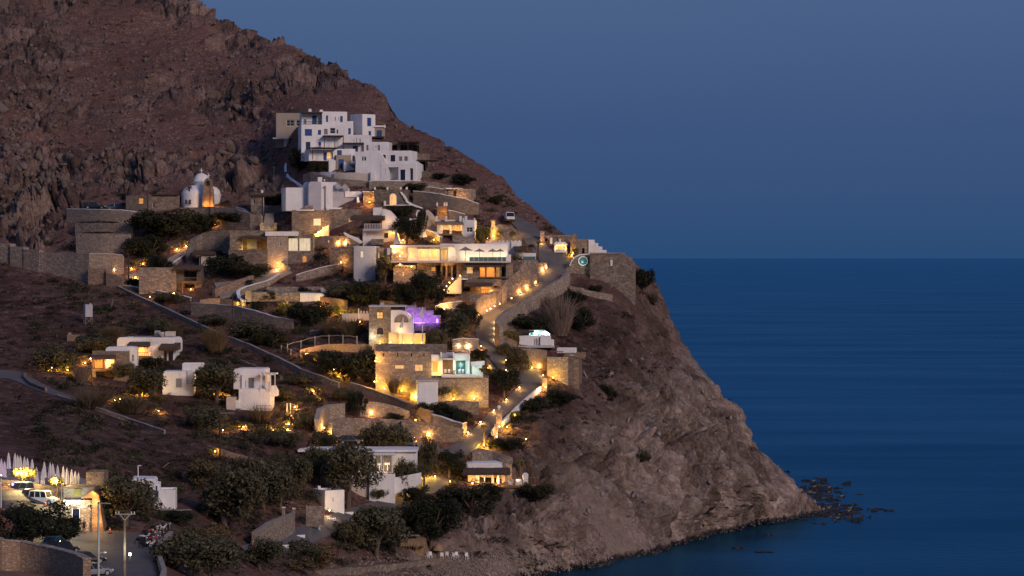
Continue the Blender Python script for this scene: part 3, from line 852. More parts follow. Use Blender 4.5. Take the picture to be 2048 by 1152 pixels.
def wall(name, label, pts, mat='fieldstone', thick=0.6, coping=None, sink=1.2, cat='wall', group=None, dd=-0.3, rag=0.06, cw=.1, D=None):
    """masonry wall along photo points (px, y_top, y_bottom) standing on the hill"""
    r = random.Random(len(pts) * 7 + int(pts[0][0]))
    P_ = []
    for i in range(len(pts) - 1):
        (xa, ta, ba), (xb, tb, bb) = pts[i], pts[i + 1]
        n = max(1, int(abs(xb - xa) / 9 + abs(bb - ba) / 14))
        for k in range(n + (i == len(pts) - 2)):
            f = k / n; P_.append((xa + (xb - xa) * f, ta + (tb - ta) * f, ba + (bb - ba) * f))
    for p in P_: mask_rect(p[0] - 5, p[1], p[0] + 5, p[2] + 3)
    Ds = depth_at([p[0] for p in P_], [p[2] for p in P_]) + dd if D is None else np.full(len(P_), D)
    root = empty(name, P(P_[0][0], P_[0][2], Ds[0]), 0, label, cat, group)
    o = root.location
    ring = []
    c3 = [P(p[0], p[2], d) for p, d in zip(P_, Ds)]
    zt = [zof(p[1], d) + r.uniform(-rag, rag) for p, d in zip(P_, Ds)]
    mb = MB(); cb = MB()
    for i in range(len(c3)):
        t = (c3[min(i + 1, len(c3) - 1)] - c3[max(i - 1, 0)]); t.z = 0
        t = t.normalized() if t.length > 1e-6 else Vector((1, 0, 0))
        nrm_ = Vector((-t.y, t.x, 0))
        if nrm_.y < 0: nrm_ = -nrm_
        f = c3[i] - o; b_ = f + nrm_ * thick
        zz = zt[i] - o.z; zb = f.z - sink
        n0 = len(mb.v)
        mb.v += [(f.x, f.y, zb), (f.x, f.y, zz), (b_.x, b_.y, zz), (b_.x, b_.y, zb)]
        if coping:
            f2 = f - nrm_ * .06; b2 = b_ + nrm_ * .06
            cb.v += [(f2.x, f2.y, zz - .03), (f2.x, f2.y, zz + cw), (b2.x, b2.y, zz + cw), (b2.x, b2.y, zz - .03)]
        if i:
            for m_ in ((mb, cb) if coping else (mb,)):
                for q in range(4):
                    q2 = (q + 1) % 4
                    m_.f.append((n0 - 4 + q, n0 - 4 + q2, n0 + q2, n0 + q))
    for m_ in ((mb, cb) if coping else (mb,)):
        k = len(m_.v); m_.f += [(0, 1, 2, 3), (k - 1, k - 2, k - 3, k - 4)]
    mb.build('stonework', mat, root)
    if coping: cb.build('coping', coping, root)
    return root

def strip(name, pts, mat, lift=0.12, dd=-0.35, kind='structure', thick=0.5):
    """paved way draped on the hill: pts = (left x, left y, right x, right y) in photo pixels"""
    Q = []
    for i in range(len(pts) - 1):
        a, b_ = np.array(pts[i], float), np.array(pts[i + 1], float)
        n = max(2, int(np.abs(b_ - a).max() / 6))
        for k in range(n + (i == len(pts) - 2)):
            Q.append(a + (b_ - a) * k / n)
    Q = np.array(Q)
    ker = np.array([1, 2, 3, 2, 1.]) / 9
    Qs = Q.copy()
    for c_ in range(4):
        Qs[2:-2, c_] = np.convolve(Q[:, c_], ker, 'valid')
    M = 6
    mb = MB()
    for i, q in enumerate(Qs):
        xs = np.linspace(q[0], q[2], M + 1); ys = np.linspace(q[1], q[3], M + 1)
        ds = depth_at(xs, ys) + dd
        for x, y in zip(np.linspace(q[0], q[2], 30), np.linspace(q[1], q[3], 30)): mask_rect(x - 6, y - 4, x + 6, y + 4)
        row = [P(x, y, d) + Vector((0, 0, lift)) for x, y, d in zip(xs, ys, ds)]
        row = [row[0] - Vector((0, 0, thick))] + row + [row[-1] - Vector((0, 0, thick))]
        mb.v += [tuple(v) for v in row]
        if i:
            for k in range(M + 2):
                a = (i - 1) * (M + 3) + k
                mb.f.append((a, a + 1, a + M + 4, a + M + 3))
    o = mb.build(name, mat, None, smooth=False)
    if kind: o['kind'] = kind
    return o

# ------------------------------------------------------------------ lamps
LAMP_ME = {}
def lamp_meshes():
    mb = MB(); mb.tube([(0, 0, -.25), (0, 0, .10)], .035, 6); mb.lathe([(.0, .30), (.10, .27), (.11, .24), (.02, .25)], 8)
    LAMP_ME['stem'] = mb.mesh('stem'); LAMP_ME['stem'].materials.append(MATS['dark_metal'])
    mb = MB(); mb.lathe([(.0, .09), (.05, .11), (.07, .17), (.05, .22), (.0, .245)], 8)
    LAMP_ME['bulb'] = mb.mesh('bulb', True); LAMP_ME['bulb'].materials.append(MATS['bulb_warm'])
    LAMP_ME['bulb_w'] = LAMP_ME['bulb'].copy(); LAMP_ME['bulb_w'].materials.clear(); LAMP_ME['bulb_w'].materials.append(MATS['bulb_white'])
lamp_meshes()
WARM = (1.0, 0.48, 0.12); YEL = (1.0, 0.58, 0.07); PALE = (1.0, 0.66, 0.32); TEAL = (0.50, 1.0, 0.86); VIO = (0.28, 0.10, 1.0); COOL = (0.92, 1.0, 0.78)
LP = 19.0; GP = 8.0; LAMP_SPOTS = []
def lamp(px, py, label, watts=30, col=WARM, dd=-0.7, D=None, dz=0.0, group='small ground lamps of the village', name='garden_lamp', cat='lamp', size=1.0, white=False, fix=True, radius=.12):
    d = (gD(px, py) + dd) if D is None else D
    root = empty(name, P(px, py, d) + Vector((0, 0, dz)), 0, label, cat, group)
    if D is None: LAMP_SPOTS.append((px, py, d))
    if fix:
        o = bpy.data.objects.new('stem', LAMP_ME['stem']); COL.objects.link(o); o.parent = root
    o = bpy.data.objects.new('bulb', LAMP_ME['bulb_w' if white else 'bulb']); COL.objects.link(o); o.parent = root
    root.scale = (size,) * 3
    ld = bpy.data.lights.new('glow', 'POINT'); ld.energy = watts * LP; ld.color = col; ld.shadow_soft_size = radius
    lo = bpy.data.objects.new('glow', ld); COL.objects.link(lo); lo.parent = root; lo.location = (0, -.15, .33)
    return root
def glow(parent, loc, watts, col, radius=.2, name='glow'):
    ld = bpy.data.lights.new(name, 'POINT'); ld.energy = watts * GP; ld.color = col; ld.shadow_soft_size = radius
    lo = bpy.data.objects.new(name, ld); COL.objects.link(lo); lo.parent = parent; lo.location = loc
    return lo
ORD = ['first', 'second', 'third', 'fourth', 'fifth', 'sixth', 'seventh', 'eighth', 'ninth', 'tenth', 'eleventh', 'twelfth', 'thirteenth', 'fourteenth', 'fifteenth', 'sixteenth', 'seventeenth', 'eighteenth', 'nineteenth', 'twentieth']

# ------------------------------------------------------------------ roads and paved ground (left x, left y, right x, right y)
strip('road', [(1003, 430, 1035, 434), (1022, 445, 1052, 443), (1038, 462, 1078, 456), (1047, 480, 1085, 478), (1060, 500, 1098, 498), (1078, 516, 1130, 508), (1082, 528, 1142, 520),
               (1080, 542, 1140, 536), (1072, 562, 1118, 560), (1050, 582, 1085, 584), (1020, 602, 1048, 608), (985, 622, 1015, 630), (957, 637, 998, 645), (950, 655, 995, 655), (954, 678, 998, 676), (968, 700, 1006, 694), (983, 722, 1022, 712), (998, 742, 1044, 726),
               (1015, 752, 1066, 728), (1036, 764, 1086, 748), (1034, 778, 1084, 768), (1014, 796, 1064, 790), (988, 818, 1034, 812), (968, 838, 1008, 832), (948, 858, 990, 852), (930, 876, 974, 874), (905, 893, 955, 895), (870, 903, 930, 912)], 'asphalt')
strip('road', [(873, 880, 882, 906), (840, 884, 850, 912), (800, 884, 808, 912), (760, 884, 770, 910)], 'asphalt', lift=0.10)
strip('road', [(862, 952, 905, 960), (838, 972, 872, 984), (800, 990, 830, 1004), (750, 1004, 780, 1022), (700, 1018, 730, 1040), (650, 1034, 690, 1058), (610, 1050, 655, 1072), (570, 1066, 615, 1090), (530, 1080, 570, 1108), (480, 1094, 520, 1130)], 'asphalt')
strip('road', [(-40, 740, -40, 754), (15, 741, 10, 756), (44, 744, 36, 764), (62, 756, 66, 778), (104, 778, 102, 790), (160, 800, 158, 808), (230, 826, 228, 832), (325, 859, 323, 863)], 'asphalt', lift=.08)
strip('path', [(428, 566, 440, 596), (470, 562, 478, 588), (510, 548, 520, 570), (545, 540, 560, 556), (560, 528, 585, 545)], 'concrete', lift=.06)
strip('path', [(250, 552, 262, 580), (300, 536, 305, 566), (338, 517, 348, 534), (372, 496, 384, 506)], 'concrete', lift=.06)
strip('path', [(570, 316, 574, 317), (569, 330, 573, 331), (567, 345, 572, 346), (575, 356, 580, 355), (590, 366, 594, 364), (604, 375, 608, 373)], 'whitewash', lift=.1)
strip('parking_lot', [(-60, 1040, -60, 1200), (60, 1045, 60, 1200), (140, 1058, 120, 1200), (215, 1064, 215, 1200), (300, 1066, 322, 1200)], 'asphalt_dark', lift=.05, dd=0)
strip('parking_lot', [(-60, 985, -60, 1040), (40, 982, 50, 1040), (130, 985, 140, 1050)], 'asphalt_dark', lift=.08, dd=0)
strip('terrace_floor', [(-40, 938, -40, 968), (60, 942, 60, 972), (140, 950, 140, 985), (175, 960, 180, 990)], 'concrete', lift=.05, dd=0)

# ------------------------------------------------------------------ upper white houses
h = House('hill_house', 'taupe cube house with white framed windows at the left end of the top row', 578, 278, yaw=4)
h.b(552, 226, 604, 278, 'taupe_plaster', 0, 7, [(573, 240, 588, 252, 'white'), (592, 240, 601, 252, 'white'), (592, 263.5, 602, 276, 'blue')], sink=2)
h.slab(546, 276, 578, 279, 'whitewash', -2.5, 2.4); h.b(568, 279, 578, 294, 'whitewash', -1, 2)
h.pergola(579, 279, 631, 300, -2.5, 2.5, posts=(0, .5)); h.b(579, 280, 604, 302, 'fieldstone_dark', -.1, 3, sink=2)
h.box(587, 217.5, 601, 226, 1, 1.2, 'dark_metal', 'roof_tank', .1)

h = House('hill_house', 'tallest white house of the top row with blue shutters and a roof loggia', 655, 302, yaw=9)
h.b(605, 223, 644, 250, 'whitewash', 1.8, 5, [(626, 230, 635, 248, 'blue_door'), (609, 238, 614, 248, 'grey')])
h.slab(604, 224, 645, 227, 'dark_wood', -.6, 2.4, 'loggia_beam'); h.railing(605, 243, 644, 249, -.05, 'dark_wood', .3)
h.b(644, 223, 694, 250, 'whitewash', 0, 7, [(652, 231, 656, 244, 'blue'), (669, 234, 671, 242, 'slim'), (676, 234, 677.6, 242, 'slim'), (680, 232, 685, 244, 'blue')])
h.b(603, 249.2, 706, 304, 'whitewash', -.12, 8, [(610, 258.5, 624, 272, 'blue'), (636, 260, 642, 270, 'blue'), (648, 258, 655, 269, 'grey'), (660, 256, 670, 267, 'white'), (673, 259, 676, 267, 'blue'), (696, 256, 701, 268.5, 'blue'), (637, 284, 642, 295, 'blue'), (612, 284, 621, 303, 'navy_door')], sink=2)
h.b(694, 242, 706, 249, 'whitewash', 0, .3, rim=0); h.box(619, 217, 625, 224, 2, 1, 'whitewash', 'chimney'); h.box(640.5, 219, 647, 224, 1, 1, 'whitewash', 'chimney')
h.pergola(646, 273, 685, 297, -2.4, 2.4, posts=(0, .55, 1)); h.railing(632, 292, 646, 299, -.6, 'whitewash', .25)

h = House('tower_house', 'white corner tower with one blue door, right of the tallest house', 725, 277, yaw=40)
h.b(725, 228, 750, 277, 'whitewash', 0, 4.6, [(734, 235, 742, 252, 'blue_door'), (737, 262, 742, 272, 'blue')], sink=2)
h = House('annex_house', 'small taupe annex with white roof slab and blue window beside the corner tower', 758, 277, yaw=6)
h.b(746, 254, 770, 278, 'taupe_plaster', 0, 4, [(753, 261, 763, 274, 'blue')], sink=2); h.slab(745, 251, 771, 254.5, 'whitewash', -.4, 4.4); h.box(768, 250, 771, 256, -.3, .6, 'whitewash', 'chimney')
h.pergola(737, 275, 768, 284, -2, 2, posts=(.1, .9))

h = House('hill_house', 'white house with grey shutters and dark roofed terrace in the middle of the top cluster', 705, 311, yaw=-5)
h.b(685, 269, 735, 290, 'whitewash', 2, 5, [(688, 278, 690, 285, 'slim'), (702, 279, 704, 283, 'slim'), (709, 276, 711, 284, 'slim'), (716, 276, 718.5, 284, 'slim')])
h.b(727, 284, 777, 306, 'whitewash', .3, 6, [(732, 290, 736.5, 301, 'grey'), (750, 292, 752, 296, 'slim'), (755, 290, 759.5, 301, 'grey')], sink=2)
h.b(687, 287.5, 727, 312, 'whitewash', 1.2, 5, [(704, 291, 714, 303, 'blue')], sink=2); h.pergola(686, 287, 727, 310, -.9, 2.1, posts=(.02,))

h = House('hill_house', 'white lower house with one lit window between blue shutters under a dark pergola', 655, 342, yaw=14)
h.b(619, 299, 671, 322, 'whitewash', .6, 5, [(655, 304, 663, 317, 'lit'), (649, 304.5, 654, 323 - 2, 'blue'), (664, 305, 666.5, 318, 'blue')])
h.pergola(621, 297, 673, 320, -2, 2.5, posts=(.02, .45)); h.b(657, 320, 672, 344, 'whitewash', -.2, 4, sink=2)
h.b(671, 310, 701, 344, 'taupe_plaster', -.4, 4.5, [(676, 319, 686, 341, 'blue_door')], sink=2); h.b(671.5, 297, 712, 311, 'whitewash', 1.2, 4, [(676, 300, 685, 310, 'blue')])
h.b(700.5, 308, 716, 344, 'whitewash', .2, 4, [(704.5, 311, 709.5, 322, 'navy')], sink=2); h.stairs(712, 345, 684, 324, 7, -1.9, 1.2)

h = House('hill_house', 'big white house with curved sloping side wall and navy door at the cluster foot', 770, 361.5, yaw=-10)
h.prof([(713, 362), (711, 340), (712, 318), (716, 306), (722, 303), (754, 302.5), (762, 306), (770, 318), (776, 334), (777, 362)], 'whitewash', -.6, 6)
h.b(754.5, 301.5, 821, 336, 'whitewash', .2, 7, [(764, 309.5, 771, 317, 'navy'), (780.5, 310, 790, 323, 'navy'), (797.5, 313, 804, 322, 'grey'), (808, 313, 815, 322, 'grey')])
h.b(763, 327, 835, 362, 'whitewash', -.7, 7, [(765, 338, 773, 351, 'grey'), (778, 334.5, 798.5, 360, 'open'), (802, 339.5, 812, 361, 'navy_door'), (821, 337, 828, 361, 'open')], sink=1)
h.prof([(821, 328), (821, 318), (827, 322), (835, 328)], 'whitewash', .5, 5, 'roof_curve')
for i, (x0, x1) in enumerate(((725.5, 728), (730, 733))): h.box(x0, 313, x1, 321, -.64, .1, 'glass_dark', 'window')
h.box(744, 343, 752, 362, -1.5, 1, 'whitewash', 'buttress')

wall('garden_wall', 'beige plastered wall below the big white house with the curved side', [(668, 345, 361), (700, 345, 362), (737, 347, 363)], 'cream_plaster', .4)
wall('garden_wall', 'short white parapet on a stone base left of the beige wall', [(620, 344, 356), (669, 344, 357)], 'whitewash', .5, rag=0)
wall('retaining_wall', 'dark stone base under the short white parapet', [(606, 349, 374), (621, 344, 374), (668, 357, 370), (740, 362, 372)], 'fieldstone', .8)
wall('retaining_wall', 'stone terrace wall lit orange under the big white house', [(738, 362, 377), (790, 362, 378), (842, 361, 377)], 'fieldstone_pale', 1.0, 'whitewash')
wall('retaining_wall', 'stone wall continuing right from the orange lit terrace wall', [(842, 362, 376), (880, 366, 378), (900, 372, 384)], 'fieldstone', .8)

h = House('stone_house', 'bare stone house with a long dark pergola right of the white cluster', 808, 306, yaw=-6)
h.b(777, 284, 840, 306, 'fieldstone_dark', .6, 5, [(783, 290, 793, 303, 'open'), (800, 290, 838, 305, 'open')], sink=2); h.pergola(798, 285, 839, 307, -2, 2.6, posts=(0, .5, 1))
h = House('stone_house', 'low stone shelter with dark pergola on thin posts on the ridge slope', 848, 343, yaw=-8)
h.b(822, 307, 853, 343, 'fieldstone', .6, 4, [(836, 324, 851, 341, 'open')], sink=2); h.pergola(833, 322, 876, 343, -2, 2.5, posts=(.05, .5, 1))
wall('retaining_wall', 'rough stone terrace wall below the ridge shelter', [(832, 343, 352), (870, 344, 353), (905, 352, 362)], 'fieldstone_dark', .8)

# ------------------------------------------------------------------ chapel and parking wall
h = House('chapel', 'white domed chapel with stone belfry and lit doorway', 399, 414, cat='chapel')
mb = MB(); s_ = h.s
mb.lathe([(3.0, -1.5), (3.0, (414 - 388) / s_), (2.9, (414 - 384) / s_), (2.5, (414 - 378) / s_), (1.7, (414 - 373) / s_), (.6, (414 - 370) / s_)], 24, (h.U(387), 3.2, 0)); h.part(mb, 'apse', 'whitewash', smooth=True)
h.b(386, 388, 438, 414, 'whitewash', .6, 7, [(425.5, 399, 428, 407, 'slim')], sink=2)
mb = MB(); mb.lathe([(1.0 * 30 / s_, 0), (30 / s_, (395 - 388) / s_), (28 / s_, (395 - 380) / s_), (22 / s_, (395 - 374) / s_), (12 / s_, (395 - 371) / s_)], 20, (h.U(408), 3.6, h.Z(395))); h.part(mb, 'vault', 'whitewash', smooth=True)
r0 = 15.8 / s_
mb = MB(); mb.lathe([(r0, 0), (r0, (388 - 363) / s_), (r0 * 1.06, (388 - 362.6) / s_), (r0 * 1.06, (388 - 361) / s_)] + [(r0 * math.cos(a), (388 - 361) / s_ + r0 * math.sin(a)) for a in np.linspace(0, math.pi / 2, 9)], 24, (h.U(399), 3.8, h.Z(388)))
dome = h.part(mb, 'dome', 'whitewash', smooth=True)
for (x, y0, y1, fr) in ((399, 335, 347, 3.8), (418, 347, 357, -.8)):
    mb = MB(); mb.box(h.U(x) - .06, fr, h.Z(y1), h.U(x) + .06, fr + .1, h.Z(y0)); mb.box(h.U(x) - .38, fr + .005, h.Z(y0 + 5), h.U(x) + .38, fr + .095, h.Z(y0 + 3.8)); h.part(mb, 'cross', 'whitewash')
h.prof([(406, 414), (407, 379), (409, 377), (409, 366), (411, 360), (415, 356.5), (420, 356.5), (424, 360), (426, 366), (426, 377), (428, 379), (429, 414)], 'stacked_stone', -1.4, 1.3, 'belfry')
h.arch(414, 361, 420.5, 372, 'glass_dark', 'stacked_stone', -1.4, 'bell_arch', .08, False); h.arch(411, 388, 425, 413, 'warm_wood', 'stacked_stone', -1.4, 'door', .2, False)
mb = MB(); mb.lathe([(.0, .32), (.08, .3), (.12, .12), (.2, 0)], 10, (h.U(417.3), -1.62, h.Z(370))); h.part(mb, 'bell', 'dark_metal')
for x in (370, 378, 394): h.arch(x, 399, x + 4, 408, 'glass_dark', 'grey_or_shade_plaster', .02 + (.55 if x > 386 else -.0), 'window', .05, False)
glow(h.root, (h.U(412), -2.3, h.Z(411)), 26, WARM); glow(h.root, (h.U(424.5), -2.3, h.Z(411)), 26, WARM)
h = House('stone_house', 'long flat roofed stone house left of the chapel with one amber window', 305, 424)
h.b(252, 391, 298, 424, 'fieldstone_dark', 0, 6, [(277, 396, 287, 408, 'amber_wood')], sink=3); h.b(297, 388, 303, 424, 'fieldstone', -.3, 6, rim=0, sink=3)
h.b(302, 390, 358, 424, 'fieldstone', .2, 6, [(305, 405, 309, 416, 'white_slim')], sink=3); h.slab(300, 388.4, 358, 390.5, 'dark_wood', -.4, 6)
wall('retaining_wall', 'top stone parking wall with pale coping beside the long stone house', [(133, 418, 442), (180, 419, 443), (240, 420, 444), (298, 427, 446)], 'fieldstone', 1.2, 'whitewash', sink=2.5)
wall('retaining_wall', 'middle stone terrace wall below the parked cars', [(150, 446, 467), (200, 446, 467), (266, 447, 468)], 'fieldstone', 1.0, sink=2.5, dd=-2.0)
wall('retaining_wall', 'lowest of the three stone terrace walls below the parked cars', [(152, 467, 497), (200, 467, 500), (258, 468, 502)], 'fieldstone_pale', 1.0, sink=2.5, dd=-3.2)
wall('retaining_wall', 'stone wall carrying the chapel forecourt with ivy hanging over', [(362, 415, 440), (400, 414, 442), (440, 415, 445), (470, 417, 452), (500, 428, 462), (522, 430, 462)], 'fieldstone', .9, sink=2)
wall('parapet', 'white topped curved parapet right of the chapel', [(470, 414, 420), (485, 418, 424), (500, 427, 433), (520, 429, 436)], 'fieldstone', .4, 'whitewash')
wall('retaining_wall', 'long stepped stone wall at the left edge of the picture', [(-30, 484, 520), (19, 488, 528), (20, 493, 530), (46, 494, 536), (47, 499, 537), (78, 500, 545), (79, 504, 545), (140, 506, 556), (178, 508, 563)], 'fieldstone', 1.5, sink=3)
wall('retaining_wall', 'tall stone wall with rounded corner and small dark doorway by the path', [(178, 507, 563), (225, 508, 556), (244, 510, 548), (248, 516, 546)], 'fieldstone_pale', 2.0, 'grey_or_shade_plaster', sink=3, rag=.03)
wall('retaining_wall', 'low brown stone block at the foot of the rounded stone wall', [(176, 536, 562), (211, 537, 563), (212, 546, 566), (244, 555, 570)], 'stacked_stone', 1.5, sink=2, dd=-2.5)

# ------------------------------------------------------------------ white flat-roofed complex and stone houses below it
h = House('white_complex', 'large blind white building with stepped roofs, chimney and satellite dishes', 665, 422, yaw=13)
h.prof([(576, 422), (576, 377), (578, 375), (618, 375), (618, 422)], 'whitewash', 2.2, 6)
h.prof([(617.5, 422), (617.5, 368), (621, 363.5), (640, 363), (643, 366), (643, 422)], 'grey_or_shade_plaster', 0, 6); h.prof([(617.3, 421), (617.3, 368), (621, 363.2), (676, 363.5), (681, 367), (682, 392), (664, 421)], 'whitewash', 2.4, 5)  # grey block: shade of its white front put into the plaster colour
h.b(652, 371, 666, 422, 'whitewash', .4, 5); h.b(642.5, 377, 653, 422, 'whitewash', 1.0, 4)
h.b(664.5, 383, 712, 421, 'grey_or_shade_plaster', .8, 6); h.prof([(690, 394), (690, 383), (720, 382), (724, 385), (724, 400), (712, 394)], 'whitewash', .5, 4)  # middle block painted grey for the shade on its white front
h.prof([(712, 428), (712, 394), (716, 393), (718, 404), (722, 410), (729, 411), (747, 411), (748, 428)], 'whitewash', -.6, 5); h.prof([(724, 411), (724, 394), (731, 394.5), (735, 405), (739, 411)], 'whitewash', .6, 3)
h.b(638, 354, 647, 378, 'whitewash', 1.4, 1.2, rim=0, name='chimney'); h.b(652, 415, 687, 421.5, 'whitewash', -.3, 1.2, rim=0); h.prof([(684, 378), (684, 371), (688, 372), (703, 375), (704, 384), (684, 384)], 'whitewash', 3, 2)
for x, y, r_ in ((677, 373, .75), (691.5, 376, .8)):
    mb = MB(); mb.lathe([(0, 0), (r_ * .5, .06), (r_ * .85, .2), (r_, .32)], 16); d_ = mb.build('satellite_dish', 'metal_grey', h.root, (h.U(x), 1.5, h.Z(y))); d_.rotation_euler = (R(70), 0, R(25)); d_.scale = (1, 1, 1)
    mb = MB(); mb.tube([(0, 0, -.9), (0, 0, 0)], .05, 6); mb.build('mast', 'metal_grey', h.root, (h.U(x), 1.6, h.Z(y)))
mb = MB(); mb.lathe([(.2 * math.sin(a), -.2 * math.cos(a)) for a in np.linspace(0.01, math.pi, 9)], 10); mb.build('roof_ball', 'whitewash', h.root, (h.U(650), .8, h.Z(360)), smooth=True)
mb = MB(); mb.tube([(0, 0, -1), (0, 0, -.18)], .07, 6); mb.build('roof_ball_stem', 'whitewash', h.root, (h.U(650), .8, h.Z(360)))
h = House('stone_house', 'stone house with pale lit window and lit outside stairs under the big white building', 640, 473, yaw=4)
h.b(584, 420, 660, 474, 'fieldstone', .4, 7, [(627, 437, 642, 451, 'pale_lit')], sink=2); h.b(659, 418, 722, 474, 'fieldstone', 1.4, 6, [(697.5, 437, 704, 456, 'amber_lit_door'), (705, 441, 711, 456, 'lit')], sink=2)
h.prof([(595, 421), (612, 411), (626, 411), (626, 421)], 'fieldstone', .9, 4); h.slab(593, 419, 628, 421.5, 'whitewash', .1, .5, 'coping')
h.stairs(626, 473, 658, 450, 9, -1.4, 1.3, 'cream_plaster')
h.box(696, 458, 724, 461, -.8, 2.5, 'warm_wood', 'balcony_floor'); h.railing(696, 450, 724, 458, -.7, 'warm_wood', .3)
lamp(646.6, 457.6, 'upper lamp of the lit outside stairs of the stone house', 14, D=h.D - 1.7); lamp(636.6, 466, 'lower lamp of the lit outside stairs of the stone house', 14, D=h.D - 1.7)
h = House('balcony_house', 'white house with pale balustrade balcony under a shaggy thatch', 760, 488, yaw=-3)
h.b(724, 458, 796, 489, 'whitewash', 1.0, 6, [(727.5, 466, 731, 471, 'lit_slim'), (767, 466, 775, 476, 'brown'), ], sink=2); h.arch(781, 468, 788, 486, 'cream_plaster', 'cream_plaster', 1.0, 'door', .1, False)
h.prof([(788, 489), (790, 462), (795, 461), (797, 474), (801, 483), (806, 488)], 'whitewash', -.4, 3, 'buttress'); h.box(729, 458.5, 795, 461.5, -.8, 3.2, 'grey_or_shade_plaster', 'balcony_floor'); h.railing(729, 447.5, 794.5, 458.4, -.75, 'canvas_pale', .32, .1, 'balustrade')
h.b(735, 436, 762, 459, 'fieldstone_dark', 2.2, 4, [(737, 440, 757, 458, 'open')]); h.prof([(760, 459), (760, 420), (764, 417), (775, 420), (783, 428), (787, 433), (794, 440), (795, 459)], 'whitewash', 2.6, 4); h.thatch(700, 430, 768, 442, -.2, 3.5, seed=3)
h.prof([(687, 466), (690, 464.5), (700, 470), (716, 476), (726, 484), (722, 488), (690, 470)], 'whitewash', -.8, .6, 'stair_coping')
h.box(744, 478, 767, 490, -1.4, 2, 'fieldstone', 'oven')
glow(h.root, (h.U(773), .8, h.Z(448)), 16, WARM); glow(h.root, (h.U(784), -.2, h.Z(466)), 22, WARM); lamp(806, 482, 'bright lamp at the foot of the white buttress by the dark tree', 36)

h = House('stone_house', 'stone tower house with lit arched door and white merlons', 785, 411, yaw=-4)
h.b(748, 379, 815, 411, 'fieldstone_dark', 0, 6, [(805, 397, 813, 403, 'white_slim')], sink=2); h.merlons((749.5, 775, 801.5, 813.5), 374, 379.2, 3.5)
h.arch(780.5, 388, 792, 409.5, 'lit_warm', 'whitewash', 0, 'door', .14); h.b(724, 383, 749, 412, 'fieldstone', 1.6, 5, sink=2); h.slab(723, 382, 749, 384, 'whitewash', 1.2, 1)
h.prof([(800, 384), (804, 384), (812, 393), (817, 403), (826, 408), (845, 415), (845, 418), (824, 412), (813, 405), (808, 396)], 'whitewash', -.4, .5, 'coping'); h.slab(770, 409.6, 826, 411.6, 'whitewash', -1.2, 1.4, 'door_sill'); h.box(768.5, 402, 772.5, 412, -.9, .5, 'whitewash', 'gate_post')
lamp(739, 406, 'amber wall lamp low on the stone wing left of the merlon tower', 24, dd=-1.0)
h = House('step_wall', 'white stepped wall lit warm beside the thatched balcony', 770, 424, cat='wall', dd=-1.5)
for k, (x0, x1, y) in enumerate(((746, 757, 415), (757, 764, 415), (764, 773, 421), (773, 783, 426), (783, 790, 431))): h.box(x0 + .1, y, x1, 438, .0 + k * .01, .8, 'whitewash', 'step')
lamp(787, 420, 'white globe lamp on top of the stepped white wall', 26, PALE, dd=-3.0)

# terrace walls on the ridge slope
wall('retaining_wall', 'long stone wall with white coping descending the ridge to the van', [(826, 382, 405), (850, 384, 412), (880, 388, 420), (905, 393, 424), (930, 398, 426), (958, 408, 428)], 'fieldstone', 1.2, 'whitewash', sink=2)
wall('retaining_wall', 'upper curved white coping wall on the ridge slope', [(826, 378, 384), (860, 374, 384), (890, 379, 390), (916, 379, 392)], 'fieldstone', .6, 'whitewash')
h = House('stone_house', 'small stone ridge house with dark door lit amber', 925, 398, yaw=-14)
h.b(896, 377.5, 942, 398, 'fieldstone_pale', 0, 4, [(906, 381, 912.5, 397, 'brown_door')], sink=2); h.slab(893, 375.6, 918, 378, 'whitewash', -.6, 4)
glow(h.root, (h.U(902), -1.6, h.Z(394)), 22, WARM); glow(h.root, (h.U(920), -1.8, h.Z(395)), 26, WARM)
wall('retaining_wall', 'short low stone terrace wall above the straw eave house', [(870, 418, 434), (905, 422, 436), (930, 428, 438)], 'fieldstone', .7, 'whitewash')
h = House('pergola_house', 'brown wooden shelter with white posts above the straw eave house', 885, 436, yaw=-8)
h.b(873, 412, 894, 437, 'warm_wood', 0, 3, [(876, 424, 892, 436, 'open')], sink=1); h.merlons((874, 889, 893), 405, 412.2, 2.6); glow(h.root, (h.U(888), -.8, h.Z(428)), 20, WARM)

h = House('thatched_house', 'white house with round straw eave over a warm lit balcony', 910, 472, yaw=-3)
h.b(925, 440, 950, 472, 'whitewash', 0, 6, [(933, 455, 945, 464, 'white')], sink=2); h.b(872, 443, 925.5, 475, 'whitewash', 1.2, 5, [(884, 446, 898, 469, 'lit_open'), (902, 446, 922, 469, 'lit_open')], sink=2)
h.merlons((873, 892, 921, 932), 432, 443.2, 4.5, depth=.7); h.box(872, 439, 926, 443, 1.3, .3, 'whitewash', 'parapet'); h.merlons((927, 949), 436, 440.1, 3)
h.thatch(869, 442, 927, 451, -.9, 2.3, 'straw_pale', .7, 5); h.box(882, 468, 925, 471, -1.1, 2.4, 'warm_wood', 'balcony_floor'); h.railing(882, 462, 924.5, 468, -1.05, 'warm_wood', .3)
h.prof([(846, 470), (850, 420), (854, 419), (862, 426), (869, 436), (872, 445), (872, 475), (846, 475)], 'cream_plaster', 1.8, 1, 'gable'); h.arch(914, 470, 950, 492, 'fieldstone_dark', 'fieldstone', .3, 'stone_vault', .3, False)
for x in (890, 912): glow(h.root, (h.U(x), .2, h.Z(456)), 14, PALE, .3)
h = House('small_house', 'tiny white house with little windows in the garden below the stone tower', 838, 452, yaw=-10)
h.b(826, 437, 838, 451, 'whitewash', 0, 2.5, [(828.5, 438.5, 833, 441.5, 'slim')], sink=1); h.prof([(831, 434), (829, 428), (831, 422), (834, 419.5), (837, 422), (839, 428), (838, 434)], 'whitewash', 1, 1.2, 'arch_gable'); h.prof([(816, 442), (819, 436), (824, 438), (827, 445), (818, 446)], 'whitewash', .4, .6, 'steps')

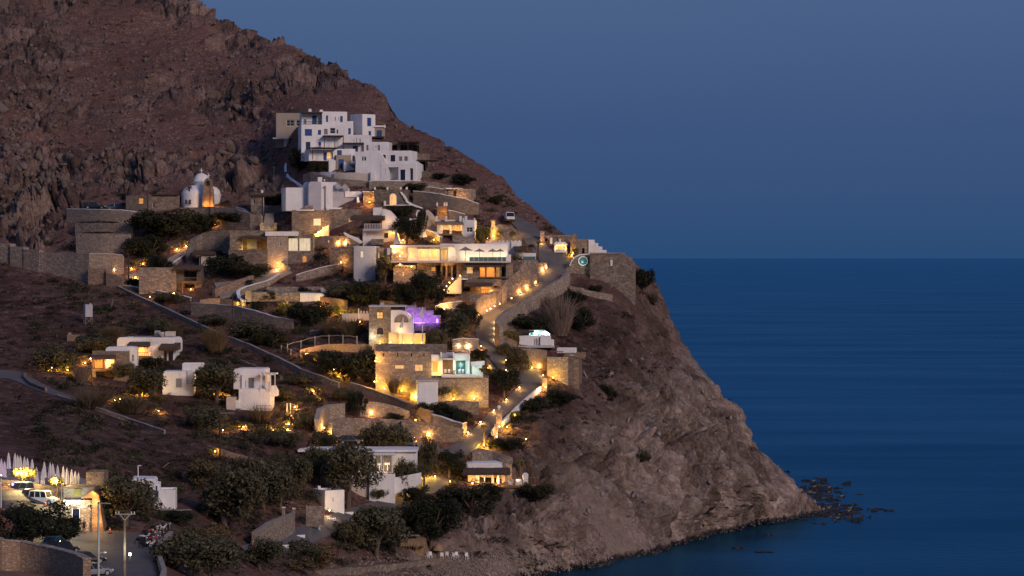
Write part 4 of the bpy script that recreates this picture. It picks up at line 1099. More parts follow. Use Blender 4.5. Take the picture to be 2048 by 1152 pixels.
h = House('thatched_house', 'stone house with thatched open porch between the chapel and the white building', 530, 430, yaw=3)
h.b(502, 386, 526, 430, 'fieldstone', 0, 5, [(506, 397, 510, 408, 'white_slim')], sink=2); h.b(525.6, 388, 562, 430, 'fieldstone_dark', 1.6, 4, [(529, 394, 540, 410, 'open'), (543, 394, 558, 410, 'open')], sink=2); h.thatch(500, 382, 566, 393, -.6, 4, seed=90); h.box(522, 380, 526, 386, 1, .6, 'whitewash', 'chimney'); h.b(525, 411, 562, 431, 'fieldstone', -.2, 2, sink=2); h.box(526.6, 388, 527.8, 430, -.4, .12, 'canvas_pale', 'post')
h = House('stone_stairs', 'white edged stone stairs with lamps right of the chapel wall', 536, 462, cat='stairs', dd=-1.0)
for k in range(9): h.box(524 + k * .3, 458 - k * 4.0, 548 - k * .5, 463, .2 + k * .55, .6, 'concrete', 'step')
h.b(520, 446, 526, 463, 'fieldstone_pale', -.2, 1.2, rim=0, sink=1, name='pier'); h.b(548, 446, 554, 463, 'fieldstone_pale', -.2, 1.2, rim=0, sink=1, name='pier'); glow(h.root, (h.U(530), -.8, h.Z(455)), 5, PALE); glow(h.root, (h.U(545), -.8, h.Z(455)), 5, PALE)
# ------------------------------------------------------------------ restaurant with terrace
h = House('restaurant', 'long lit restaurant with glass terrace and stone lower floor', 900, 556, D=gD(900, 556) - .8, cat='restaurant')
FR = h
h.b(782, 494, 814, 523, 'fieldstone', 2.5, 6, [], sink=0); h.b(813.5, 495, 834, 523, 'cream_plaster', 2.6, 6, [(816, 503, 829, 515, 'lit')])
h.b(833.6, 497, 878, 523, 'cream_plaster', 2.4, 6, [(836, 500, 856, 519.5, 'lit_door'), (858, 500, 876, 519.5, 'lit_door')]); h.slab(780, 490, 908, 494.5, 'cream_plaster', 1.0, 7)
h.b(878, 487, 1016, 523, 'whitewash', 6.5, 3, [(880, 499, 893, 521, 'lit_open'), (895, 499, 908, 521, 'lit_open')], rim=0)
h.box(782, 522.5, 1022, 525.5, -1.2, 8, 'cream_plaster', 'terrace_slab'); h.railing(836, 514, 938, 522.4, -1.1, 'canvas_pale', .28, .05, 'balustrade')
for k in range(8):
    x0 = 939 + k * 9.3; h.box(x0, 514, x0 + 8.9, 522.4, -1.1, .03, 'glass_teal', 'glass_panel')
for k, x in enumerate((884, 893, 903, 915, 926, 944, 953, 966, 975, 992)):
    h.box(x, 517.4, x + 4.4, 518.4, .3 + (k % 3) * .7, .8, 'grey_wood', 'table_top'); h.box(x + 1.8, 518.4, x + 2.5, 522.4, .6 + (k % 3) * .7, .12, 'dark_wood', 'table_leg')
    h.box(x - 2.8, 516.4, x - 2.2, 522.4, .4 + (k % 3) * .7, .5, 'canvas_grey', 'chair_back'); h.box(x - 2.2, 519.6, x + .2, 520.4, .4 + (k % 3) * .7, .5, 'canvas_grey', 'chair_seat')
h.box(1012, 509, 1022, 522.4, -1.15, 1, 'whitewash', 'end_pier'); h.prof([(895, 521), (895, 490), (900, 488), (907, 495), (914, 508), (918, 521)], 'whitewash', 4, 1, 'curved_wall')
h.b(882, 526, 925, 560, 'fieldstone', 1.0, 4, [(884, 531, 891, 557, 'open'), (894, 531, 902, 557, 'open'), (905, 531, 913, 557, 'open')], sink=3); h.b(925, 526, 1012, 562, 'fieldstone', .2, 5, [(933, 533, 946, 547, 'lit'), (960, 534, 970, 554, 'amber_lit_open'), (973, 534, 989, 554, 'amber_lit_open'), (992, 534, 999, 554, 'amber_lit_open'), (1003, 533, 1010, 554, 'open')], sink=3)
h.b(1012, 525.7, 1026, 562, 'fieldstone_pale', -.5, 4, sink=3); h.thatch(929, 526, 1003, 535, -1.2, 2.0, seed=8); h.b(833, 526, 882, 556, 'fieldstone_dark', 2.0, 3, [(862, 534, 870, 542, 'amber'), (872, 531, 880, 556, 'open')], sink=3)
h.box(960, 553.5, 1012, 556, -1.4, 2, 'warm_wood', 'balcony_floor')
for x, w_ in ((842, 12), (866, 12), (887, 24), (902, 22)): glow(h.root, (h.U(x), 1.2, h.Z(502)), w_, PALE, .3)
for x, w_ in ((930, 12), (955, 10), (985, 12), (1008, 14)): glow(h.root, (h.U(x), 5.5, h.Z(516)), w_, PALE, .3)
for x in (965, 981): glow(h.root, (h.U(x), .9, h.Z(538)), 16, WARM)
glow(h.root, (h.U(895), -.2, h.Z(533)), 16, WARM)
for k, (x, yt, w_) in enumerate(((931, 493, 28), (959, 497, 20), (985.5, 497.6, 18.5), (1000.6, 497.6, 16.5))):
    u_ = empty('parasol', P(x, 522.4, h.D + 2.5), 0, ['biggest grey parasol on the restaurant terrace', 'second grey parasol from the left on the restaurant terrace', 'third grey parasol from the left on the restaurant terrace', 'rightmost grey parasol on the restaurant terrace'][k], 'parasol', 'open parasols of the restaurant')
    hh = (522.4 - yt) / h.s; rr = w_ / 2 / h.s
    mb = MB(); mb.lathe([(.02, hh), (rr * .5, hh - rr * .28), (rr, hh - rr * .5), (rr * .98, hh - rr * .5 - .12)], 10); mb.build('canopy', 'canvas_grey', u_)
    mb = MB(); mb.tube([(0, 0, 0), (0, 0, hh + .1)], .05, 6); mb.build('pole', 'dark_wood', u_); mb = MB(); mb.lathe([(0, .1), (.3, .1), (.32, 0)], 10); mb.build('base', 'concrete', u_)
lamp(789, 508, 'big white lantern at the left corner of the restaurant', 60, PALE, D=h.D + 1.0, size=2.2, name='lantern', group='lanterns'); lamp(800, 514, 'small table lamp left of the restaurant window', 18, D=h.D + 1.2)
lamp(823, 535, 'lamp on the small terrace under the restaurant left wing', 26, D=h.D - 1.0); lamp(800, 531, 'lamp behind the white wall of the crenellated tower', 22, D=h.D - .6)
h = House('stone_tower', 'crenellated stone tower with lit slit window under the restaurant', 810, 563, cat='tower')
h.b(787, 536, 824, 563, 'fieldstone', 0, 5, [(805, 543, 808.5, 552, 'lit_slim')], sink=3); h.merlons((788, 794, 800, 806, 812, 818, 823), 533, 536.2, 3, 'fieldstone'); h.prof([(789, 536), (789, 531), (796, 529), (801, 523), (805, 530), (830, 530), (832, 538), (824, 540)], 'whitewash', 2, .5, 'parapet')
h.b(824, 540, 834, 563, 'fieldstone', 1, 4, [(825.5, 544, 828, 559, 'amber_slim')], sink=3)

h = House('thatched_house', 'stone house with straw canopy and lit wooden balcony below the restaurant', 960, 600, D=gD(960, 604) - .4)
h.b(919, 558, 1003, 606, 'fieldstone', .8, 4, [(926, 566, 940, 582, 'open'), (962, 568, 984, 590, 'amber_lit_open'), (986, 572, 997, 588, 'open')], sink=3); h.thatch(928, 565, 985, 574, -1.8, 2.6, seed=12); h.prof([(906, 582), (917, 560), (919, 560), (919, 584), (900, 584)], 'whitewash', -.5, 1.2, 'stair_wall'); h.slab(917, 557, 936, 559.5, 'whitewash', -.5, 2)
h.b(910, 588, 960, 612, 'fieldstone_dark', -.9, 3, sink=2); h.box(962, 586, 998, 588.5, -1.2, 2, 'warm_wood', 'balcony_floor'); h.railing(962, 579, 998, 586, -1.15, 'warm_wood', .4)
for x in (966, 975, 983): h.box(x, 588.6, x + 1.6, 606, -1.1, .15, 'warm_wood', 'post')
h.stairs(893, 581, 923, 551, 10, -1.6, 1.4, 'cream_plaster', 'steps')
glow(h.root, (h.U(968), -.6, h.Z(578)), 26, WARM); glow(h.root, (h.U(980), -.6, h.Z(578)), 26, WARM); glow(h.root, (h.U(972), -1.6, h.Z(596)), 20, WARM); glow(h.root, (h.U(910), -2.2, h.Z(580)), 5, WARM)
for k, (x, y) in enumerate(((920, 553), (905, 559), (899, 567), (893, 574), (888, 582))): lamp(x, y, 'lamp on the lit garden stairs below the restaurant, %s from the top' % ORD[k], 7, YEL if k > 1 else WARM, D=h.D - 2.2)
h = House('gate_pillar', 'stone pillar with white cap beside the garden stairs', 877, 605, cat='pillar'); h.b(873, 577, 881, 605, 'fieldstone', 0, .8, rim=0, sink=1); h.prof([(872.5, 577), (873.5, 573), (880.5, 573), (881.5, 577)], 'whitewash', -.1, 1, 'cap'); h.box(874.5, 571, 879.5, 573, .1, .6, 'whitewash', 'finial')
h = House('white_pillar', 'thin leaning white post beside the capped stone pillar', 866, 604, cat='post'); h.prof([(862, 575), (865, 575), (869, 604), (866, 604)], 'whitewash', 0, .4, 'shaft')
wall('garden_wall', 'curved stone garden wall with pale coping, lit by the star shaped lamp', [(870, 613, 622), (882, 608, 622), (905, 605, 622), (924, 602, 620)], 'fieldstone_pale', .6, 'whitewash'); wall('garden_wall', 'low stone wall right of the star shaped lamp', [(893, 618, 640), (915, 618, 640), (933, 619, 645)], 'fieldstone', .7, 'whitewash')
lamp(889, 621, 'very bright lamp on the garden wall right of the violet wall', 36, WARM, dd=-1.2, size=1.5)
wall('retaining_wall', 'stone stump lit amber left of the garden stairs', [(767, 588, 590), (795, 588, 612), (806, 588, 612)], 'fieldstone_pale', .8); lamp(796, 606, 'lamp under the lit stone stump', 20, dd=-1.2)

# grey tower and stone house in the middle
h = House('tower_house', 'plain grey plaster tower with one lit slit window', 729, 560, yaw=-6, cat='tower')
h.b(707, 492, 751, 560, 'grey_or_shade_plaster', 0, 6, [(721, 502, 727.5, 515, 'pale_lit_slim')], sink=2); h.b(752, 496, 766, 545, 'fieldstone_dark', 1.5, 4, [(754, 505, 757, 520, 'lit_slim')], sink=2)
h = House('small_house', 'little white kiosk right of the grey tower', 770, 502, dd=-2.0); h.b(760, 496, 780, 502, 'whitewash', 0, 2, [(765, 497, 774, 501.5, 'open')], sink=2)
wall('retaining_wall', 'stone wall with lamp joining the grey tower', [(660, 494, 536), (685, 494, 536), (707, 493, 540)], 'fieldstone', 1.2, 'grey_or_shade_plaster', sink=2); lamp(682, 526, 'lamp on the stone wall left of the grey tower', 10, dd=-3.6)
h = House('stone_house', 'wide low stone house with white roof slab and thatched recess', 520, 535, D=gD(550, 530) - 1.0)
h.b(459, 461, 535, 510, 'fieldstone', .6, 7, [(484, 472, 533, 505, 'open')], sink=2); h.b(534.6, 466, 576, 537, 'fieldstone_pale', -.6, 7, [(560, 483, 563, 492, 'white_slim')], sink=2); h.b(575.5, 470, 626, 537, 'fieldstone', .4, 7, [(576.5, 476, 596, 502, 'pale_lit_door'), (598, 476, 621, 502, 'pale_lit_door')], sink=2)
h.slab(531, 463, 596, 472, 'whitewash', -.9, 3); h.thatch(482, 470, 534, 477, -.6, 2, seed=21); h.b(458, 500, 536, 537, 'fieldstone_dark', -.9, 4, sink=2); h.arch(605, 512, 613, 528, 'lit_amber', 'terracotta', .38, 'door', .1, False)
h.box(492, 478, 512, 497, 1.9, .1, 'grey_paint', 'curtain'); glow(h.root, (h.U(488), .4, h.Z(500)), 24, YEL); glow(h.root, (h.U(558), -1.6, h.Z(530)), 34, WARM); glow(h.root, (h.U(528), .6, h.Z(498)), 10, WARM)
wall('retaining_wall', 'curving stone wall rising left of the low stone house', [(385, 505, 524), (393, 478, 512), (405, 466, 508), (430, 460, 506), (460, 460, 507)], 'fieldstone', 1.4, sink=2.5, dd=-.6)
lamp(553, 541, 'lamp at the foot of the stone pillar of the low stone house', 12); lamp(632, 483, 'bright yellow lamp beside the white arch above the palm', 60, YEL, dd=-1)
wall('garden_wall', 'stone wall with two little white arches above the palm', [(622, 474, 494), (650, 472, 494), (690, 472, 494), (716, 474, 492)], 'fieldstone_pale', .8, sink=2); lamp(676, 489, 'amber lamp under the round white window above the palm', 32, dd=-1.2); lamp(690, 489, 'amber lamp right of the round white window above the palm', 32, dd=-1.2)
h = House('round_window', 'small white rimmed round window in the garden wall above the palm', 663, 488, cat='window', dd=-1.0)
mb = MB(); mb.lathe([(.42, 0), (.42, .15), (.62, .15), (.62, 0)], 16); o_ = mb.build('rim', 'whitewash', h.root, (0, -.05, .45)); o_.rotation_euler = (R(90), 0, 0); mb = MB(); mb.lathe([(0, .02), (.42, .02)], 16); o_ = mb.build('pane', 'glass_dark', h.root, (0, -.05, .45)); o_.rotation_euler = (R(90), 0, 0)
h = House('small_house', 'pale shed with dark thatch left of the bushes', 416, 531)
h.b(399, 511, 432, 531, 'cream_plaster', 0, 3, [(394 + 5.5, 512, 402, 530, 'open')], sink=1); h.thatch(385, 500, 432, 511, -.5, 3.5, seed=30)
h = House('stone_house', 'stone house with thatched balcony and red-brown posts below the curving wall', 330, 584, D=gD(335, 584) - .5)
h.b(278, 535, 352, 585, 'fieldstone', 0, 6, [(333, 566, 340, 575, 'grey')], sink=2); h.b(351.5, 532, 402, 586, 'fieldstone_dark', 1.2, 5, [(367, 541, 392, 562, 'open'), (367, 567, 388, 586, 'open')], sink=2); h.thatch(348, 530, 404, 540, -.8, 2.4, seed=31)
h.box(364, 563, 402, 565.5, -1, 2.2, 'warm_wood', 'balcony_floor'); h.railing(364, 555, 402, 562.9, -.95, 'warm_wood', .35); h.box(365, 565.6, 367, 586, -.95, .2, 'warm_wood', 'post'); lamp(381.5, 580, 'tiny lamp in the dark recess under the thatched balcony', 8, D=h.D + .6)
wall('garden_wall', 'white coped low wall in front of the thatched balcony house', [(247, 571, 576), (300, 578, 584), (345, 588, 594), (380, 596, 602)], 'fieldstone', .4, 'whitewash'); lamp(348, 588, 'bright lamp on the white coped low wall', 20, dd=-2.4)
lamp(229, 543, 'lamp at the foot of the rounded stone wall', 10, dd=-3.8)
for k, (x, y) in enumerate(((263, 538), (286, 529), (354, 500), (372, 493), (271, 556))): lamp(x, y, 'flat path lamp, %s' % ['first from the rounded stone wall', 'second from the rounded stone wall', 'below the big bush', 'at the top of the white edged path', 'by the corner of the thatched balcony house'][k], 16, dd=-.6)
wall('garden_wall', 'white edged sloping path wall below the big bush', [(337, 533, 537), (358, 518, 524), (388, 498, 506)], 'fieldstone', .4, 'whitewash')
wall('garden_wall', 'curved white wall around the pool terrace', [(560, 548, 556), (540, 560, 570), (510, 568, 578), (486, 576, 588), (473, 586, 598), (476, 596, 606), (486, 603, 612)], 'fieldstone_pale', .6, 'whitewash')
wall('garden_wall', 'stone wall with white top climbing to the grey tower', [(592, 550, 562), (625, 540, 556), (655, 532, 548), (684, 527, 540)], 'fieldstone', .5, 'whitewash')
wall('retaining_wall', 'reddish stone bank below the bushes', [(430, 578, 596), (470, 562, 584), (508, 550, 572)], 'stacked_stone', 1.0, sink=2, dd=.5)
h = House('pool_terrace', 'grey pool terrace with low round wall', 570, 602, cat='pool', D=gD(570, 600) - 1.2)
h.box(492, 585, 652, 603, 0, 6, 'fieldstone', 'basin'); h.box(505, 583.6, 648, 584.9, .4, 5, 'pool_water', 'water'); h.b(600, 586, 650, 604, 'whitewash', -.3, 1.0, rim=0); h.prof([(490, 604), (491, 584), (494, 580), (499, 580), (503, 585), (504, 604)], 'concrete', -.4, .6, 'end_wall'); h.b(528, 574, 648, 585, 'fieldstone', 6, .6, rim=0, name='back_wall'); h.prof([(640, 606), (640, 576), (646, 578), (652, 590), (654, 606)], 'grey_or_shade_plaster', 2, 3, 'round_end')
glow(h.root, (h.U(640), -1.2, h.Z(598)), 8, PALE); glow(h.root, (h.U(545), 1.5, h.Z(581)), 5, TEAL)
wall('retaining_wall', 'rough pinkish stone bank right of the pool terrace', [(640, 594, 612), (668, 596, 618), (688, 600, 620)], 'stacked_stone', 1.0, sink=2)
wall('retaining_wall', 'long brown wall with white line below the pool terrace', [(382, 606, 630), (430, 608, 634), (470, 612, 640), (510, 622, 648), (548, 634, 654), (584, 640, 658)], 'fieldstone_dark', .8, 'grey_or_shade_plaster', sink=2, cw=.06)
wall('path_wall', 'long thin wall with pale coping descending from the rounded stone wall', [(224, 567, 570), (270, 590, 594), (320, 612, 617), (380, 640, 646), (440, 668, 674), (500, 690, 698), (560, 718, 727), (600, 738, 748), (640, 752, 764), (676, 766, 776)], 'fieldstone', .4, 'concrete', dd=-.5)
wall('path_wall', 'lower stretch of the diagonal coped wall below the fortified hotel', [(700, 765, 778), (740, 778, 792), (780, 792, 808), (820, 808, 826), (862, 824, 846)], 'fieldstone', .5, 'concrete', dd=-.5)

# ------------------------------------------------------------------ cape buildings and upper road walls
wall('retaining_wall', 'stone wall with white crenellated wall above, left of the upper road', [(985, 455, 482), (1000, 449, 482), (1020, 452, 482), (1044, 468, 484)], 'fieldstone', 1.0, sink=2)
h = House('white_wall', 'white crenellated wall above the restaurant parasols', 1008, 506, cat='wall', dd=-.4)
h.b(973, 484, 1022, 508, 'whitewash', 0, .6, rim=0, sink=1); h.b(1022.3, 483, 1043, 508, 'whitewash', -.4, .6, rim=0, sink=1); h.merlons([975 + 8 * k for k in range(9)], 481, 484.2, 3.6, depth=.6)
h = House('lit_column', 'tall yellow lit garden column beside the green hedge', 986, 480, cat='column'); h.b(983, 442, 990, 480, 'cream_plaster', 0, .8, rim=0, sink=1, name='shaft'); h.slab(981, 440, 992, 442.4, 'fieldstone', -.2, 1.2, 'cap'); lamp(986, 474, 'yellow lamp at the foot of the tall garden column', 60, YEL, D=h.D - 1.4)
h = House('thatched_house', 'small thatched bar beside the plunge pool left of the road', 1054, 520, dd=-1.0)
h.b(1032, 502, 1048, 522, 'cream_plaster', .5, 2, sink=2); h.thatch(1028, 492, 1052, 502, -.4, 2.6, seed=41); h.b(1046, 506, 1072, 522, 'whitewash', 1.4, 2, rim=0); h.box(1046, 513, 1071, 519.6, -.5, .05, 'glass_teal', 'glass_panel'); h.box(1046, 519.8, 1072, 522, -.6, 2.2, 'pool_water', 'plunge_pool')
wall('round_tower_wall', 'tall rounded stone bastion at the bend of the lit road', [(1012, 560, 596), (1024, 552, 594), (1036, 543, 590), (1046, 521, 584), (1062, 520, 577), (1074, 521, 570), (1077, 523, 562)], 'fieldstone', 2.5, sink=2.5, rag=.03)
wall('road_wall', 'stone wall with wall lamps along the lower lit road', [(953, 600, 636), (966, 590, 632), (985, 588, 622), (1003, 574, 612), (1014, 560, 604)], 'fieldstone', 1.5, sink=2)
wall('road_wall', 'low stone wall stub with two lamps at the top of the lit road', [(1077, 526, 548), (1087, 525, 545), (1094, 525, 540)], 'fieldstone_pale', .6, sink=1)
wall('road_parapet', 'curving stone parapet on the sea side of the lit road', [(1141, 534, 560), (1138, 545, 572), (1126, 556, 582), (1108, 566, 592), (1086, 580, 606), (1062, 595, 620), (1040, 608, 636), (1020, 620, 652), (1003, 632, 668), (997, 640, 690), (999, 655, 700)], 'fieldstone_pale', .7, sink=3, dd=-1.2)
for k, (x, y) in enumerate(((1093, 537.6), (1086.5, 542.6), (1071.6, 568), (1055, 578), (1042, 586.5), (1023, 598), (999.6, 609), (989, 614), (981, 619), (974, 623), (957, 632))):
    lamp(x, y, 'wall lamp on the left of the lit road, %s from the top' % ORD[k], 12, WARM, **({'dd': -1.0} if k < 5 else {'D': gD(x, y + 12) - 1.0}), group='wall lamps of the lit road')
for k, (x, y) in enumerate(((990, 644), (990, 656), (991, 668), (991, 680), (1001, 690))):
    lamp(x, y, 'kerb lamp on the right edge of the narrow road bend, %s from the top' % ORD[k], 7, PALE, dd=-.8, group='kerb lamps of the road bend', size=.7)
h = House('kiosk', 'lit stone kiosk with white pyramid roof at the end of the road', 1121, 505, cat='kiosk')
h.b(1108, 489, 1134, 505, 'cream_plaster', 0, 2.5, [(1112, 492, 1130, 503, 'lit_open')], rim=0, sink=1); h.prof([(1106.5, 489), (1111, 483.5), (1130, 483.5), (1135.5, 489)], 'whitewash', -.3, 3, 'roof'); h.box(1119, 478, 1122, 483.6, .8, .4, 'whitewash', 'finial'); h.box(1108, 500, 1134, 505, -.9, .8, 'whitewash', 'counter'); glow(h.root, (h.U(1116), -.3, h.Z(498)), 14, PALE); glow(h.root, (h.U(1127), -.3, h.Z(498)), 14, PALE)
h = House('stone_house', 'stone gatehouse with grey door behind the kiosk', 1100, 488, yaw=-5)
h.b(1086, 470, 1140, 490, 'fieldstone', 1.5, 4, [(1103, 474, 1115, 489, 'grey_door'), (1089, 477, 1094, 486, 'open')], sink=2); h.prof([(1099, 488), (1099, 478), (1101, 475), (1104, 475), (1104, 488)], 'whitewash', .8, .5, 'white_pier'); h.b(1080, 462, 1088, 490, 'fieldstone_pale', .4, 1.2, rim=0, sink=1); glow(h.root, (h.U(1083), -1.0, h.Z(484)), 22, WARM)
h = House('stone_house', 'stone cape house with stepped white side wall', 1165, 508, yaw=-6)
h.b(1144, 478, 1178, 508, 'fieldstone', 0, 6, [(1164, 496, 1169, 508, 'open')], sink=2); h.prof([(1140, 508), (1141, 478), (1147, 466), (1152, 468), (1154, 478), (1154, 508)], 'stacked_stone', -.5, 2, 'buttress')
h.prof([(1177, 508), (1177, 479.5), (1187, 479.5), (1187, 486), (1194, 486), (1194, 493), (1202, 493), (1202, 500), (1211, 500), (1211, 508)], 'whitewash', -.3, 4, 'stepped_wall'); lamp(1144, 511, 'lamp among plants by the cape house', 18, YEL)
h = House('cape_wall', 'massive stone wall at the cape end with small white slit', 1225, 575, cat='wall', yaw=-6, D=gD(1220, 566) - .8)
h.prof([(1180, 612), (1180, 508), (1247, 507.5), (1252, 513), (1261, 514), (1263, 521), (1268, 529), (1269, 612)], 'fieldstone', 0, 5, 'stonework'); h.arch(1221, 519, 1226, 532, 'whitewash', 'fieldstone_pale', 0, 'window', .1, False); h.prof([(1180, 505), (1180, 508.2), (1247, 507.6), (1247, 505.6)], 'fieldstone_pale', -.15, 5.2, 'coping')
h = House('round_window_wall', 'curved stone wall with round teal window and white coping', 1162, 545, cat='wall', D=gD(1162, 545) - 1.0)
h.prof([(1140, 560), (1140, 528), (1143, 520), (1150, 514), (1160, 510), (1186, 509), (1186, 562)], 'fieldstone', 0, 1.0, 'stonework'); h.prof([(1139, 532), (1141, 525), (1145, 518), (1151, 512), (1160, 508), (1186, 507), (1186, 509.3), (1161, 510.3), (1152, 514.5), (1146, 520), (1142, 527), (1141, 532)], 'whitewash', -.12, 1.2, 'coping')
mb = MB(); mb.lathe([(.78, 0), (.78, .2), (1.0, .2), (1.0, 0)], 24); o_ = mb.build('window', 'whitewash', h.root, (h.U(1166), 0, h.Z(522))); o_.rotation_euler = (R(90), 0, 0); mb = MB(); mb.lathe([(0, .05), (.78, .05)], 24); p_ = mb.build('pane', 'glass_teal', o_); glow(h.root, (h.U(1165), -.9, h.Z(524)), 3, TEAL)

# ------------------------------------------------------------------ pool house and bastion below the road
h = House('pool_house', 'white pool house with teal lit recess on the cliff edge', 1070, 692, cat='house')
h.prof([(1038, 692), (1038, 672), (1070, 671), (1080, 673), (1080, 692)], 'whitewash', 0, 4); h.b(1080, 672, 1102, 691, 'whitewash', -.4, 4); h.b(1058, 661, 1090, 673, 'whitewash', 2.4, 3, [(1056 + 4, 663, 1068, 672, 'teal')]); h.thatch(1038, 660, 1068, 666, 1, 3, 'thatch', seed=50); h.prof([(1078, 671), (1081, 665), (1090, 661), (1101, 668), (1101, 671)], 'whitewash', 1.2, 3, 'vault'); h.box(1036, 691, 1109, 695, -1.2, 6, 'grey_or_shade_plaster', 'terrace_slab'); h.prof([(1102, 696), (1102, 679), (1105, 678), (1108, 680), (1108, 696)], 'whitewash', -.3, .6, 'handrail_wall')
for x in (1071.5, 1078): h.box(x, 676, x + 1.8, 690, -.46, .05, 'dark_wood', 'door')
glow(h.root, (h.U(1068), 1.6, h.Z(667)), 14, TEAL); glow(h.root, (h.U(1092), .6, h.Z(669)), 16, TEAL)
wall('retaining_wall', 'brown stone wall under the white pool house', [(1044, 697, 735), (1070, 697, 738), (1094, 700, 742)], 'fieldstone_dark', 1.5, sink=2)
wall('retaining_wall', 'rough low stone wall with palms at the start of the bend', [(1001, 650, 662), (1030, 650, 662), (1060, 650, 662)], 'fieldstone', .8, sink=2)
wall('retaining_wall', 'rocky stone bank beside the bend kerb lamps', [(1000, 668, 700), (1018, 676, 702), (1034, 682, 700)], 'stacked_stone', 1.0, sink=2)
h = House('stone_bastion', 'lit stone bastion with straw canopy below the pool house', 1125, 762, cat='house', yaw=-8)
h.b(1094, 714, 1136, 762, 'fieldstone_pale', 0, 6, sink=2); h.b(1135, 718, 1157, 762, 'fieldstone', .6, 5, sink=2); h.b(1108, 697, 1146, 708, 'whitewash', 4, 2); h.thatch(1126, 706, 1166, 717, 1, 3.5, 'straw_pale', .6, 51); h.box(1098, 703.5, 1123, 705, 1.5, 1.2, 'red_paint', 'awning'); h.box(1098, 705, 1099, 714, 2, .1, 'dark_metal', 'post'); h.box(1121, 705, 1122, 714, 2, .1, 'dark_metal', 'post'); h.b(1137, 710, 1146, 719, 'cream_plaster', .9, 2, rim=0)
lamp(1106, 757, 'lamp at the foot of the lit stone bastion', 24, YEL, dd=-1.2); lamp(1079, 736, 'bright lamp on the road wall beside the stone bastion', 12, WARM, dd=-1.2)
h = House('wooden_stair', 'grey wooden stair leaning on the slope right of the bastion', 1172, 760, cat='stairs'); h.prof([(1166, 742), (1169, 742), (1177, 760), (1174, 760)], 'grey_wood', 0, .15, 'stringer'); h.prof([(1166, 742), (1169, 742), (1177, 760), (1174, 760)], 'grey_wood', .9, .15, 'stringer')
for k in range(7): h.box(1167 + k * 1.2, 743 + k * 2.6, 1169.5 + k * 1.2, 743.6 + k * 2.6, .15, .75, 'grey_wood', 'tread')
h = House('gate_pillar', 'lit square stone pillar at the road edge below the bastion', 1089, 780, cat='pillar'); h.b(1085, 757, 1094, 780, 'fieldstone_pale', 0, 1, rim=0, sink=1, name='shaft'); h.slab(1084, 755, 1095, 757.4, 'fieldstone', -.1, 1.2, 'cap'); lamp(1091, 776, 'bright lamp at the foot of the lit square pillar', 16, WARM, D=h.D - .9)
wall('road_parapet', 'low white kerb wall along the lower road', [(1083, 772, 777), (1070, 782, 788), (1054, 796, 803), (1036, 812, 820), (1018, 830, 838), (1002, 846, 854), (986, 860, 868)], 'whitewash', .35, rag=.01, sink=.8, dd=-.9)
for k, (x, y, w_) in enumerate(((1080, 783, 16), (1039, 777, 10), (1013, 801, 11), (988, 823, 12), (961, 846, 15), (936, 867, 15), (1029, 834, 14), (1086, 752, 6))):
    lamp(x, y, ['bright lamp outside the white kerb wall below the square pillar', 'lamp on the left verge under the dark roadside bush', 'second lamp on the left verge of the lower road', 'third lamp on the left verge of the lower road', 'fourth lamp on the left verge of the lower road', 'lowest lamp on the left verge at the junction', 'lamp in a shrub outside the white kerb wall', 'faint kerb lamp between the bastion and the square pillar'][k], w_, WARM if k != 6 else YEL, dd=-.9)
for k, (x, y0, y1, w_) in enumerate(((998, 822, 858, 12), (992, 850, 878, 7))):
    h = House('gate_pillar', ['tall lit stone gate pillar at the foot of the white kerb', 'thin lit stone post below the tall gate pillar'][k], x, y1, cat='pillar', dd=-1.2); h.b(x - w_ / 2, y0, x + w_ / 2, y1, 'fieldstone_pale', 0, 1, rim=0, sink=1, name='shaft'); h.slab(x - w_ / 2 - 1, y0 - 2.4, x + w_ / 2 + 1, y0 + .3, 'fieldstone', -.1, 1.2, 'cap')
    lamp(x + 1, y1 - 3, ['lamp lighting the tall gate pillar', 'lamp lighting the thin stone post'][k], 14, WARM, D=h.D - .9)
lamp(1014, 856, 'yellow lamp in the low shrub right of the gate pillars', 30, YEL, dd=-.9); lamp(968, 892, 'yellow lamp under the small roadside palm', 50, YEL, dd=-.9)
h = House('urn', 'white urn on a stone post at the lower road gate', 944, 826, cat='urn')
h.b(940, 820, 948, 830, 'fieldstone', 0, .8, rim=0, sink=1, name='post'); mb = MB(); mb.lathe([(0, 0), (.22, 0), (.12, .12), (.35, .45), (.38, .7), (.25, .85), (.3, .95), (0, .95)], 14, (0, .4, h.Z(820))); h.part(mb, 'bowl', 'whitewash', smooth=True)
h = House('urn', 'white urn on top of the tall lit gate pillar', 998, 858, cat='urn', dd=-1.2); mb = MB(); mb.lathe([(0, 0), (.2, 0), (.12, .1), (.3, .35), (.32, .55), (.2, .7), (0, .75)], 14, (0, .5, h.Z(819.4))); h.part(mb, 'bowl', 'whitewash', smooth=True)
wall('planter_wall', 'plain stone block under the hotel terrace with bush behind', [(892, 803, 826), (925, 802, 828), (958, 804, 828)], 'fieldstone_dark', 1.6, sink=1.5); wall('garden_wall', 'white topped bank wall beside the lower road gate', [(862, 828, 846), (905, 842, 860), (925, 847, 868), (934, 846, 866)], 'fieldstone', .6, 'whitewash', sink=1)

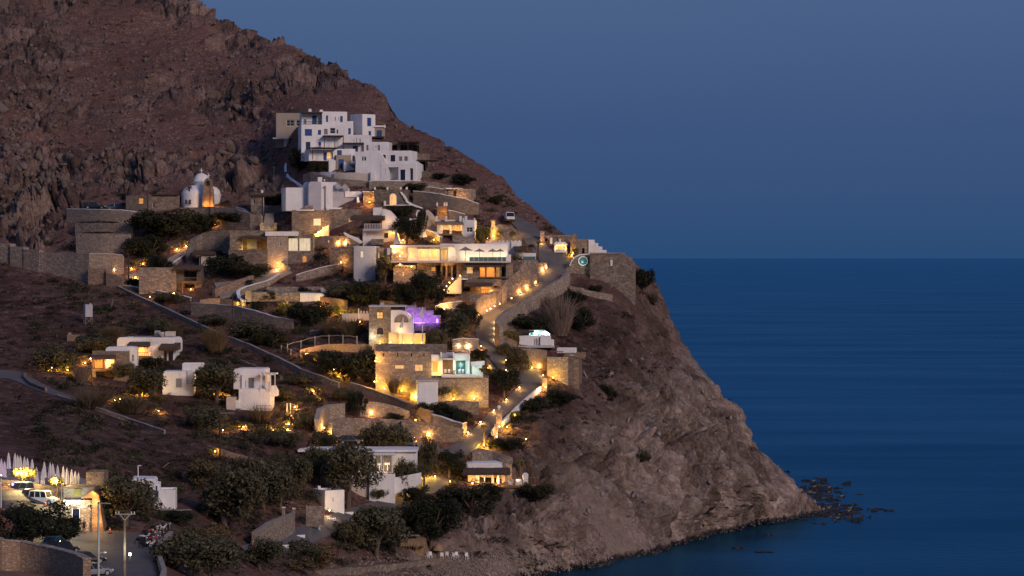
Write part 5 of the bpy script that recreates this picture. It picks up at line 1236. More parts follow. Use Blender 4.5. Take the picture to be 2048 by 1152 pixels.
for k, (x, y, w_, lab) in enumerate(((868, 481, 14, 'globe lamp in the garden left of the straw eave house'), (846, 472, 14, 'lamp under the lit white garden cone'), (975, 478, 12, 'lamp in the hedge beside the garden column'), (1001, 478, 10, 'lamp under the small lit palm'), (1033, 466, 16, 'yellow lamp in the shrub at the upper road'), (918, 646, 12, 'upper lamp of the lit steps beside the dark bend tree'), (928, 652, 12, 'lower lamp of the lit steps beside the dark bend tree'), (1012, 742, 8, 'lamp under the leafy roadside tree'), (976, 738, 10, 'lamp in the yellowish shrub by the hotel stairs'), (1064, 737, 8, 'faint lamp at the foot of the brown wall by the road'), (430, 450, 8, 'amber lamp at the foot of the chapel forecourt wall'), (383, 438, 8, 'small lamp between the two big chapel bushes'), (545, 470, 6, 'lamp near the stone stairs foot'), (600, 470, 5, 'small lamp in front of the low stone house roof'), (640, 614, 10, 'lamp at the end of the pool terrace wall'), (690, 632, 10, 'yellow lamp between the shrubs below the pinkish bank'), (720, 645, 8, 'lamp at the pale garden gate wall'), (935, 690, 8, 'inner lamp of the walled nook'), (1012, 722, 7, 'road lamp above the leafy roadside tree'), (865, 760, 10, 'lamp in the orange lit shrub by the hotel'), (703, 752, 10, 'third yellow lamp low in the bushes left of the fort hotel'), (760, 690, 10, 'lamp in the shrub at the door of the violet house'), (640, 800, 5, 'faint lamp on the scrub slope above the left curved wall'), (1052, 880, 6, 'faint lamp in the scrub right of the gate pillars'), (870, 955, 8, 'lamp under the round dark tree by the veranda road'), (900, 965, 8, 'lamp beside the round thatched house'), (945, 968, 8, 'lamp at the left end of the round thatched house'), (430, 905, 4, 'faint amber lamp in the lower olive trees'), (240, 800, 6, 'second small lamp in the reeds above the lower road'), (300, 785, 8, 'third lamp under the trees left of the small white cube house'), (135, 742, 10, 'lamp behind the shrub on the road bend bank'), (300, 595, 6, 'lamp on the left stretch of the white coped low wall'))):
    lamp(x, y, lab, w_, YEL if k % 3 == 0 else WARM, dd=-1.0)
h = House('garden_cone', 'small white pointed garden tent lit from inside', 846, 474, cat='tent', dd=-1.4); mb = MB(); mb.lathe([(.0, 2.0), (.4, 1.2), (.8, .1), (.85, 0)], 8); h.part(mb, 'cloth', 'whitewash'); mb = MB(); mb.tube([(0, 0, 1.9), (0, 0, 2.3)], .04, 6); h.part(mb, 'tip', 'dark_wood')
h = House('lit_steps', 'stepped stone stairs lit yellow beside the bend', 925, 656, cat='stairs', dd=-1.2)
for k in range(5): h.box(912 + k * 5, 638 + k * 3.6, 917.5 + k * 5, 662, -.2 * k, 1.2, 'cream_plaster', 'step')
for k, (pts, lab, mt) in enumerate((
    ([(700, 455, 466), (740, 458, 470), (770, 462, 474)], 'low rubble wall under the balcony thatch', 'fieldstone_dark'), ([(835, 452, 462), (860, 462, 472), (880, 474, 484)], 'curved garden wall around the lit garden tent', 'fieldstone_pale'),
    ([(600, 395, 406), (575, 400, 412), (560, 408, 420)], 'short stone wall left of the big white building', 'fieldstone'), ([(440, 440, 452), (470, 446, 458), (505, 452, 462)], 'low stone ledge under the chapel forecourt wall', 'fieldstone_dark'),
    ([(540, 512, 522), (560, 520, 532), (575, 534, 544)], 'small sloping wall by the lit pillar path', 'fieldstone_pale'), ([(660, 560, 572), (690, 566, 578), (720, 572, 584)], 'dry stone terrace in the shrubs below the grey tower', 'fieldstone_dark'),
    ([(760, 600, 610), (790, 604, 613), (830, 604, 613)], 'dry stone terrace above the violet house', 'fieldstone'), ([(400, 600, 612), (440, 596, 606), (474, 604, 614)], 'rubble wall at the foot of the reddish bank', 'stacked_stone'),
    ([(620, 662, 670), (660, 656, 664), (690, 652, 660)], 'thin pale wall behind the dry reeds', 'fieldstone_pale'), ([(850, 712, 722), (880, 706, 716), (905, 704, 712)], 'short parapet above the hotel terrace wing', 'fieldstone'),
    ([(965, 712, 724), (985, 735, 748), (998, 752, 764)], 'retaining wall on the inner side of the road curve', 'fieldstone'), ([(480, 720, 728), (520, 736, 744), (560, 752, 760)], 'lower dry stone wall parallel to the diagonal wall', 'fieldstone_dark'),
 ([(905, 470, 482), (935, 474, 486), (950, 478, 488)], 'garden wall under the straw eave house', 'fieldstone_pale'),
    ([(1140, 572, 582), (1180, 580, 590), (1225, 590, 602)], 'broken stone footing below the cape wall', 'fieldstone'), ([(880, 388, 396), (915, 398, 406), (948, 410, 418)], 'middle terrace wall on the ridge slope', 'fieldstone_dark'))):
    wall('terrace_wall', lab, pts, mt, .6, 'whitewash' if k in (1, 8) else None, sink=1.2, rag=.14)
# ------------------------------------------------------------------ violet lit house
h = House('violet_house', 'stone house with white arched front and violet lit wall', 785, 686, D=gD(790, 686) - 1.0)
h.b(738, 613, 782, 686, 'fieldstone', 0, 8, [(753.5, 624, 766, 637.5, 'lit_wood')], sink=2); h.arch(754, 655, 767, 669, 'glass_dark', 'terracotta', 0, 'door', .1); h.slab(737, 611, 811, 613.6, 'grey_or_shade_plaster', -.1, 8.2); h.box(759, 606, 767, 611, 2, 1, 'grey_or_shade_plaster', 'chimney')
h.prof([(781.5, 690), (781.5, 620), (800, 620), (812, 623), (820, 630), (827, 638), (828, 690)], 'whitewash', -.25, 7); h.arch(790, 629.5, 816, 645, 'canvas_grey', 'warm_wood', -.27, 'window', .08)  # arch pane: dim light of the room put into its grey tone
h.prof([(809, 655), (809, 611.5), (831.5, 611.5), (831.5, 615.5), (850, 615.5), (850, 621), (866, 621), (866, 631), (880, 631), (880, 655)], 'fieldstone_pale', 1.6, 3, 'violet_wall'); h.box(829, 645, 849, 646.6, .8, .3, 'strip_violet', 'light_strip'); h.box(872, 638, 876, 646, 1.2, .4, 'strip_violet', 'light_strip'); h.b(829, 647, 880, 662, 'fieldstone_dark', .4, 3)
for x, y, w_ in ((838, 643, 46), (858, 641, 34), (820, 628, 18), (872, 643, 16)): glow(h.root, (h.U(x), .2, h.Z(y)), w_, VIO, .2)
glow(h.root, (h.U(745), -1.0, h.Z(674)), 30, COOL); glow(h.root, (h.U(802), -.9, h.Z(660)), 12, WARM)
h = House('lit_wall', 'brightly yellow lit garden wall behind the three flagpoles', 815, 689, cat='wall', dd=-1.8)
h.b(797, 668, 851, 690, 'cream_plaster', 0, .5, rim=0, sink=1, name='panel'); h.b(777, 665, 797.5, 690, 'cream_plaster', .3, .5, rim=0, sink=1, name='panel'); h.slab(796, 666.6, 852, 668.3, 'whitewash', -.1, .7, 'coping')
for k, x in enumerate((807, 823, 843)): lamp(x, 687, 'floor lamp of the yellow lit wall, %s from the left' % ORD[k], 7, YEL, D=h.D - 1.0)
lamp(781, 686, 'yellow lamp in the shrub left of the yellow lit wall', 12, YEL, D=h.D - 1.1); lamp(744, 684, 'lamp in grass by the corner of the violet house', 40, YEL, dd=-1)
for k, (x, y) in enumerate(((806, 636), (826, 624), (845, 614))):
    f_ = empty('flagpole', P(x, 690, h.D - 2.0), 0, ['left and shortest of the three white flagpoles', 'middle of the three white flagpoles', 'right and tallest of the three white flagpoles'][k], 'flagpole', 'flagpoles by the yellow lit wall')
    hh = (690 - y) / F * (h.D - 2); mb = MB(); mb.tube([(0, 0, -.5), (0, 0, hh)], [.1, .08], 8); mb.build('pole', 'whitewash', f_); mb = MB()
    for q in range(5): mb.quad((-.05 - .12 * q, .05 * math.sin(q * 1.7), hh - .2 - .25 * q), (-.05 - .12 * (q + 1), .05 * math.sin((q + 1) * 1.7), hh - .45 - .25 * q), (-.1 - .1 * (q + 1), .05 * math.sin((q + 1) * 1.7), hh - 1.7 - .08 * q), (-.04 - .1 * q, .05 * math.sin(q * 1.7), hh - 1.6 - .08 * q))
    mb.build('flag', 'canvas_pale', f_, fix=False)
lamp(680, 628, 'yellow lamp in the shrubs left of the violet house', 40, YEL); lamp(674, 625, 'second yellow lamp in the shrubs left of the violet house', 30, YEL); lamp(708, 637, 'yellow lamp under the pale wall left of the violet house', 50, YEL, dd=-1.2); lamp(568, 617, 'yellow lamp lighting a small tree below the pool terrace', 50, YEL); lamp(477, 615, 'yellow lamp behind the long brown wall', 30, YEL, dd=-.5)
h = House('garden_gate', 'pale lit garden wall with small merlons left of the violet house', 722, 640, cat='wall'); h.b(684, 627, 738, 641, 'cream_plaster', 0, .5, rim=0, sink=1, name='panel'); h.merlons((722, 728, 734), 622, 627.2, 3.2, 'cream_plaster'); h.box(716, 617, 718.5, 641, -.2, .25, 'whitewash', 'post')
# post-and-rope fence
h = House('white_fence', 'white post and rail fence on the curved lawn edge', 640, 696, cat='fence', D=gD(640, 696) - .6)
PO = [(575, 687, 704), (602, 680, 696), (630, 672, 690), (658, 669.5, 688), (686, 669.5, 688), (714, 672, 688)]
for x, y0, y1 in PO:
    d_ = gD(x, y1) - .6; mb = MB(); o3 = P(x, y1, d_) - h.root.location; mb.box(o3.x - .1, o3.y - .1, o3.z - .5, o3.x + .1, o3.y + .1, o3.z + (y1 - y0) / F * d_); h.part(mb, 'post', 'grey_wood')
for (xa, ya, ba), (xb, yb, bb) in zip(PO[:-1], PO[1:]):
    pa, pb = P(xa, ya + 2.5, gD(xa, ba) - .6) - h.root.location, P(xb, yb + 2.5, gD(xb, bb) - .6) - h.root.location; mb = MB(); mb.tube([pa, (pa + pb) / 2 + Vector((0, 0, .12)), pb], .06, 6); h.part(mb, 'rail', 'grey_wood')
h = House('white_fence', 'short straight white fence descending left of the curved fence', 580, 705, cat='fence', D=gD(580, 705) - .6); PO = [(563, 690, 703), (582, 698, 711), (601, 708, 720)]
for x, y0, y1 in PO:
    d_ = gD(x, y1) - .6; mb = MB(); o3 = P(x, y1, d_) - h.root.location; mb.box(o3.x - .1, o3.y - .1, o3.z - .5, o3.x + .1, o3.y + .1, o3.z + (y1 - y0) / F * d_); h.part(mb, 'post', 'grey_wood')
for (xa, ya, ba), (xb, yb, bb) in zip(PO[:-1], PO[1:]):
    pa, pb = P(xa, ya + 2, gD(xa, ba) - .6) - h.root.location, P(xb, yb + 2, gD(xb, bb) - .6) - h.root.location; mb = MB(); mb.tube([pa, pb], .06, 6); h.part(mb, 'rail', 'grey_wood')
wall('garden_wall', 'rounded stone lawn edge under the curved white fence', [(600, 700, 708), (630, 692, 703), (660, 688, 702), (700, 688, 703), (740, 690, 706)], 'stacked_stone', .7, sink=1)

# ------------------------------------------------------------------ fortified hotel
h = House('fort_hotel', 'fort like stone hotel with white glazed terrace wing', 860, 760, D=502.6, cat='hotel')
HD = h.D
h.b(748, 690, 892, 708, 'fieldstone', 1.5, 5, rim=.3); h.b(751, 703, 863, 775, 'fieldstone', 0, 7, [(790, 730, 809, 737.5, 'lit'), (830, 729, 846, 742, 'lit')], sink=2)
for x in (767, 795, 823, 848): h.box(x - 1, 706, x + 1.2, 713, -.06, .1, 'glass_dark', 'slit')
h.b(862, 709, 882, 722, 'whitewash', -.2, 5); h.b(882, 706, 908, 716, 'grey_or_shade_plaster', .6, 4); h.b(908, 708, 939, 720, 'whitewash', -.2, 5); h.b(908, 720, 938, 750, 'whitewash', .4, 4, [(911, 721, 931, 749, 'teal_door')]); h.b(882, 718, 907, 750, 'whitewash', .8, 4, [(885, 719, 906, 749, 'red_door')]); h.b(863, 722, 882, 752, 'whitewash', .3, 4, [(864, 723, 876, 745, 'amber_lit_door')])
for x in (881, 906): h.box(x, 704, x + 2.5, 750, -.6, .25, 'canvas_pale', 'post')
h.box(937, 708, 939.5, 750, -.6, .25, 'whitewash', 'post'); h.box(879, 716.5, 910, 719, -.7, 1.4, 'grey_or_shade_plaster', 'beam'); h.box(884, 749, 966, 753.5, -3.2, 7, 'whitewash', 'terrace_slab'); h.b(821, 754, 977, 806, 'fieldstone_pale', -2.6, 8, sink=2); h.prof([(941, 749), (941, 724), (969, 722), (969, 731), (964, 731), (964, 737), (958, 737), (958, 749)], 'whitewash', 1, .6, 'stair_wall')
for k in range(5): h.box(944 + k * 4.4, 731 + k * 3.4, 948.2 + k * 4.4, 749, .2, .8, 'cream_plaster', 'step')
for k, x in enumerate((889, 896, 917, 924)):
    h.box(x, 741, x + 4.5, 745.4, -1.6, .5, 'canvas_pale', 'terrace_chair'); h.box(x, 738, x + 4.5, 741, -1.15, .08, 'canvas_pale', 'chair_back')
h.box(903, 740.5, 914, 742, -1.8, .9, 'grey_wood', 'terrace_table'); h.box(907.5, 742, 909.5, 748.9, -1.5, .2, 'grey_wood', 'table_leg')
glow(h.root, (h.U(921), -1.5, h.Z(731)), 12, TEAL, .4); glow(h.root, (h.U(896), -1.2, h.Z(731)), 14, PALE, .3); glow(h.root, (h.U(950), -.8, h.Z(738)), 9, TEAL, .3); glow(h.root, (h.U(876), -1.2, h.Z(742)), 30, YEL)
h = House('white_cube', 'plain white annex cube at the foot of the fort hotel', 856, 802, yaw=10, dd=-2.2); h.b(836, 763, 876, 802, 'whitewash', 0, 4, sink=1.5); h.slab(834, 761, 878, 763.4, 'grey_or_shade_plaster', -.2, 4.4)
for k, (x, y, w_) in enumerate(((749, 765, 130), (769, 779, 110), (803, 783, 120), (830, 797, 120), (907, 800, 80), (948, 799, 80))):
    lamp(x, y, D=(min(HD - .75, gD(x, y) - .8) if k < 4 else HD - 3.4), label=['strong lamp at the far left foot of the fort hotel wall', 'strong lamp by the diagonal wall below the fort hotel', 'strong lamp among reeds at the foot of the fort hotel', 'strong lamp at the left corner of the white annex cube', 'strong lamp behind the plain stone block, left one', 'strong lamp behind the plain stone block, right one'][k], watts=w_ * .2, col=WARM if k < 1 else YEL)
for k, (x, y, w_, c_) in enumerate(((751, 724, 46, WARM), (742, 732, 16, YEL), (662, 712, 30, YEL), (680, 748, 60, YEL), (690, 743, 30, YEL), (613, 711, 70, WARM), (621, 718, 60, WARM), (627, 784, 30, WARM), (668, 741, 26, YEL))):
    lamp(x, y, ['bright wall lamp on the left edge of the fort hotel', 'small yellow lamp in the tree left of the fort hotel', 'yellow lamp high in the bushes below the white fence', 'bright yellow lamp low in the bushes left of the fort hotel', 'second yellow lamp low in the bushes left of the fort hotel', 'upper lamp in the grass tuft at the end of the white fence', 'lower lamp in the grass tuft at the end of the white fence', 'lone lamp on the scrub slope below the diagonal wall', 'yellow lamp in the grass between the fence and the fort hotel'][k], w_ * .7, c_, **({'D': HD - .8} if k == 0 else {'dd': -1.0}))
wall('garden_wall', 'stone walled nook with lit lamps right of the violet house', [(905, 680, 700), (925, 677, 700), (958, 679, 700)], 'fieldstone', 1.0, 'whitewash', sink=1); lamp(936, 696, 'white bright lamp in the walled nook by the road', 14, PALE, dd=-1.2); lamp(917, 696, 'lamp at the left end of the walled nook', 8, PALE, dd=-1.2); lamp(962, 694, 'lamp at the road corner of the walled nook', 12, WARM, dd=-1.2)
lamp(908, 664, 'yellow lamp in the bushes above the walled nook', 22, YEL); lamp(957, 716, 'yellow lamp lighting the small twisted tree', 40, YEL)

# terraces below the hotel
wall('retaining_wall', 'upper curved terrace wall lit by small lamps below the diagonal wall', [(720, 822, 832), (726, 808, 832), (740, 803, 832), (760, 804, 833), (785, 811, 834), (818, 822, 836)], 'fieldstone_pale', .8, sink=1.5)
wall('retaining_wall', 'left curved terrace wall with pale end beside the scrub slope', [(634, 866, 868), (638, 840, 868), (644, 818, 860), (660, 811, 842), (690, 808, 834)], 'fieldstone_pale', .8, 'concrete', sink=1.5)
wall('retaining_wall', 'long rounded middle terrace wall in front of the lit lamps', [(664, 862, 876), (666, 846, 874), (676, 838, 872), (700, 836, 870), (750, 836, 868), (805, 840, 868)], 'fieldstone', .8, sink=1.5)
wall('retaining_wall', 'long stone wall ending at the road junction', [(803, 842, 872), (850, 846, 876), (890, 852, 882), (927, 860, 884)], 'fieldstone', .8, 'concrete', sink=1.5)
for k, (x, y, w_) in enumerate(((649, 838, 30), (681, 829, 34), (743, 829, 40), (799, 830, 40), (831, 842, 22), (655, 873, 40), (857, 873, 46), (648, 858, 30))):
    lamp(x, y, ['lamp at the bend of the left curved terrace wall', 'lamp at the right end of the left curved terrace wall', 'lamp at the middle of the upper curved terrace wall', 'lamp at the right end of the upper curved terrace wall', 'small lamp on the lawn above the long junction wall', 'yellow lamp at the foot of the rounded middle terrace wall', 'lamp on the face of the long junction wall', 'lamp in the planting inside the left curved wall'][k], w_, YEL if k == 5 else WARM, dd=-1.0)
for k, (x, y, w_) in enumerate(((590, 816, 46), (583, 833, 46), (577, 850, 50), (575, 862, 50), (546, 862, 30), (487, 856, 40), (446, 862, 12), (520, 808, 30), (317, 824, 26), (433, 789, 50), (446, 788, 34), (354, 788, 60), (282, 789, 60), (273, 811, 12), (230, 802, 16), (171, 756, 40), (156, 755, 34), (170, 728, 26), (181, 719, 40), (104, 737, 70), (462, 812, 60))):
    lamp(x, y, ['topmost of the four lamps on the scrub slope steps', 'second of the four lamps on the scrub slope steps', 'third of the four lamps on the scrub slope steps', 'lowest of the four lamps on the scrub slope steps', 'lone amber lamp left of the slope steps', 'lone yellow lamp right of the dark utility pole', 'faint lamp on the dark utility pole', 'lamp on the low wooden fence of the terrace house', 'lone lamp in dry grass above the lower path', 'bright lamp under the big tree beside the terrace house', 'second lamp under the big tree beside the terrace house', 'lamp at the foot of the small white cube house', 'lamp under the trees left of the small white cube house', 'faint lamp in the reeds below the left trees', 'small lamp in the reeds above the lower road', 'post lamp in front of the stone cottage', 'lamp lighting the tall reeds left of the cottage', 'wall lamp beside the tall reeds', 'lamp at the left corner of the stone cottage', 'bright yellow lamp on the bank at the road bend', 'lamp lighting the low left wall of the terrace house'][k], w_, YEL if k in (12, 19, 10) else WARM, dd=-1.0)
for k, (x, y0, y1) in enumerate(((574, 808, 826), (581, 808, 826))):
    h = House('marker_post', ['left of two thin white posts on the scrub slope', 'right of two thin white posts on the scrub slope'][k], x, y1, cat='post'); h.box(x - .9, y0, x + .9, y1 + 3, 0, .16, 'whitewash', 'shaft')
    h.box(x - 1.3, y0 - 1, x + 1.3, y0, -.04, .24, 'whitewash', 'cap')
for k, (x, y) in enumerate(((577, 853), (575, 865))):
    h = House('garden_step', ['upper lit garden step on the scrub slope', 'lower lit garden step on the scrub slope'][k], x, y, cat='step', dd=-.8); h.box(x - 8, y - 4, x + 9, y + 2, 0, 1.2, 'concrete', 'tread', .05); h.box(x - 8.5, y - 5, x - 7, y + 2, -.1, 1.4, 'fieldstone', 'side_stone')

# ------------------------------------------------------------------ houses on the left slope
h = House('white_house', 'white house with two thatched balconies on the left slope', 290, 720, yaw=-6)
h.prof([(232, 722), (232, 680), (235, 676), (240, 675), (342, 675), (347, 678), (348, 686), (348, 722)], 'whitewash', .4, 7); h.box(270, 695, 300, 714, .25, .2, 'lit_warm', 'lit_room'); h.box(270, 694, 276, 714, -.1, .6, 'cream_plaster', 'pier'); h.box(288, 695, 300, 704, .2, .15, 'cream_plaster', 'curtain'); h.thatch(258, 683, 300, 695, -1.6, 2.2, seed=60); h.thatch(322, 685, 360, 702, -1.6, 2.6, seed=61); h.box(271, 712, 301, 714.5, -1.4, 2, 'warm_wood', 'balcony_floor'); h.railing(271, 704, 301, 711.9, -1.35, 'warm_wood', .35); h.box(328, 700, 346, 722, .25, .2, 'glass_dark', 'window'); h.box(334, 701, 337, 722, .1, .4, 'cream_plaster', 'pier')
h.b(302, 665, 318, 676, 'cream_plaster', 2.5, 2, rim=0); h.b(320, 664, 338, 674, 'cream_plaster', 4, 2, rim=0); mb = MB(); mb.tube([(0, 0, 0), (1.0, 0, 0)], .25, 10); mb.build('solar_boiler', 'metal_grey', h.root, (h.U(306), 1.6, h.Z(664))); h.prof([(313, 664), (316, 664), (325, 676), (322, 676)], 'metal_grey', 1, 1.4, 'solar_panel'); h.slab(265, 673, 300, 675.2, 'grey_paint', 1, 3)
glow(h.root, (h.U(282), -.6, h.Z(700)), 22, WARM)
h = House('stone_cottage', 'stone cottage with thatched porch lit from inside', 228, 758, yaw=4)
h.prof([(210, 738), (210, 699), (213, 695), (262, 694), (272, 696), (273, 738), (250, 758)], 'whitewash', 1.4, 5); h.b(185, 702, 258, 760, 'fieldstone', 0, 4, [(188, 718, 207, 737, 'amber_lit_open'), (208, 718, 229, 737, 'lit_open'), (192, 743, 228, 759, 'open')], sink=1.5); h.thatch(184, 705, 232, 720, -1.0, 2.2, seed=63); h.box(184, 737, 234, 740, -1, 1.4, 'warm_wood', 'porch_floor'); h.box(263, 710, 266.5, 723, 1.34, .1, 'grey_paint', 'shutter')
for x in (186, 206, 229): h.box(x, 719, x + 2, 737, -.8, .15, 'warm_wood', 'post')
glow(h.root, (h.U(216), .6, h.Z(724)), 26, WARM); glow(h.root, (h.U(196), .6, h.Z(724)), 20, WARM)
h = House('white_house', 'small white cube house with one grey shutter among trees', 358, 790, yaw=3); h.prof([(325, 792), (325, 746), (328, 743), (384, 742), (388, 745), (388, 792)], 'whitewash', 0, 6); h.b(362, 728, 404, 744, 'whitewash', 3, 4); h.box(352, 757, 363.5, 775, -.08, .15, 'grey_paint', 'shutter'); h.box(351, 775, 364.5, 776.6, -.14, .2, 'whitewash', 'sill'); h.box(373, 742, 375, 768, -.1, .12, 'metal_grey', 'drain_pipe')
h = House('white_house', 'white terrace house with open pergola and stepped terrace', 500, 820, yaw=-3)
h.prof([(463, 780), (463, 743), (466, 739), (472, 738), (523, 738), (527, 740), (528, 780)], 'whitewash', 2, 6); h.b(480, 750, 524, 782, 'whitewash', 1.6, 4, [(493.5, 756, 505, 777, 'grey_door'), (487, 762, 489, 777, 'slim')], rim=0); h.pergola(521, 748, 552, 780, -.6, 3.5, 'whitewash', (.05, .7, 1)); h.prof([(477, 822), (477, 778), (541, 777), (541, 822)], 'whitewash', 0, 5, 'terrace'); h.b(533, 764, 540, 780, 'whitewash', -.2, .8, rim=0, name='pier'); h.prof([(540, 795), (540, 772), (548, 771), (554, 782), (554, 792)], 'whitewash', .6, 2, 'side_wall'); h.b(453, 794, 472, 824, 'cream_plaster', -.6, 3, sink=1); h.b(469, 800, 478, 824, 'whitewash', -.2, 2, sink=1, rim=0)
h.railing(519, 809, 548, 816, -3.2, 'warm_wood', 1.2)
h = House('water_tank', 'pale square water tank on thin legs on the dark slope', 178, 649, cat='tank', yaw=22); w_ = 15 / h.s
mb = MB(); mb.box(-w_ / 2, 0, h.Z(634), w_ / 2, w_, h.Z(609)); h.part(mb, 'tank', 'grey_or_shade_plaster', bevel=.06); mb = MB(); mb.tube([(w_ * .3, w_ / 2, h.Z(609)), (w_ * .3, w_ / 2, h.Z(606.5))], .2, 10); h.part(mb, 'lid', 'grey_or_shade_plaster')
for sx_ in (-w_ / 2 + .08, w_ / 2 - .08):
    for sy_ in (.08, w_ - .08):
        mb = MB(); mb.tube([(sx_, sy_, -.6), (sx_, sy_, h.Z(634))], .05, 6); h.part(mb, 'leg', 'grey_wood')
mb = MB(); mb.tube([(-w_ / 2 + .08, .08, 0), (w_ / 2 - .08, .08, h.Z(635))], .03, 5); h.part(mb, 'brace', 'grey_wood'); mb = MB(); mb.tube([(w_ / 2 - .08, .08, 0), (-w_ / 2 + .08, .08, h.Z(635))], .03, 5); h.part(mb, 'brace', 'grey_wood')
h = House('stone_ruin', 'small pinkish stone ruin behind the bushes on the left slope', 149, 680, cat='ruin'); h.b(134, 670, 164, 686, 'stacked_stone', 0, 2.5, rim=.3, sink=1); h.box(136, 665, 142, 670, .1, .6, 'stacked_stone', 'stump')
wall('road_kerb', 'low stone kerb on the inner side of the left road bend', [(48, 744, 750), (46, 752, 758), (60, 764, 772), (90, 776, 784)], 'fieldstone', .4, sink=.6); wall('path_wall', 'thin pale kerb wall along the lower left road', [(112, 790, 794), (170, 808, 813), (240, 832, 838), (328, 862, 868)], 'fieldstone_pale', .3, 'concrete', sink=.5)
wall('retaining_wall', 'isolated stone terrace wall on the lower scrub slope', [(412, 890, 898), (450, 901, 912), (500, 914, 926), (550, 928, 938)], 'stacked_stone', .6, sink=1)

# ------------------------------------------------------------------ lower houses by the shore road
h = House('white_house', 'long white house with open veranda behind the big tree above the shore road', 720, 990, D=gD(720, 992) - .6)
h.b(594, 903, 640, 930, 'whitewash', 5, 4); h.b(627, 908, 652, 985, 'cream_plaster', 2.5, 6, rim=0); h.b(650, 906, 832, 950, 'whitewash', 3, 6, [(749, 913, 764, 946, 'open'), (766, 913, 784, 946, 'open')]); h.slab(593, 901.5, 834, 906.2, 'whitewash', 2.4, 8); h.slab(745, 907, 790, 911, 'canvas_pale', .2, 3, 'veranda_beam')
for x in (747, 761, 783): h.box(x, 911.2, x + 3, 946, .3, .25, 'whitewash', 'post')
h.b(738, 948, 790, 992, 'whitewash', 0, 4, sink=1.5, rim=.25); h.b(690, 952, 738.4, 990, 'cream_plaster', .8, 3, sink=1.5, rim=.25); h.prof([(788, 990), (788, 956), (842, 946), (842, 968), (826, 978), (805, 988)], 'whitewash', .8, 1, 'garden_wall'); h.b(650, 949, 692, 990, 'whitewash', 1, 4, [(668, 955, 678, 968, 'amber'), (655, 955, 662, 966, 'amber')], sink=1)
h.box(753, 928, 762, 932, 1.6, .8, 'whitewash', 'veranda_table'); h.box(768, 927, 779, 931, 1.6, .8, 'whitewash', 'veranda_table'); h.box(612, 898, 616, 903, 5, .6, 'whitewash', 'chimney')
h.box(757, 932, 758.4, 944, 1.9, .1, 'whitewash', 'table_leg'); h.box(773, 931, 774.4, 944, 1.9, .1, 'whitewash', 'table_leg')
glow(h.root, (h.U(770), .9, h.Z(938)), 14, PALE); lamp(743, 992, 'lamp at the foot of the white veranda wall', 50, WARM, dd=-1.2); lamp(808, 974, 'lamp by the climbing plant on the veranda wall', 46, WARM, dd=-1.2); lamp(848, 950, 'yellow lamp at the right end of the veranda wall', 50, YEL, dd=-1.2)
h = House('white_house', 'small white cube with one dark slit beside the shore road', 650, 1016, yaw=28); h.b(650, 981, 688, 1018, 'whitewash', 0, 4.8, [(665, 996, 667.6, 1004, 'slim')], sink=1.5); h.box(652, 975, 657, 982, 3, .6, 'whitewash', 'chimney'); lamp(659, 1023, 'bright lamp beside the shore road under the small white cube', 26, PALE, dd=-3.5)
wall('garden_wall', 'stone wall with white railing posts above the shore road', [(512, 1066, 1100), (540, 1046, 1092), (565, 1036, 1082), (590, 1026, 1066)], 'fieldstone_pale', .6, 'concrete', sink=1)
for k, x in enumerate((567, 588)):
    h = House('gate_post', ['left stone gate post on the wall above the shore road', 'right stone gate post on the wall above the shore road'][k], x, 1032, cat='pillar', dd=-1.0); h.box(x - 3, 1016 + k * 2, x + 3, 1040, 0, .5, 'fieldstone_pale', 'shaft'); h.box(x - 3.6, 1014 + k * 2, x + 3.6, 1016 + k * 2, -.06, .62, 'whitewash', 'cap')
h = House('sliding_gate', 'dark metal gate in the wall by the shore road', 600, 1046, cat='gate'); h.railing(590, 1014, 612, 1046, 0, 'dark_metal', .14, .05, 'bars'); h.b(612, 1012, 648, 1040, 'fieldstone', 0, .6, rim=0, sink=1, name='stonework')
for k, (x, y) in enumerate(((570, 1094), (602, 1074), (632, 1057), (664, 1041), (699, 1028))):
    h = House('kerb_block', 'white kerb block on the shore road edge, %s from the left' % ORD[k], x, y, cat='kerb', group='white kerb blocks of the shore road', dd=-.8, yaw=35); h.box(x - 8, y - 4, x + 8, y + 3, 0, .4, 'whitewash', 'block', .05); h.box(x - 8.5, y + 3, x + 8.5, y + 6, -.1, .6, 'fieldstone_pale', 'footing')
h = House('thatched_house', 'round thatched house with lit curtains and wooden deck above the cliff', 975, 974, D=gD(975, 974) - .6)
h.b(935, 948, 1010, 974, 'cream_plaster', 1.5, 5, [(958, 950, 968, 971, 'lit_open'), (970, 950, 983, 971, 'lit_open'), (988, 951, 1003, 971, 'amber_lit_open')], sink=2); h.prof([(930, 940), (932, 930), (945, 928), (990, 927), (1004, 931), (1006, 937)], 'whitewash', 2, 5, 'roof'); h.thatch(926, 936, 1020, 951, -.6, 3, seed=70); h.b(1005, 930, 1024, 972, 'fieldstone', 2, 3, sink=1)
h.box(985, 971, 1078, 974, -1.8, 4, 'warm_wood', 'deck'); h.railing(1056, 953, 1077, 970.8, -1.7, 'warm_wood', .5); h.box(1027, 934, 1031, 970.9, -1.5, .25, 'warm_wood', 'post'); h.b(1004, 974.4, 1052, 996, 'fieldstone', -1.4, 3, sink=2, rim=0); h.box(1066, 974.2, 1068, 996, -1.5, .2, 'warm_wood', 'post'); h.box(994, 950, 998, 970.9, .9, .2, 'canvas_pale', 'curtain')
glow(h.root, (h.U(964), .8, h.Z(958)), 22, PALE); glow(h.root, (h.U(995), .6, h.Z(962)), 24, WARM); glow(h.root, (h.U(1036), -.4, h.Z(955)), 30, PALE)
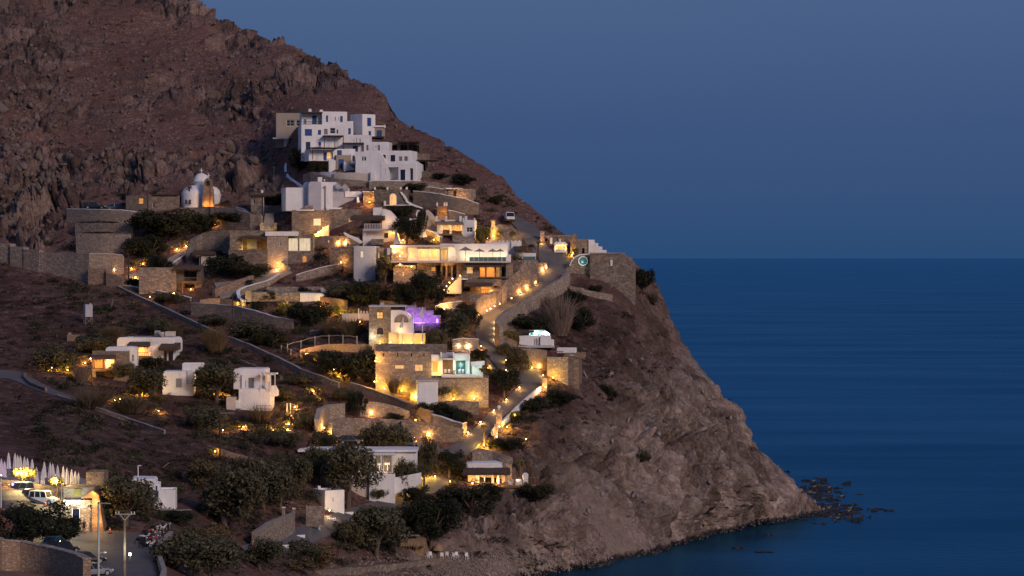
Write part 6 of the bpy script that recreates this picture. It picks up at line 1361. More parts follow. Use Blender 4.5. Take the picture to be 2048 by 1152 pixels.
h = House('deck_sofa', 'low white sofa on the wooden deck', 1030, 971, D=h.D - 1.2, cat='sofa'); h.box(1017, 964, 1044, 969.5, 0, .8, 'canvas_pale', 'seat', .06); h.box(1017, 960, 1044, 963.9, .55, .25, 'canvas_pale', 'backrest', .06)
for x in (1017.5, 1041.5): h.box(x, 969.6, x + 2, 971, .1, .5, 'dark_wood', 'leg')
h = House('deck_chair', 'white high-backed armchair on the wooden deck', 1051, 971, D=h.D, cat='chair'); h.box(1045.5, 961, 1056.5, 964.5, 0, .8, 'canvas_pale', 'seat', .05); h.prof([(1046, 961), (1045, 950), (1048, 946), (1054, 946), (1057, 950), (1056, 961)], 'canvas_pale', .65, .15, 'backrest')
for x in (1046, 1055):
    for y_ in (.05, .65): h.box(x, 964.6, x + 1.1, 971, y_, .1, 'canvas_pale', 'leg')
wall('retaining_wall', 'rubble stone wall above the round thatched house', [(945, 905, 925), (960, 897, 922), (985, 902, 924), (1003, 910, 930), (1024, 916, 934)], 'fieldstone', .9, sink=1.5)
h = House('beach_hut', 'small thatched beach hut at the foot of the slope', 826, 1106, cat='hut'); h.b(806, 1086, 846, 1106, 'straw_pale', .6, 2.5, [(818, 1092, 830, 1105, 'open')], sink=.6, rim=0); h.thatch(800, 1074, 852, 1094, -.4, 3.6, 'straw_pale', .5, 71); h.slab(800, 1071, 838, 1073.6, 'grey_paint', .8, 2)
h = House('straw_parasol', 'straw beach parasol beside the small hut', 876, 1116, cat='parasol'); mb = MB(); mb.lathe([(.02, 2.3), (.5, 2.0), (.85, 1.45), (.9, 1.2), (.8, 1.2)], 14); h.part(mb, 'canopy', 'straw_pale'); mb = MB(); mb.tube([(0, 0, -.3), (0, 0, 2.1)], .06, 6); h.part(mb, 'pole', 'dark_wood')
for k, x in enumerate((853, 862, 884, 893, 905, 915, 934)):
    h = House('beach_chair', 'white beach chair by the straw parasol, %s from the left' % ORD[k], x, 1118 - (k % 2) * 2, cat='chair', group='white beach chairs', yaw=(k * 47) % 60 - 30, dd=-.8); h.root.scale = (1, 1, 1)
    mb = MB(); mb.box(-.25, 0, .40, .25, .5, .46); h.part(mb, 'seat', 'whitewash'); mb = MB(); mb.box(-.25, .44, .46, .25, .5, .95); h.part(mb, 'backrest', 'whitewash')
    for a in (-.22, .18):
        for b_ in (.02, .44): mb = MB(); mb.box(a, b_, -.1, a + .05, b_ + .05, .4); h.part(mb, 'leg', 'whitewash')
strip('path', [(872, 1018, 876, 1024), (900, 1008, 903, 1014), (930, 1010, 932, 1016)], 'earth', lift=.08); strip('path', [(890, 1042, 892, 1048), (925, 1048, 926, 1054), (952, 1056, 950, 1063), (940, 1066, 938, 1070)], 'earth', lift=.08)
wall('beach_wall', 'rough low rubble wall along the beach', [(640, 1140, 1152), (720, 1134, 1148), (800, 1128, 1142), (850, 1120, 1132), (900, 1116, 1126)], 'fieldstone', .8, sink=1, rag=.15)

h = House('white_house', 'white shore house with blue door behind the parking lot trees', 300, 1010, yaw=4)
h.prof([(260, 1000), (260, 961), (263, 959), (306, 960), (310, 963), (310, 1000)], 'whitewash', 2, 5); h.b(293, 968, 318, 1008, 'whitewash', .8, 4, [(310, 973, 314, 996, 'blue_door'), (296, 984, 301, 992, 'navy')], sink=2); h.b(316, 981, 350, 1010, 'whitewash', .4, 5, sink=2); h.prof([(309, 1034), (309, 1000), (317, 998), (328, 1008), (322, 1030), (316, 1036)], 'whitewash', -1, 1.5, 'stair_wall'); h.box(273, 934, 274.6, 960, 3, .12, 'whitewash', 'antenna_mast'); h.box(274.6, 933.6, 280, 935, 3, .12, 'whitewash', 'antenna_arm'); h.box(292, 982, 310, 984, -.2, 1.0, 'warm_wood', 'balcony_rail')
wall('hedge_wall', 'pale line wall above the hedge right of the white shore house', [(322, 1020, 1040), (350, 1021, 1042), (382, 1020, 1042)], 'leaf_dark', 1.0, 'concrete', sink=1)

# ------------------------------------------------------------------ parking lot corner
DT = 350.0
h = House('terrace_building', 'stone terrace building with door and floodlight at the parking lot', 160, 1064, D=DT, cat='building')
h.b(127, 1000, 186, 1066, 'fieldstone_pale', 0, 6, [(145, 1018, 159, 1057, 'navy_door')], sink=1, rim=0); h.b(124, 976, 186, 1000.2, 'fieldstone_dark', 1.2, 5, rim=0); h.box(145, 979, 159, 993, 1.1, .12, 'leaf_yellow', 'sign_board'); h.box(144, 1016, 145, 1057, -.08, .1, 'whitewash', 'door_frame'); h.box(159, 1016, 160, 1057, -.08, .1, 'whitewash', 'door_frame')
h.prof([(184, 1066), (185, 994), (188, 992), (200, 992), (203, 1020), (210, 1066)], 'stacked_stone', -.5, 3, 'buttress'); h.prof([(164, 994), (186, 980), (200, 990), (200, 995), (164, 996)], 'warm_wood', -.6, 4, 'roof'); h.b(160, 950, 196, 985, 'fieldstone', 5, 4, rim=.2)
h.box(176, 1010, 178, 1014, -.05, .1, 'glass_dark', 'vent'); h.box(180, 1010, 182, 1014, -.05, .1, 'glass_dark', 'vent')
glow(h.root, (h.U(193), -1.3, h.Z(1003)), 40, WARM); glow(h.root, (h.U(197), -1.4, h.Z(1040)), 26, WARM); glow(h.root, (h.U(190), -.9, h.Z(985)), 14, WARM)
lamp(149, 1013, 'dazzling white floodlight above the terrace building door', 24, COOL, D=DT - .8, size=1.5, name='floodlight', group='floodlights of the parking lot', white=True); lamp(135, 1013, 'second white floodlight left of the terrace building door', 16, COOL, D=DT - .8, size=1.8, name='floodlight', group='floodlights of the parking lot', white=True)
wall('retaining_wall', 'dark stone wall between the parasol terrace and the parked cars', [(-40, 958, 984), (40, 962, 985), (90, 970, 990), (128, 982, 998)], 'fieldstone_dark', 1.0, sink=1, D=359)
def closed_parasol_mesh():
    mb = MB(); prof = [(.03, 2.78), (.08, 2.6), (.16, 2.2), (.22, 1.6), (.27, 1.0), (.30, .78), (.22, .7)]; n = 14
    n0 = 0
    for r_, z in prof:
        for k in range(n):
            a = 2 * math.pi * k / n; q = r_ * (1 + (.16 if k % 2 else -.16)); mb.v.append((q * math.cos(a), q * math.sin(a), z))
    for i in range(len(prof) - 1):
        for k in range(n): mb.f.append((i * n + k, i * n + (k + 1) % n, (i + 1) * n + (k + 1) % n, (i + 1) * n + k))
    return mb.mesh('canopy')
CM = closed_parasol_mesh(); CM.materials.append(MATS['canvas_pale'])
mb = MB(); mb.tube([(0, 0, 0), (0, 0, 2.9)], .035, 6); PM = mb.mesh('pole'); PM.materials.append(MATS['grey_wood'])
mb = MB(); mb.lathe([(0, .12), (.32, .1), (.34, 0)], 10); BM_ = mb.mesh('base'); BM_.materials.append(MATS['concrete'])
UM = [(17.2, 902, 955), (30, 903, 946), (35.4, 907, 948), (40.6, 908, 948), (48.8, 910, 950), (54.7, 913, 952), (64.2, 915, 955), (72.7, 931, 960), (85, 934, 963), (88.5, 920, 955), (100.3, 922, 958), (105.5, 924, 961), (115.2, 927, 960), (126.7, 930, 964), (134, 933, 968), (143.3, 936, 972), (150.4, 939, 975), (157, 942, 978), (2.5, 914, 955), (9, 919, 958)]
for k, (x, y0, y1) in enumerate(UM):
    sc_ = 15.6; D_ = F / sc_ + (5 if y1 < 952 else (-3 if y1 > 962 else 0)); hh = 3.0
    u_ = empty('closed_parasol', P(x, y0 + hh * F / D_, D_), k * .7, ('closed pale parasol on the terrace row, %s from the left' % ORD[k + 2]) if k < 18 else ['leftmost closed parasol, tinted violet', 'second closed parasol from the left, tinted violet'][k - 18], 'parasol', 'closed parasols of the terrace')
    for me_, nm in ((CM, 'canopy'), (PM, 'pole'), (BM_, 'base')):
        o_ = bpy.data.objects.new(nm, me_); COL.objects.link(o_); o_.parent = u_
vl = lamp(2, 953, 'violet spotlight at the left edge of the parasol terrace', 4, VIO, D=362, group='floodlights of the parking lot', name='spotlight')

def car(px, py, D, yaw, L_, W_, H_, label, paint, style='suv', cat='car', group='parked cars'):
    root = empty('parked_car', P(px, py, D), R(yaw), label, cat, group)
    def half(prof, w_low, w_top, zs):
        pass
    x0, x1 = -L_ / 2, L_ / 2; zb, zw = .28, H_ * .56
    mb = MB()
    secs = [(x0, zb + .12, zw * .86, W_ * .44), (x0 + .18, zb, zw * .97, W_ * .49), (x0 + L_ * .3, zb - .03, zw, W_ * .5), (x1 - L_ * .28, zb - .03, zw * .98, W_ * .5), (x1 - .35, zb, zw * (.86 if style != 'van' else .95), W_ * .48), (x1, zb + .1, zw * .66, W_ * .42)]
    for (x, a, b_, w) in secs: mb.v += [(x, -w * .96, a), (x, -w, (a + b_) / 2), (x, -w * .93, b_), (x, w * .93, b_), (x, w, (a + b_) / 2), (x, w * .96, a)]
    for i in range(len(secs) - 1):
        for q in range(6): mb.f.append((i * 6 + q, i * 6 + (q + 1) % 6, i * 6 + 6 + (q + 1) % 6, i * 6 + 6 + q))
    mb.f += [tuple(range(6)), tuple(range(len(secs) * 6 - 1, len(secs) * 6 - 7, -1))]
    mb.build('body', paint, root, bevel=.05)
    ca, cb_ = (x0 + .05, x1 - L_ * .30) if style in ('suv', 'jeep') else ((x0 + .05, x1 - L_ * .12) if style == 'van' else (x0 + L_ * .14, x1 - L_ * .30))
    ta, tb = (ca + (.12 if style != 'sedan' else .6), cb_ - (.25 if style == 'jeep' else .65))
    wt_ = W_ * .40; wb_ = W_ * .455; zt_ = H_
    def cab(inset, z0, z1, f0, f1):
        l = lambda a, b, f: a + (b - a) * f
        m_ = MB(); pts = []
        for f in (f0, f1):
            w = l(wb_, wt_, f) + inset; pts += [(l(ca, ta, f) - inset, -w, l(z0, z1, f)), (l(cb_, tb, f) + inset, -w, l(z0, z1, f)), (l(cb_, tb, f) + inset, w, l(z0, z1, f)), (l(ca, ta, f) - inset, w, l(z0, z1, f))]
        m_.v = pts; m_.f = [(3, 2, 1, 0), (4, 5, 6, 7), (0, 1, 5, 4), (1, 2, 6, 5), (2, 3, 7, 6), (3, 0, 4, 7)]; return m_
    cab(-.01, zw - .02, zt_, 0, .86).build('window_band', 'glass_dark', root)
    cab(.0, zw - .02, zt_, .84, 1).build('roof', paint, root, bevel=.04)
    for k in range(4 if style != 'sedan' else 3):
        f = k / (3 if style != 'sedan' else 2)
        for sg in (-1, 1):
            m_ = MB(); xa = ca + (cb_ - ca) * f; xt = ta + (tb - ta) * f
            m_.tube([(xa, sg * (wb_ + .0), zw - .02), (xt, sg * wt_, zt_ - .06)], .055, 5); m_.build('pillar', paint, root)
    for sx_ in (x0 + L_ * .19, x1 - L_ * .19):
        for sg in (-1, 1):
            m_ = MB(); m_.tube([(sx_, sg * (W_ / 2 - .22), .33), (sx_, sg * (W_ / 2 + .01), .33)], .33, 16); w_ = m_.build('wheel', 'black_rubber', root)
            m_ = MB(); m_.tube([(sx_, sg * (W_ / 2 - .02), .33), (sx_, sg * (W_ / 2 + .025), .33)], .2, 10); m_.build('rim', 'metal_grey', w_)
    for sg in (-1, 1):
        m_ = MB(); m_.box(x1 - .16, sg * W_ * .33 - .14, zw * .62, x1 - .0, sg * W_ * .33 + .14, zw * .8); m_.build('headlight', 'canvas_pale', root); m_ = MB(); m_.box(x0 - .01, sg * W_ * .38 - .07, zw * .6, x0 + .12, sg * W_ * .38 + .07, zw * .85); m_.build('taillight', 'red_paint', root)
    m_ = MB(); m_.box(x1 - .08, -W_ * .42, .3, x1 + .06, W_ * .42, .48); m_.build('bumper', 'dark_metal', root); m_ = MB(); m_.box(x0 - .06, -W_ * .42, .3, x0 + .08, W_ * .42, .48); m_.build('bumper', 'dark_metal', root)
    if style == 'jeep': m_ = MB(); m_.tube([(x0 - .22, 0, .85), (x0 - .02, 0, .85)], .34, 16); m_.build('spare_wheel', 'black_rubber', root)
    return root
for nm, c_ in (('paint_white', (.62, .63, .64)), ('paint_blue', (.05, .09, .13)), ('paint_black', (.012, .014, .018)), ('paint_silver', (.22, .24, .26)), ('paint_teal', (.03, .08, .11)), ('paint_plum', (.03, .022, .03))):
    mat_noise(nm, c_, tuple(v * 1.15 for v in c_), .8, .25, 0, 1, .5)
car(88, 1009, 353, -12 + 180, 3.6, 1.6, 1.72, 'white boxy jeep with spare wheel facing right in the parking area', 'paint_white', 'jeep').rotation_euler.z = R(-20)
car(32, 990, 357, 200, 4.3, 1.75, 1.6, 'grey blue hatchback left of the white jeep', 'paint_blue', 'suv'); car(52, 1001, 354.5, 192, 4.3, 1.75, 1.45, 'dark plum car between the hatchback and the white jeep', 'paint_plum', 'sedan')
car(126, 1108, 325, 60, 4.2, 1.75, 1.5, 'dark blue car with red tail light by the parking lot tree', 'paint_black', 'suv'); car(184, 1152, 304, 35, 4.4, 1.8, 1.5, 'silver car at the bottom edge of the parking lot', 'paint_silver', 'suv'); car(110, 1096, 330, 70, 4.2, 1.75, 1.45, 'blue car half hidden by the parking lot tree', 'paint_teal', 'sedan'); car(172, 1128, 309, 30, 4.2, 1.7, 1.4, 'black car behind the silver car at the bottom edge', 'paint_black', 'sedan')
DC = gD(215, 419)
car(190, 418, DC + 1.5, 4, 4.9, 1.85, 1.5, 'long black car on the wall top left of the chapel', 'paint_black', 'suv'); car(232, 420, DC + 1.2, 8, 4.4, 1.75, 1.4, 'dark teal car in the middle of the wall top row', 'paint_teal', 'sedan'); car(258, 420, DC + 2.2, 12, 4.2, 1.75, 1.6, 'dark blue car behind the silver one on the wall top', 'paint_blue', 'suv'); car(272, 424, DC + .4, -8, 4.2, 1.7, 1.45, 'silver blue car at the right end of the wall top row', 'paint_silver', 'suv')
car(1019, 443, gD(1019, 443) - 1.6, -84, 4.6, 1.9, 1.95, 'white van parked facing down the upper road', 'paint_white', 'van', 'van', None); car(700, 888, gD(700, 888) - 1.5, 10, 4.2, 1.75, 1.45, 'dark car half hidden by trees below the terrace walls', 'paint_black', 'sedan'); car(822, 893, gD(822, 893) - 1.5, 80, 4.2, 1.75, 1.6, 'dark blue car between trees at the road junction', 'paint_blue', 'suv')

def pole(name, label, px, py0, py1, D, r=.13, mat='bark', arms=(), cat='pole', group=None):
    root = empty(name, P(px, py1, D), 0, label, cat, group); hh = (py1 - py0) / F * D
    mb = MB(); mb.tube([(0, 0, -.8), (0, 0, hh)], [r * 1.15, r * .8], 9); mb.build('shaft', mat, root)
    for (xa, ya, xb, yb) in arms:
        mb = MB(); mb.tube([((xa - px) / F * D, -.12, (py1 - ya) / F * D), ((xb - px) / F * D, -.12, (py1 - yb) / F * D)], .06, 6); mb.build('arm', 'grey_wood', root)
    return root
p_ = pole('utility_pole', 'wooden utility pole with wide crossarm standing in the parking lot', 249, 1026, 1172, 296, .16, 'bark', [(231, 1028, 271, 1028), (240, 1029, 249, 1040), (260, 1029, 250, 1040)])
for x in (232, 238, 263, 269): mb = MB(); mb.tube([((x - 249) / F * 296, -.12, (1172 - 1027.5) / F * 296), ((x - 249) / F * 296, -.12, (1172 - 1023) / F * 296)], .05, 6); mb.build('insulator', 'whitewash', p_)
lamp(260, 1114, 'lit white street lamp on the crossarm pole', 26, COOL, D=295, size=1.6, name='street_lamp', group='floodlights of the parking lot', white=True, cat='lamp')
p_ = pole('lamp_post', 'thin grey lamp post with curved unlit arm left of the crossarm pole', 197, 1004, 1170, 298, .12, 'metal_grey', [(197, 1006, 222, 1007)])
mb = MB(); mb.tube([(.0, -.1, (1165 - 1108) / F * 312), (.2, -.1, (1165 - 1103) / F * 312), (.6, -.1, (1165 - 1102.5) / F * 312)], .05, 6); mb.build('lamp_arm', 'metal_grey', p_); mb = MB(); mb.lathe([(0, .14), (.16, .08), (.18, -.04), (0, -.06)], 10, (.68, -.1, (1165 - 1103) / F * 312)); mb.build('lamp_head', 'canvas_pale', p_)
pole('utility_pole', 'dark utility pole on the scrub slope above the lower trees', 440, 824, 918, gD(440, 918) - .5, .14, 'dark_wood', [(440, 826, 470, 826)]); pole('utility_pole', 'dark thin pole by the path near the thatched balcony house', 257, 508, 572, gD(257, 572) - .5, .13, 'dark_wood'); pole('utility_pole', 'brown pole below the long brown wall', 465, 588, 680, gD(465, 680) - .5, .12, 'dark_wood'); pole('utility_pole', 'thin pole left of the fort hotel', 722, 694, 772, gD(722, 772) - .8, .1, 'dark_wood'); pole('utility_pole', 'thin black pole in front of the chapel door', 420, 362, 440, gD(420, 440) - 1.5, .09, 'dark_wood'); pole('light_mast', 'thin white mast by the parasol terrace', 123, 965, 1022, 346, .07, 'whitewash'); pole('light_mast', 'short white mast at the left edge by the parked cars', 2, 956, 1002, 344, .07, 'whitewash'); pole('street_lamp', 'unlit grey lamp post by the zigzag white path', 548, 334, 356, gD(548, 356) - .5, .07, 'metal_grey', [(546, 334, 551, 334)])
pole('leaning_post', 'leaning pale post on the slope above the water tank', 222, 596, 616, gD(222, 616), .06, 'grey_wood').rotation_euler = (0, R(14), 0); pole('leaning_post', 'leaning pale post on the dark slope above the white shore house', 322, 917, 938, gD(322, 938), .06, 'grey_wood').rotation_euler = (0, R(52), 0)
wall('curved_kerb', 'curved pale concrete wall on the right of the parking lot', [(338, 1062, 1072), (326, 1073, 1083), (314, 1084, 1098), (311, 1098, 1112), (317, 1118, 1134), (324, 1138, 1156), (318, 1156, 1176)], 'concrete', .5, sink=.6, rag=.0, dd=0)
wall('bottom_wall', 'sunlit looking brown stone wall at the bottom left corner'.replace('sunlit looking ', 'long '), [(-40, 1074, 1152), (40, 1084, 1156), (100, 1096, 1162), (150, 1110, 1170), (166, 1118, 1175)], 'stacked_stone', .8, 'fieldstone_pale', sink=1, rag=.03, dd=-14)
strip('rubble_slope', [(-60, 1128, -60, 1230), (40, 1122, 40, 1230), (90, 1132, 90, 1230), (130, 1150, 130, 1230)], 'earth', lift=.3, dd=-18)
for k, (x, y) in enumerate(((91, 1012), (220, 1066))):
    h = House('traffic_cone', ['orange traffic cone beside the white jeep', 'orange traffic cone beside the lit buttress'][k], x, y, D=(351, 347)[k], cat='cone'); mb = MB(); mb.lathe([(.03, .7), (.17, .06), (.17, .05)], 12); h.part(mb, 'cone', 'orange_plastic'); mb = MB(); mb.box(-.22, -.22, 0, .22, .22, .05); h.part(mb, 'base', 'black_rubber'); mb = MB(); mb.lathe([(.085, .5), (.118, .36)], 12); h.part(mb, 'band', 'whitewash')

# motorcycles along the kerb
def moto_meshes():
    out = []
    for x in (-.65, .65):
        mb = MB(); n_ = 14; mm = 5
        for a in range(n_):
            for b_ in range(mm):
                t0, t1 = 2 * math.pi * a / n_, 2 * math.pi * b_ / mm; q_ = .28 + .055 * math.cos(t1); mb.v.append((x + q_ * math.cos(t0), .055 * math.sin(t1), .3 + q_ * math.sin(t0)))
        for a in range(n_):
            for b_ in range(mm): mb.f.append((a * mm + b_, a * mm + (b_ + 1) % mm, ((a + 1) % n_) * mm + (b_ + 1) % mm, ((a + 1) % n_) * mm + b_))
        out.append(('wheel', mb.mesh('wheel'), 'black_rubber'))
    mb = MB(); mb.v = []; mb.tube([(-.75, 0, .62), (-.3, 0, .66), (0, 0, .5), (.35, 0, .55), (.55, 0, .85)], [.1, .16, .15, .13, .1], 8); mb.tube([(-.2, 0, .4), (.2, 0, .38)], .17, 8); out.append(('body', mb.mesh('body'), None))
    mb = MB(); mb.tube([(-.72, 0, .76), (-.3, 0, .8), (.0, 0, .76)], [.08, .13, .1], 7); out.append(('seat', mb.mesh('seat'), 'black_rubber'))
    mb = MB(); mb.tube([(.5, -.34, 1.02), (.52, 0, .95), (.5, .34, 1.02)], .025, 6); mb.tube([(.65, .09, .3), (.5, .09, .95)], .03, 6); mb.tube([(.65, -.09, .3), (.5, -.09, .95)], .03, 6); out.append(('handlebar', mb.mesh('handlebar'), 'metal_grey'))
    mb = MB(); mb.lathe([(0, .1), (.09, .06), (.1, 0), (0, -.04)], 8, (.62, 0, .86)); out.append(('headlight', mb.mesh('headlight'), 'canvas_pale'))
    return out
MM = moto_meshes()
for nm, me_, mt in MM:
    if mt: me_.materials.append(MATS[mt])
BODY = [m_ for n_, m_, t_ in MM if n_ == 'body'][0]
BV = []
for c_ in ('paint_black', 'red_paint', 'paint_white', 'paint_blue'):
    b2 = BODY.copy(); b2.materials.append(MATS[c_]); BV.append(b2)
MC = [(291, 1098, 0), (300, 1096, 2), (284, 1090, 0), (297, 1088, 0), (306, 1086, 1), (290, 1082, 2), (302, 1079, 0), (311, 1078, 3), (296, 1074, 0), (307, 1071, 1), (318, 1070, 0), (312, 1065, 0), (323, 1063, 2), (332, 1061, 0)]
for k, (x, y, c_) in enumerate(MC):
    d_ = gD(x, y) - .2
    r_ = empty('motorcycle', P(x, y, d_), R(-25 + (k * 37) % 30), '%s motorcycle in the row by the curved wall, %s from the front' % (['black', 'red', 'white', 'blue'][c_], ORD[k]), 'motorcycle', 'motorcycles parked by the curved wall')
    for nm, me_, mt in MM:
        o_ = bpy.data.objects.new(nm, BV[c_] if nm == 'body' else me_); COL.objects.link(o_); o_.parent = r_

# ------------------------------------------------------------------ the person at the parking lot
def person(px, py, D, label):
    root = empty('person', P(px, py, D), R(20), label, 'person')
    V = [(0, 0, .95), (0, 0, 1.12), (0, 0, 1.32), (0, 0, 1.45), (0, -.01, 1.52), (0, -.015, 1.60), (0, -.02, 1.70), (0, -.01, 1.77)]
    Rr = [(.15, .11), (.135, .095), (.16, .11), (.11, .085), (.055, .055), (.075, .085), (.08, .10), (.05, .06)]
    E = [(i, i + 1) for i in range(7)]
    def chain(start, pts, rad):
        prev = start
        for p_, r_ in zip(pts, rad):
            V.append(p_); Rr.append((r_, r_)); E.append((prev, len(V) - 1)); prev = len(V) - 1
        return prev
    for sg in (-1, 1):
        chain(0, [(sg * .10, 0, .88), (sg * .11, -.02, .50), (sg * .115, .01, .10), (sg * .13, -.13, .04)], [.095, .062, .045, .04])
        w = chain(3, [(sg * .19, 0, 1.41), (sg * .245, .02, 1.12), (sg * .255, -.06, .88), (sg * .258, -.085, .81)], [.06, .045, .033, .036])
        for q, (dx, L_) in enumerate(((-.03, .075), (-.01, .085), (.01, .08), (.028, .065))):
            chain(w, [(sg * .26, -.09 + dx, .78), (sg * .262, -.10 + dx, .78 - L_ * .55), (sg * .255, -.105 + dx, .78 - L_)], [.010, .009, .008])
        chain(w, [(sg * .235, -.13, .81), (sg * .225, -.145, .77)], [.011, .009])
    me_ = bpy.data.meshes.new('body'); me_.from_pydata(V, E, []); o_ = link_mesh('body', me_, 'paint_black', root)
    sk = o_.modifiers.new('skin', 'SKIN'); o_.modifiers.new('sub', 'SUBSURF').levels = 1
    for i, r_ in enumerate(Rr): me_.skin_vertices[0].data[i].radius = r_
    me_.skin_vertices[0].data[0].use_root = True
    mb = MB(); mb.lathe([(.0, .13), (.06, .115), (.092, .05), (.09, 0)], 12, (0, .005, 1.66)); mb.build('hair', 'black_rubber', root, smooth=True)
    mat_noise('skin_tone', (.32, .19, .13), (.36, .22, .15), 5, .6)
    mb = MB(); mb.lathe([(.0, .075), (.05, .06), (.068, .0), (.055, -.06), (.0, -.09)], 12, (0, -.045, 1.655)); mb.tube([(0, -.115, 1.67), (0, -.135, 1.64)], .012, 6); mb.tube([(-.078, -.02, 1.67), (-.082, -.02, 1.63)], .016, 6); mb.tube([(.078, -.02, 1.67), (.082, -.02, 1.63)], .016, 6); mb.build('face', 'skin_tone', root, smooth=True)
    mb = MB(); mb.box(-.16, -.075, .955, .16, .115, .985); mb.build('belt', 'dark_wood', root)
person(168, 1068, 345, 'person in dark clothes standing in front of the terrace building')

# ------------------------------------------------------------------ vegetation
def crown_mesh(name, seed, nleaf, lobes, leaf=.075, flat=1.0, low=False):
    """foliage: leaf-sized faces spread through uneven lobes, denser at their shells, with gaps between"""
    r = np.random.default_rng(seed)
    L_ = []
    for k in range(lobes):
        a = r.uniform(0, 2 * math.pi); rad = r.uniform(.15, .78) if k else 0; el_ = r.uniform(-.6, .85) * (1.1 - rad * .5) if k else .1
        c = np.array([rad * math.cos(a), rad * math.sin(a), el_ * (.7 if not low else .5)]); L_.append((c, r.uniform(.14, .40)))
    w = np.array([l[1] ** 2 for l in L_]); w /= w.sum()
    pick = r.choice(lobes, nleaf, p=w)
    d = r.normal(size=(nleaf, 3)); d /= np.linalg.norm(d, axis=1)[:, None]
    rr = r.random(nleaf) ** .35 * r.uniform(.85, 1.15, nleaf)
    C = np.array([l[0] for l in L_])[pick] + d * (np.array([l[1] for l in L_])[pick] * rr)[:, None]
    hole = fbm(C * 2.6 + seed, 2) > -.28
    C = C[hole]; d = d[hole]; n = len(C)
    C[:, 2] *= flat
    if low: C[:, 2] = np.where(C[:, 2] < -.55, -1.1 - C[:, 2], C[:, 2])
    t1 = r.normal(size=(n, 3)); t1 -= d * (t1 * d).sum(1)[:, None] * .6; t1 /= np.linalg.norm(t1, axis=1)[:, None]
    t2 = np.cross(t1, d + r.normal(size=(n, 3)) * .5); t2 /= np.linalg.norm(t2, axis=1)[:, None]
    s1 = (leaf * r.uniform(.5, 1.3, n))[:, None]; s2 = (leaf * r.uniform(.3, .7, n))[:, None]
    V = np.stack([C - t1 * s1, C - t2 * s2 * .8, C + t1 * s1, C + t2 * s2], 1).reshape(-1, 3)
    me_ = bpy.data.meshes.new(name)
    me_.vertices.add(4 * n); me_.vertices.foreach_set('co', V.reshape(-1).astype(np.float32))
    me_.loops.add(4 * n); me_.loops.foreach_set('vertex_index', np.arange(4 * n, dtype=np.int32)); me_.polygons.add(n); me_.polygons.foreach_set('loop_start', (np.arange(n) * 4).astype(np.int32)); me_.update(calc_edges=True)
    return me_
def trunk_mesh(seed, h0=1.0, lean=.2):
    r = random.Random(seed); mb = MB()
    top = Vector((r.uniform(-lean, lean), r.uniform(-lean, lean), 0)); mb.tube([(0, 0, -1.35), (top.x * .4, top.y * .4, -.8), (top.x, top.y, -.25)], [.09, .07, .05], 7)
    for k in range(6):
        a = k * 1.05 + r.uniform(-.3, .3); mb.tube([(top.x * .7, top.y * .7, -.5 + .05 * k), (.25 * math.cos(a), .25 * math.sin(a), -.1), (.5 * math.cos(a), .5 * math.sin(a), .25 + r.uniform(-.1, .2))], [.045, .03, .012], 5)
    return mb.mesh('trunk')
CR = {}
for kind, mt, nl, lo_, leaf, low in (('olive', 'leaf_olive', 6500, 30, .058, False), ('dark', 'leaf_dark', 6500, 30, .056, False), ('bush', 'leaf_dark', 4800, 24, .058, True), ('dry', 'leaf_dry', 3800, 20, .06, True), ('obush', 'leaf_olive', 4600, 24, .058, True), ('yellow', 'leaf_yellow', 3000, 12, .065, True)):
    CR[kind] = []
    for v in range(3):
        me_ = crown_mesh('crown', 100 + v * 7 + len(CR) * 31, nl, lo_, leaf, 1.0, low); me_.materials.append(MATS[mt])
        tm = trunk_mesh(v + len(CR) * 5, lean=.15); tm.materials.append(MATS['bark']); CR[kind].append((me_, tm))
def reed_mesh(seed, n=420):
    r = random.Random(seed); mb = MB()
    for k in range(n):
        a = r.uniform(0, 6.28); q = r.random() ** .5 * .3; x, y = q * math.cos(a), q * math.sin(a); hh = r.uniform(.9, 2.0); l = r.random() ** 1.5 * 1.0; w = r.uniform(.005, .014); lx, ly = l * math.cos(a) + r.uniform(-.1, .1), l * math.sin(a)
        n0 = len(mb.v); mb.v += [(x - w, y, -1), (x + w, y, -1), (x + lx * .4 - w, y + ly * .4, -1 + hh * .6), (x + lx * .4 + w, y + ly * .4, -1 + hh * .6), (x + lx, y + ly, -1 + hh * (1 - l * .2))]
        mb.f += [(n0, n0 + 1, n0 + 3, n0 + 2), (n0 + 2, n0 + 3, n0 + 4)]
    return mb.mesh('blades')
RM = []
for v in range(3):
    me_ = reed_mesh(v); me_.materials.append(MATS['leaf_reed']); RM.append(me_)
RY = []
for v in range(2):
    me_ = reed_mesh(v + 9); me_.materials.append(MATS['leaf_dry']); RY.append(me_)
def palm_meshes(seed):
    r = random.Random(seed); mb = MB()
    for k in range(20):
        a = k * 2.4 + r.uniform(-.2, .2); up = r.uniform(.15, .9); L_ = r.uniform(.75, 1.05)
        pr = None
        for q in range(9):
            f = q / 8; x = L_ * f * math.cos(a); y = L_ * f * math.sin(a); z = up * f - 1.0 * f * f
            if pr:
                for sg in (-1, 1):
                    n0 = len(mb.v); dx, dy = -math.sin(a) * sg, math.cos(a) * sg; wl_ = .22 * math.sin(math.pi * min(1, f * 1.0 + .08)) + .03
                    mb.v += [pr, (x, y, z), (x + dx * wl_ + .05 * math.cos(a), y + dy * wl_ + .05 * math.sin(a), z - wl_ * .55)]; mb.f.append((n0, n0 + 1, n0 + 2))
            pr = (x, y, z)
    return mb.mesh('fronds')
PALM = palm_meshes(4); PALM.materials.append(MATS['leaf_dark']); PALMY = palm_meshes(5); PALMY.materials.append(MATS['leaf_yellow'])
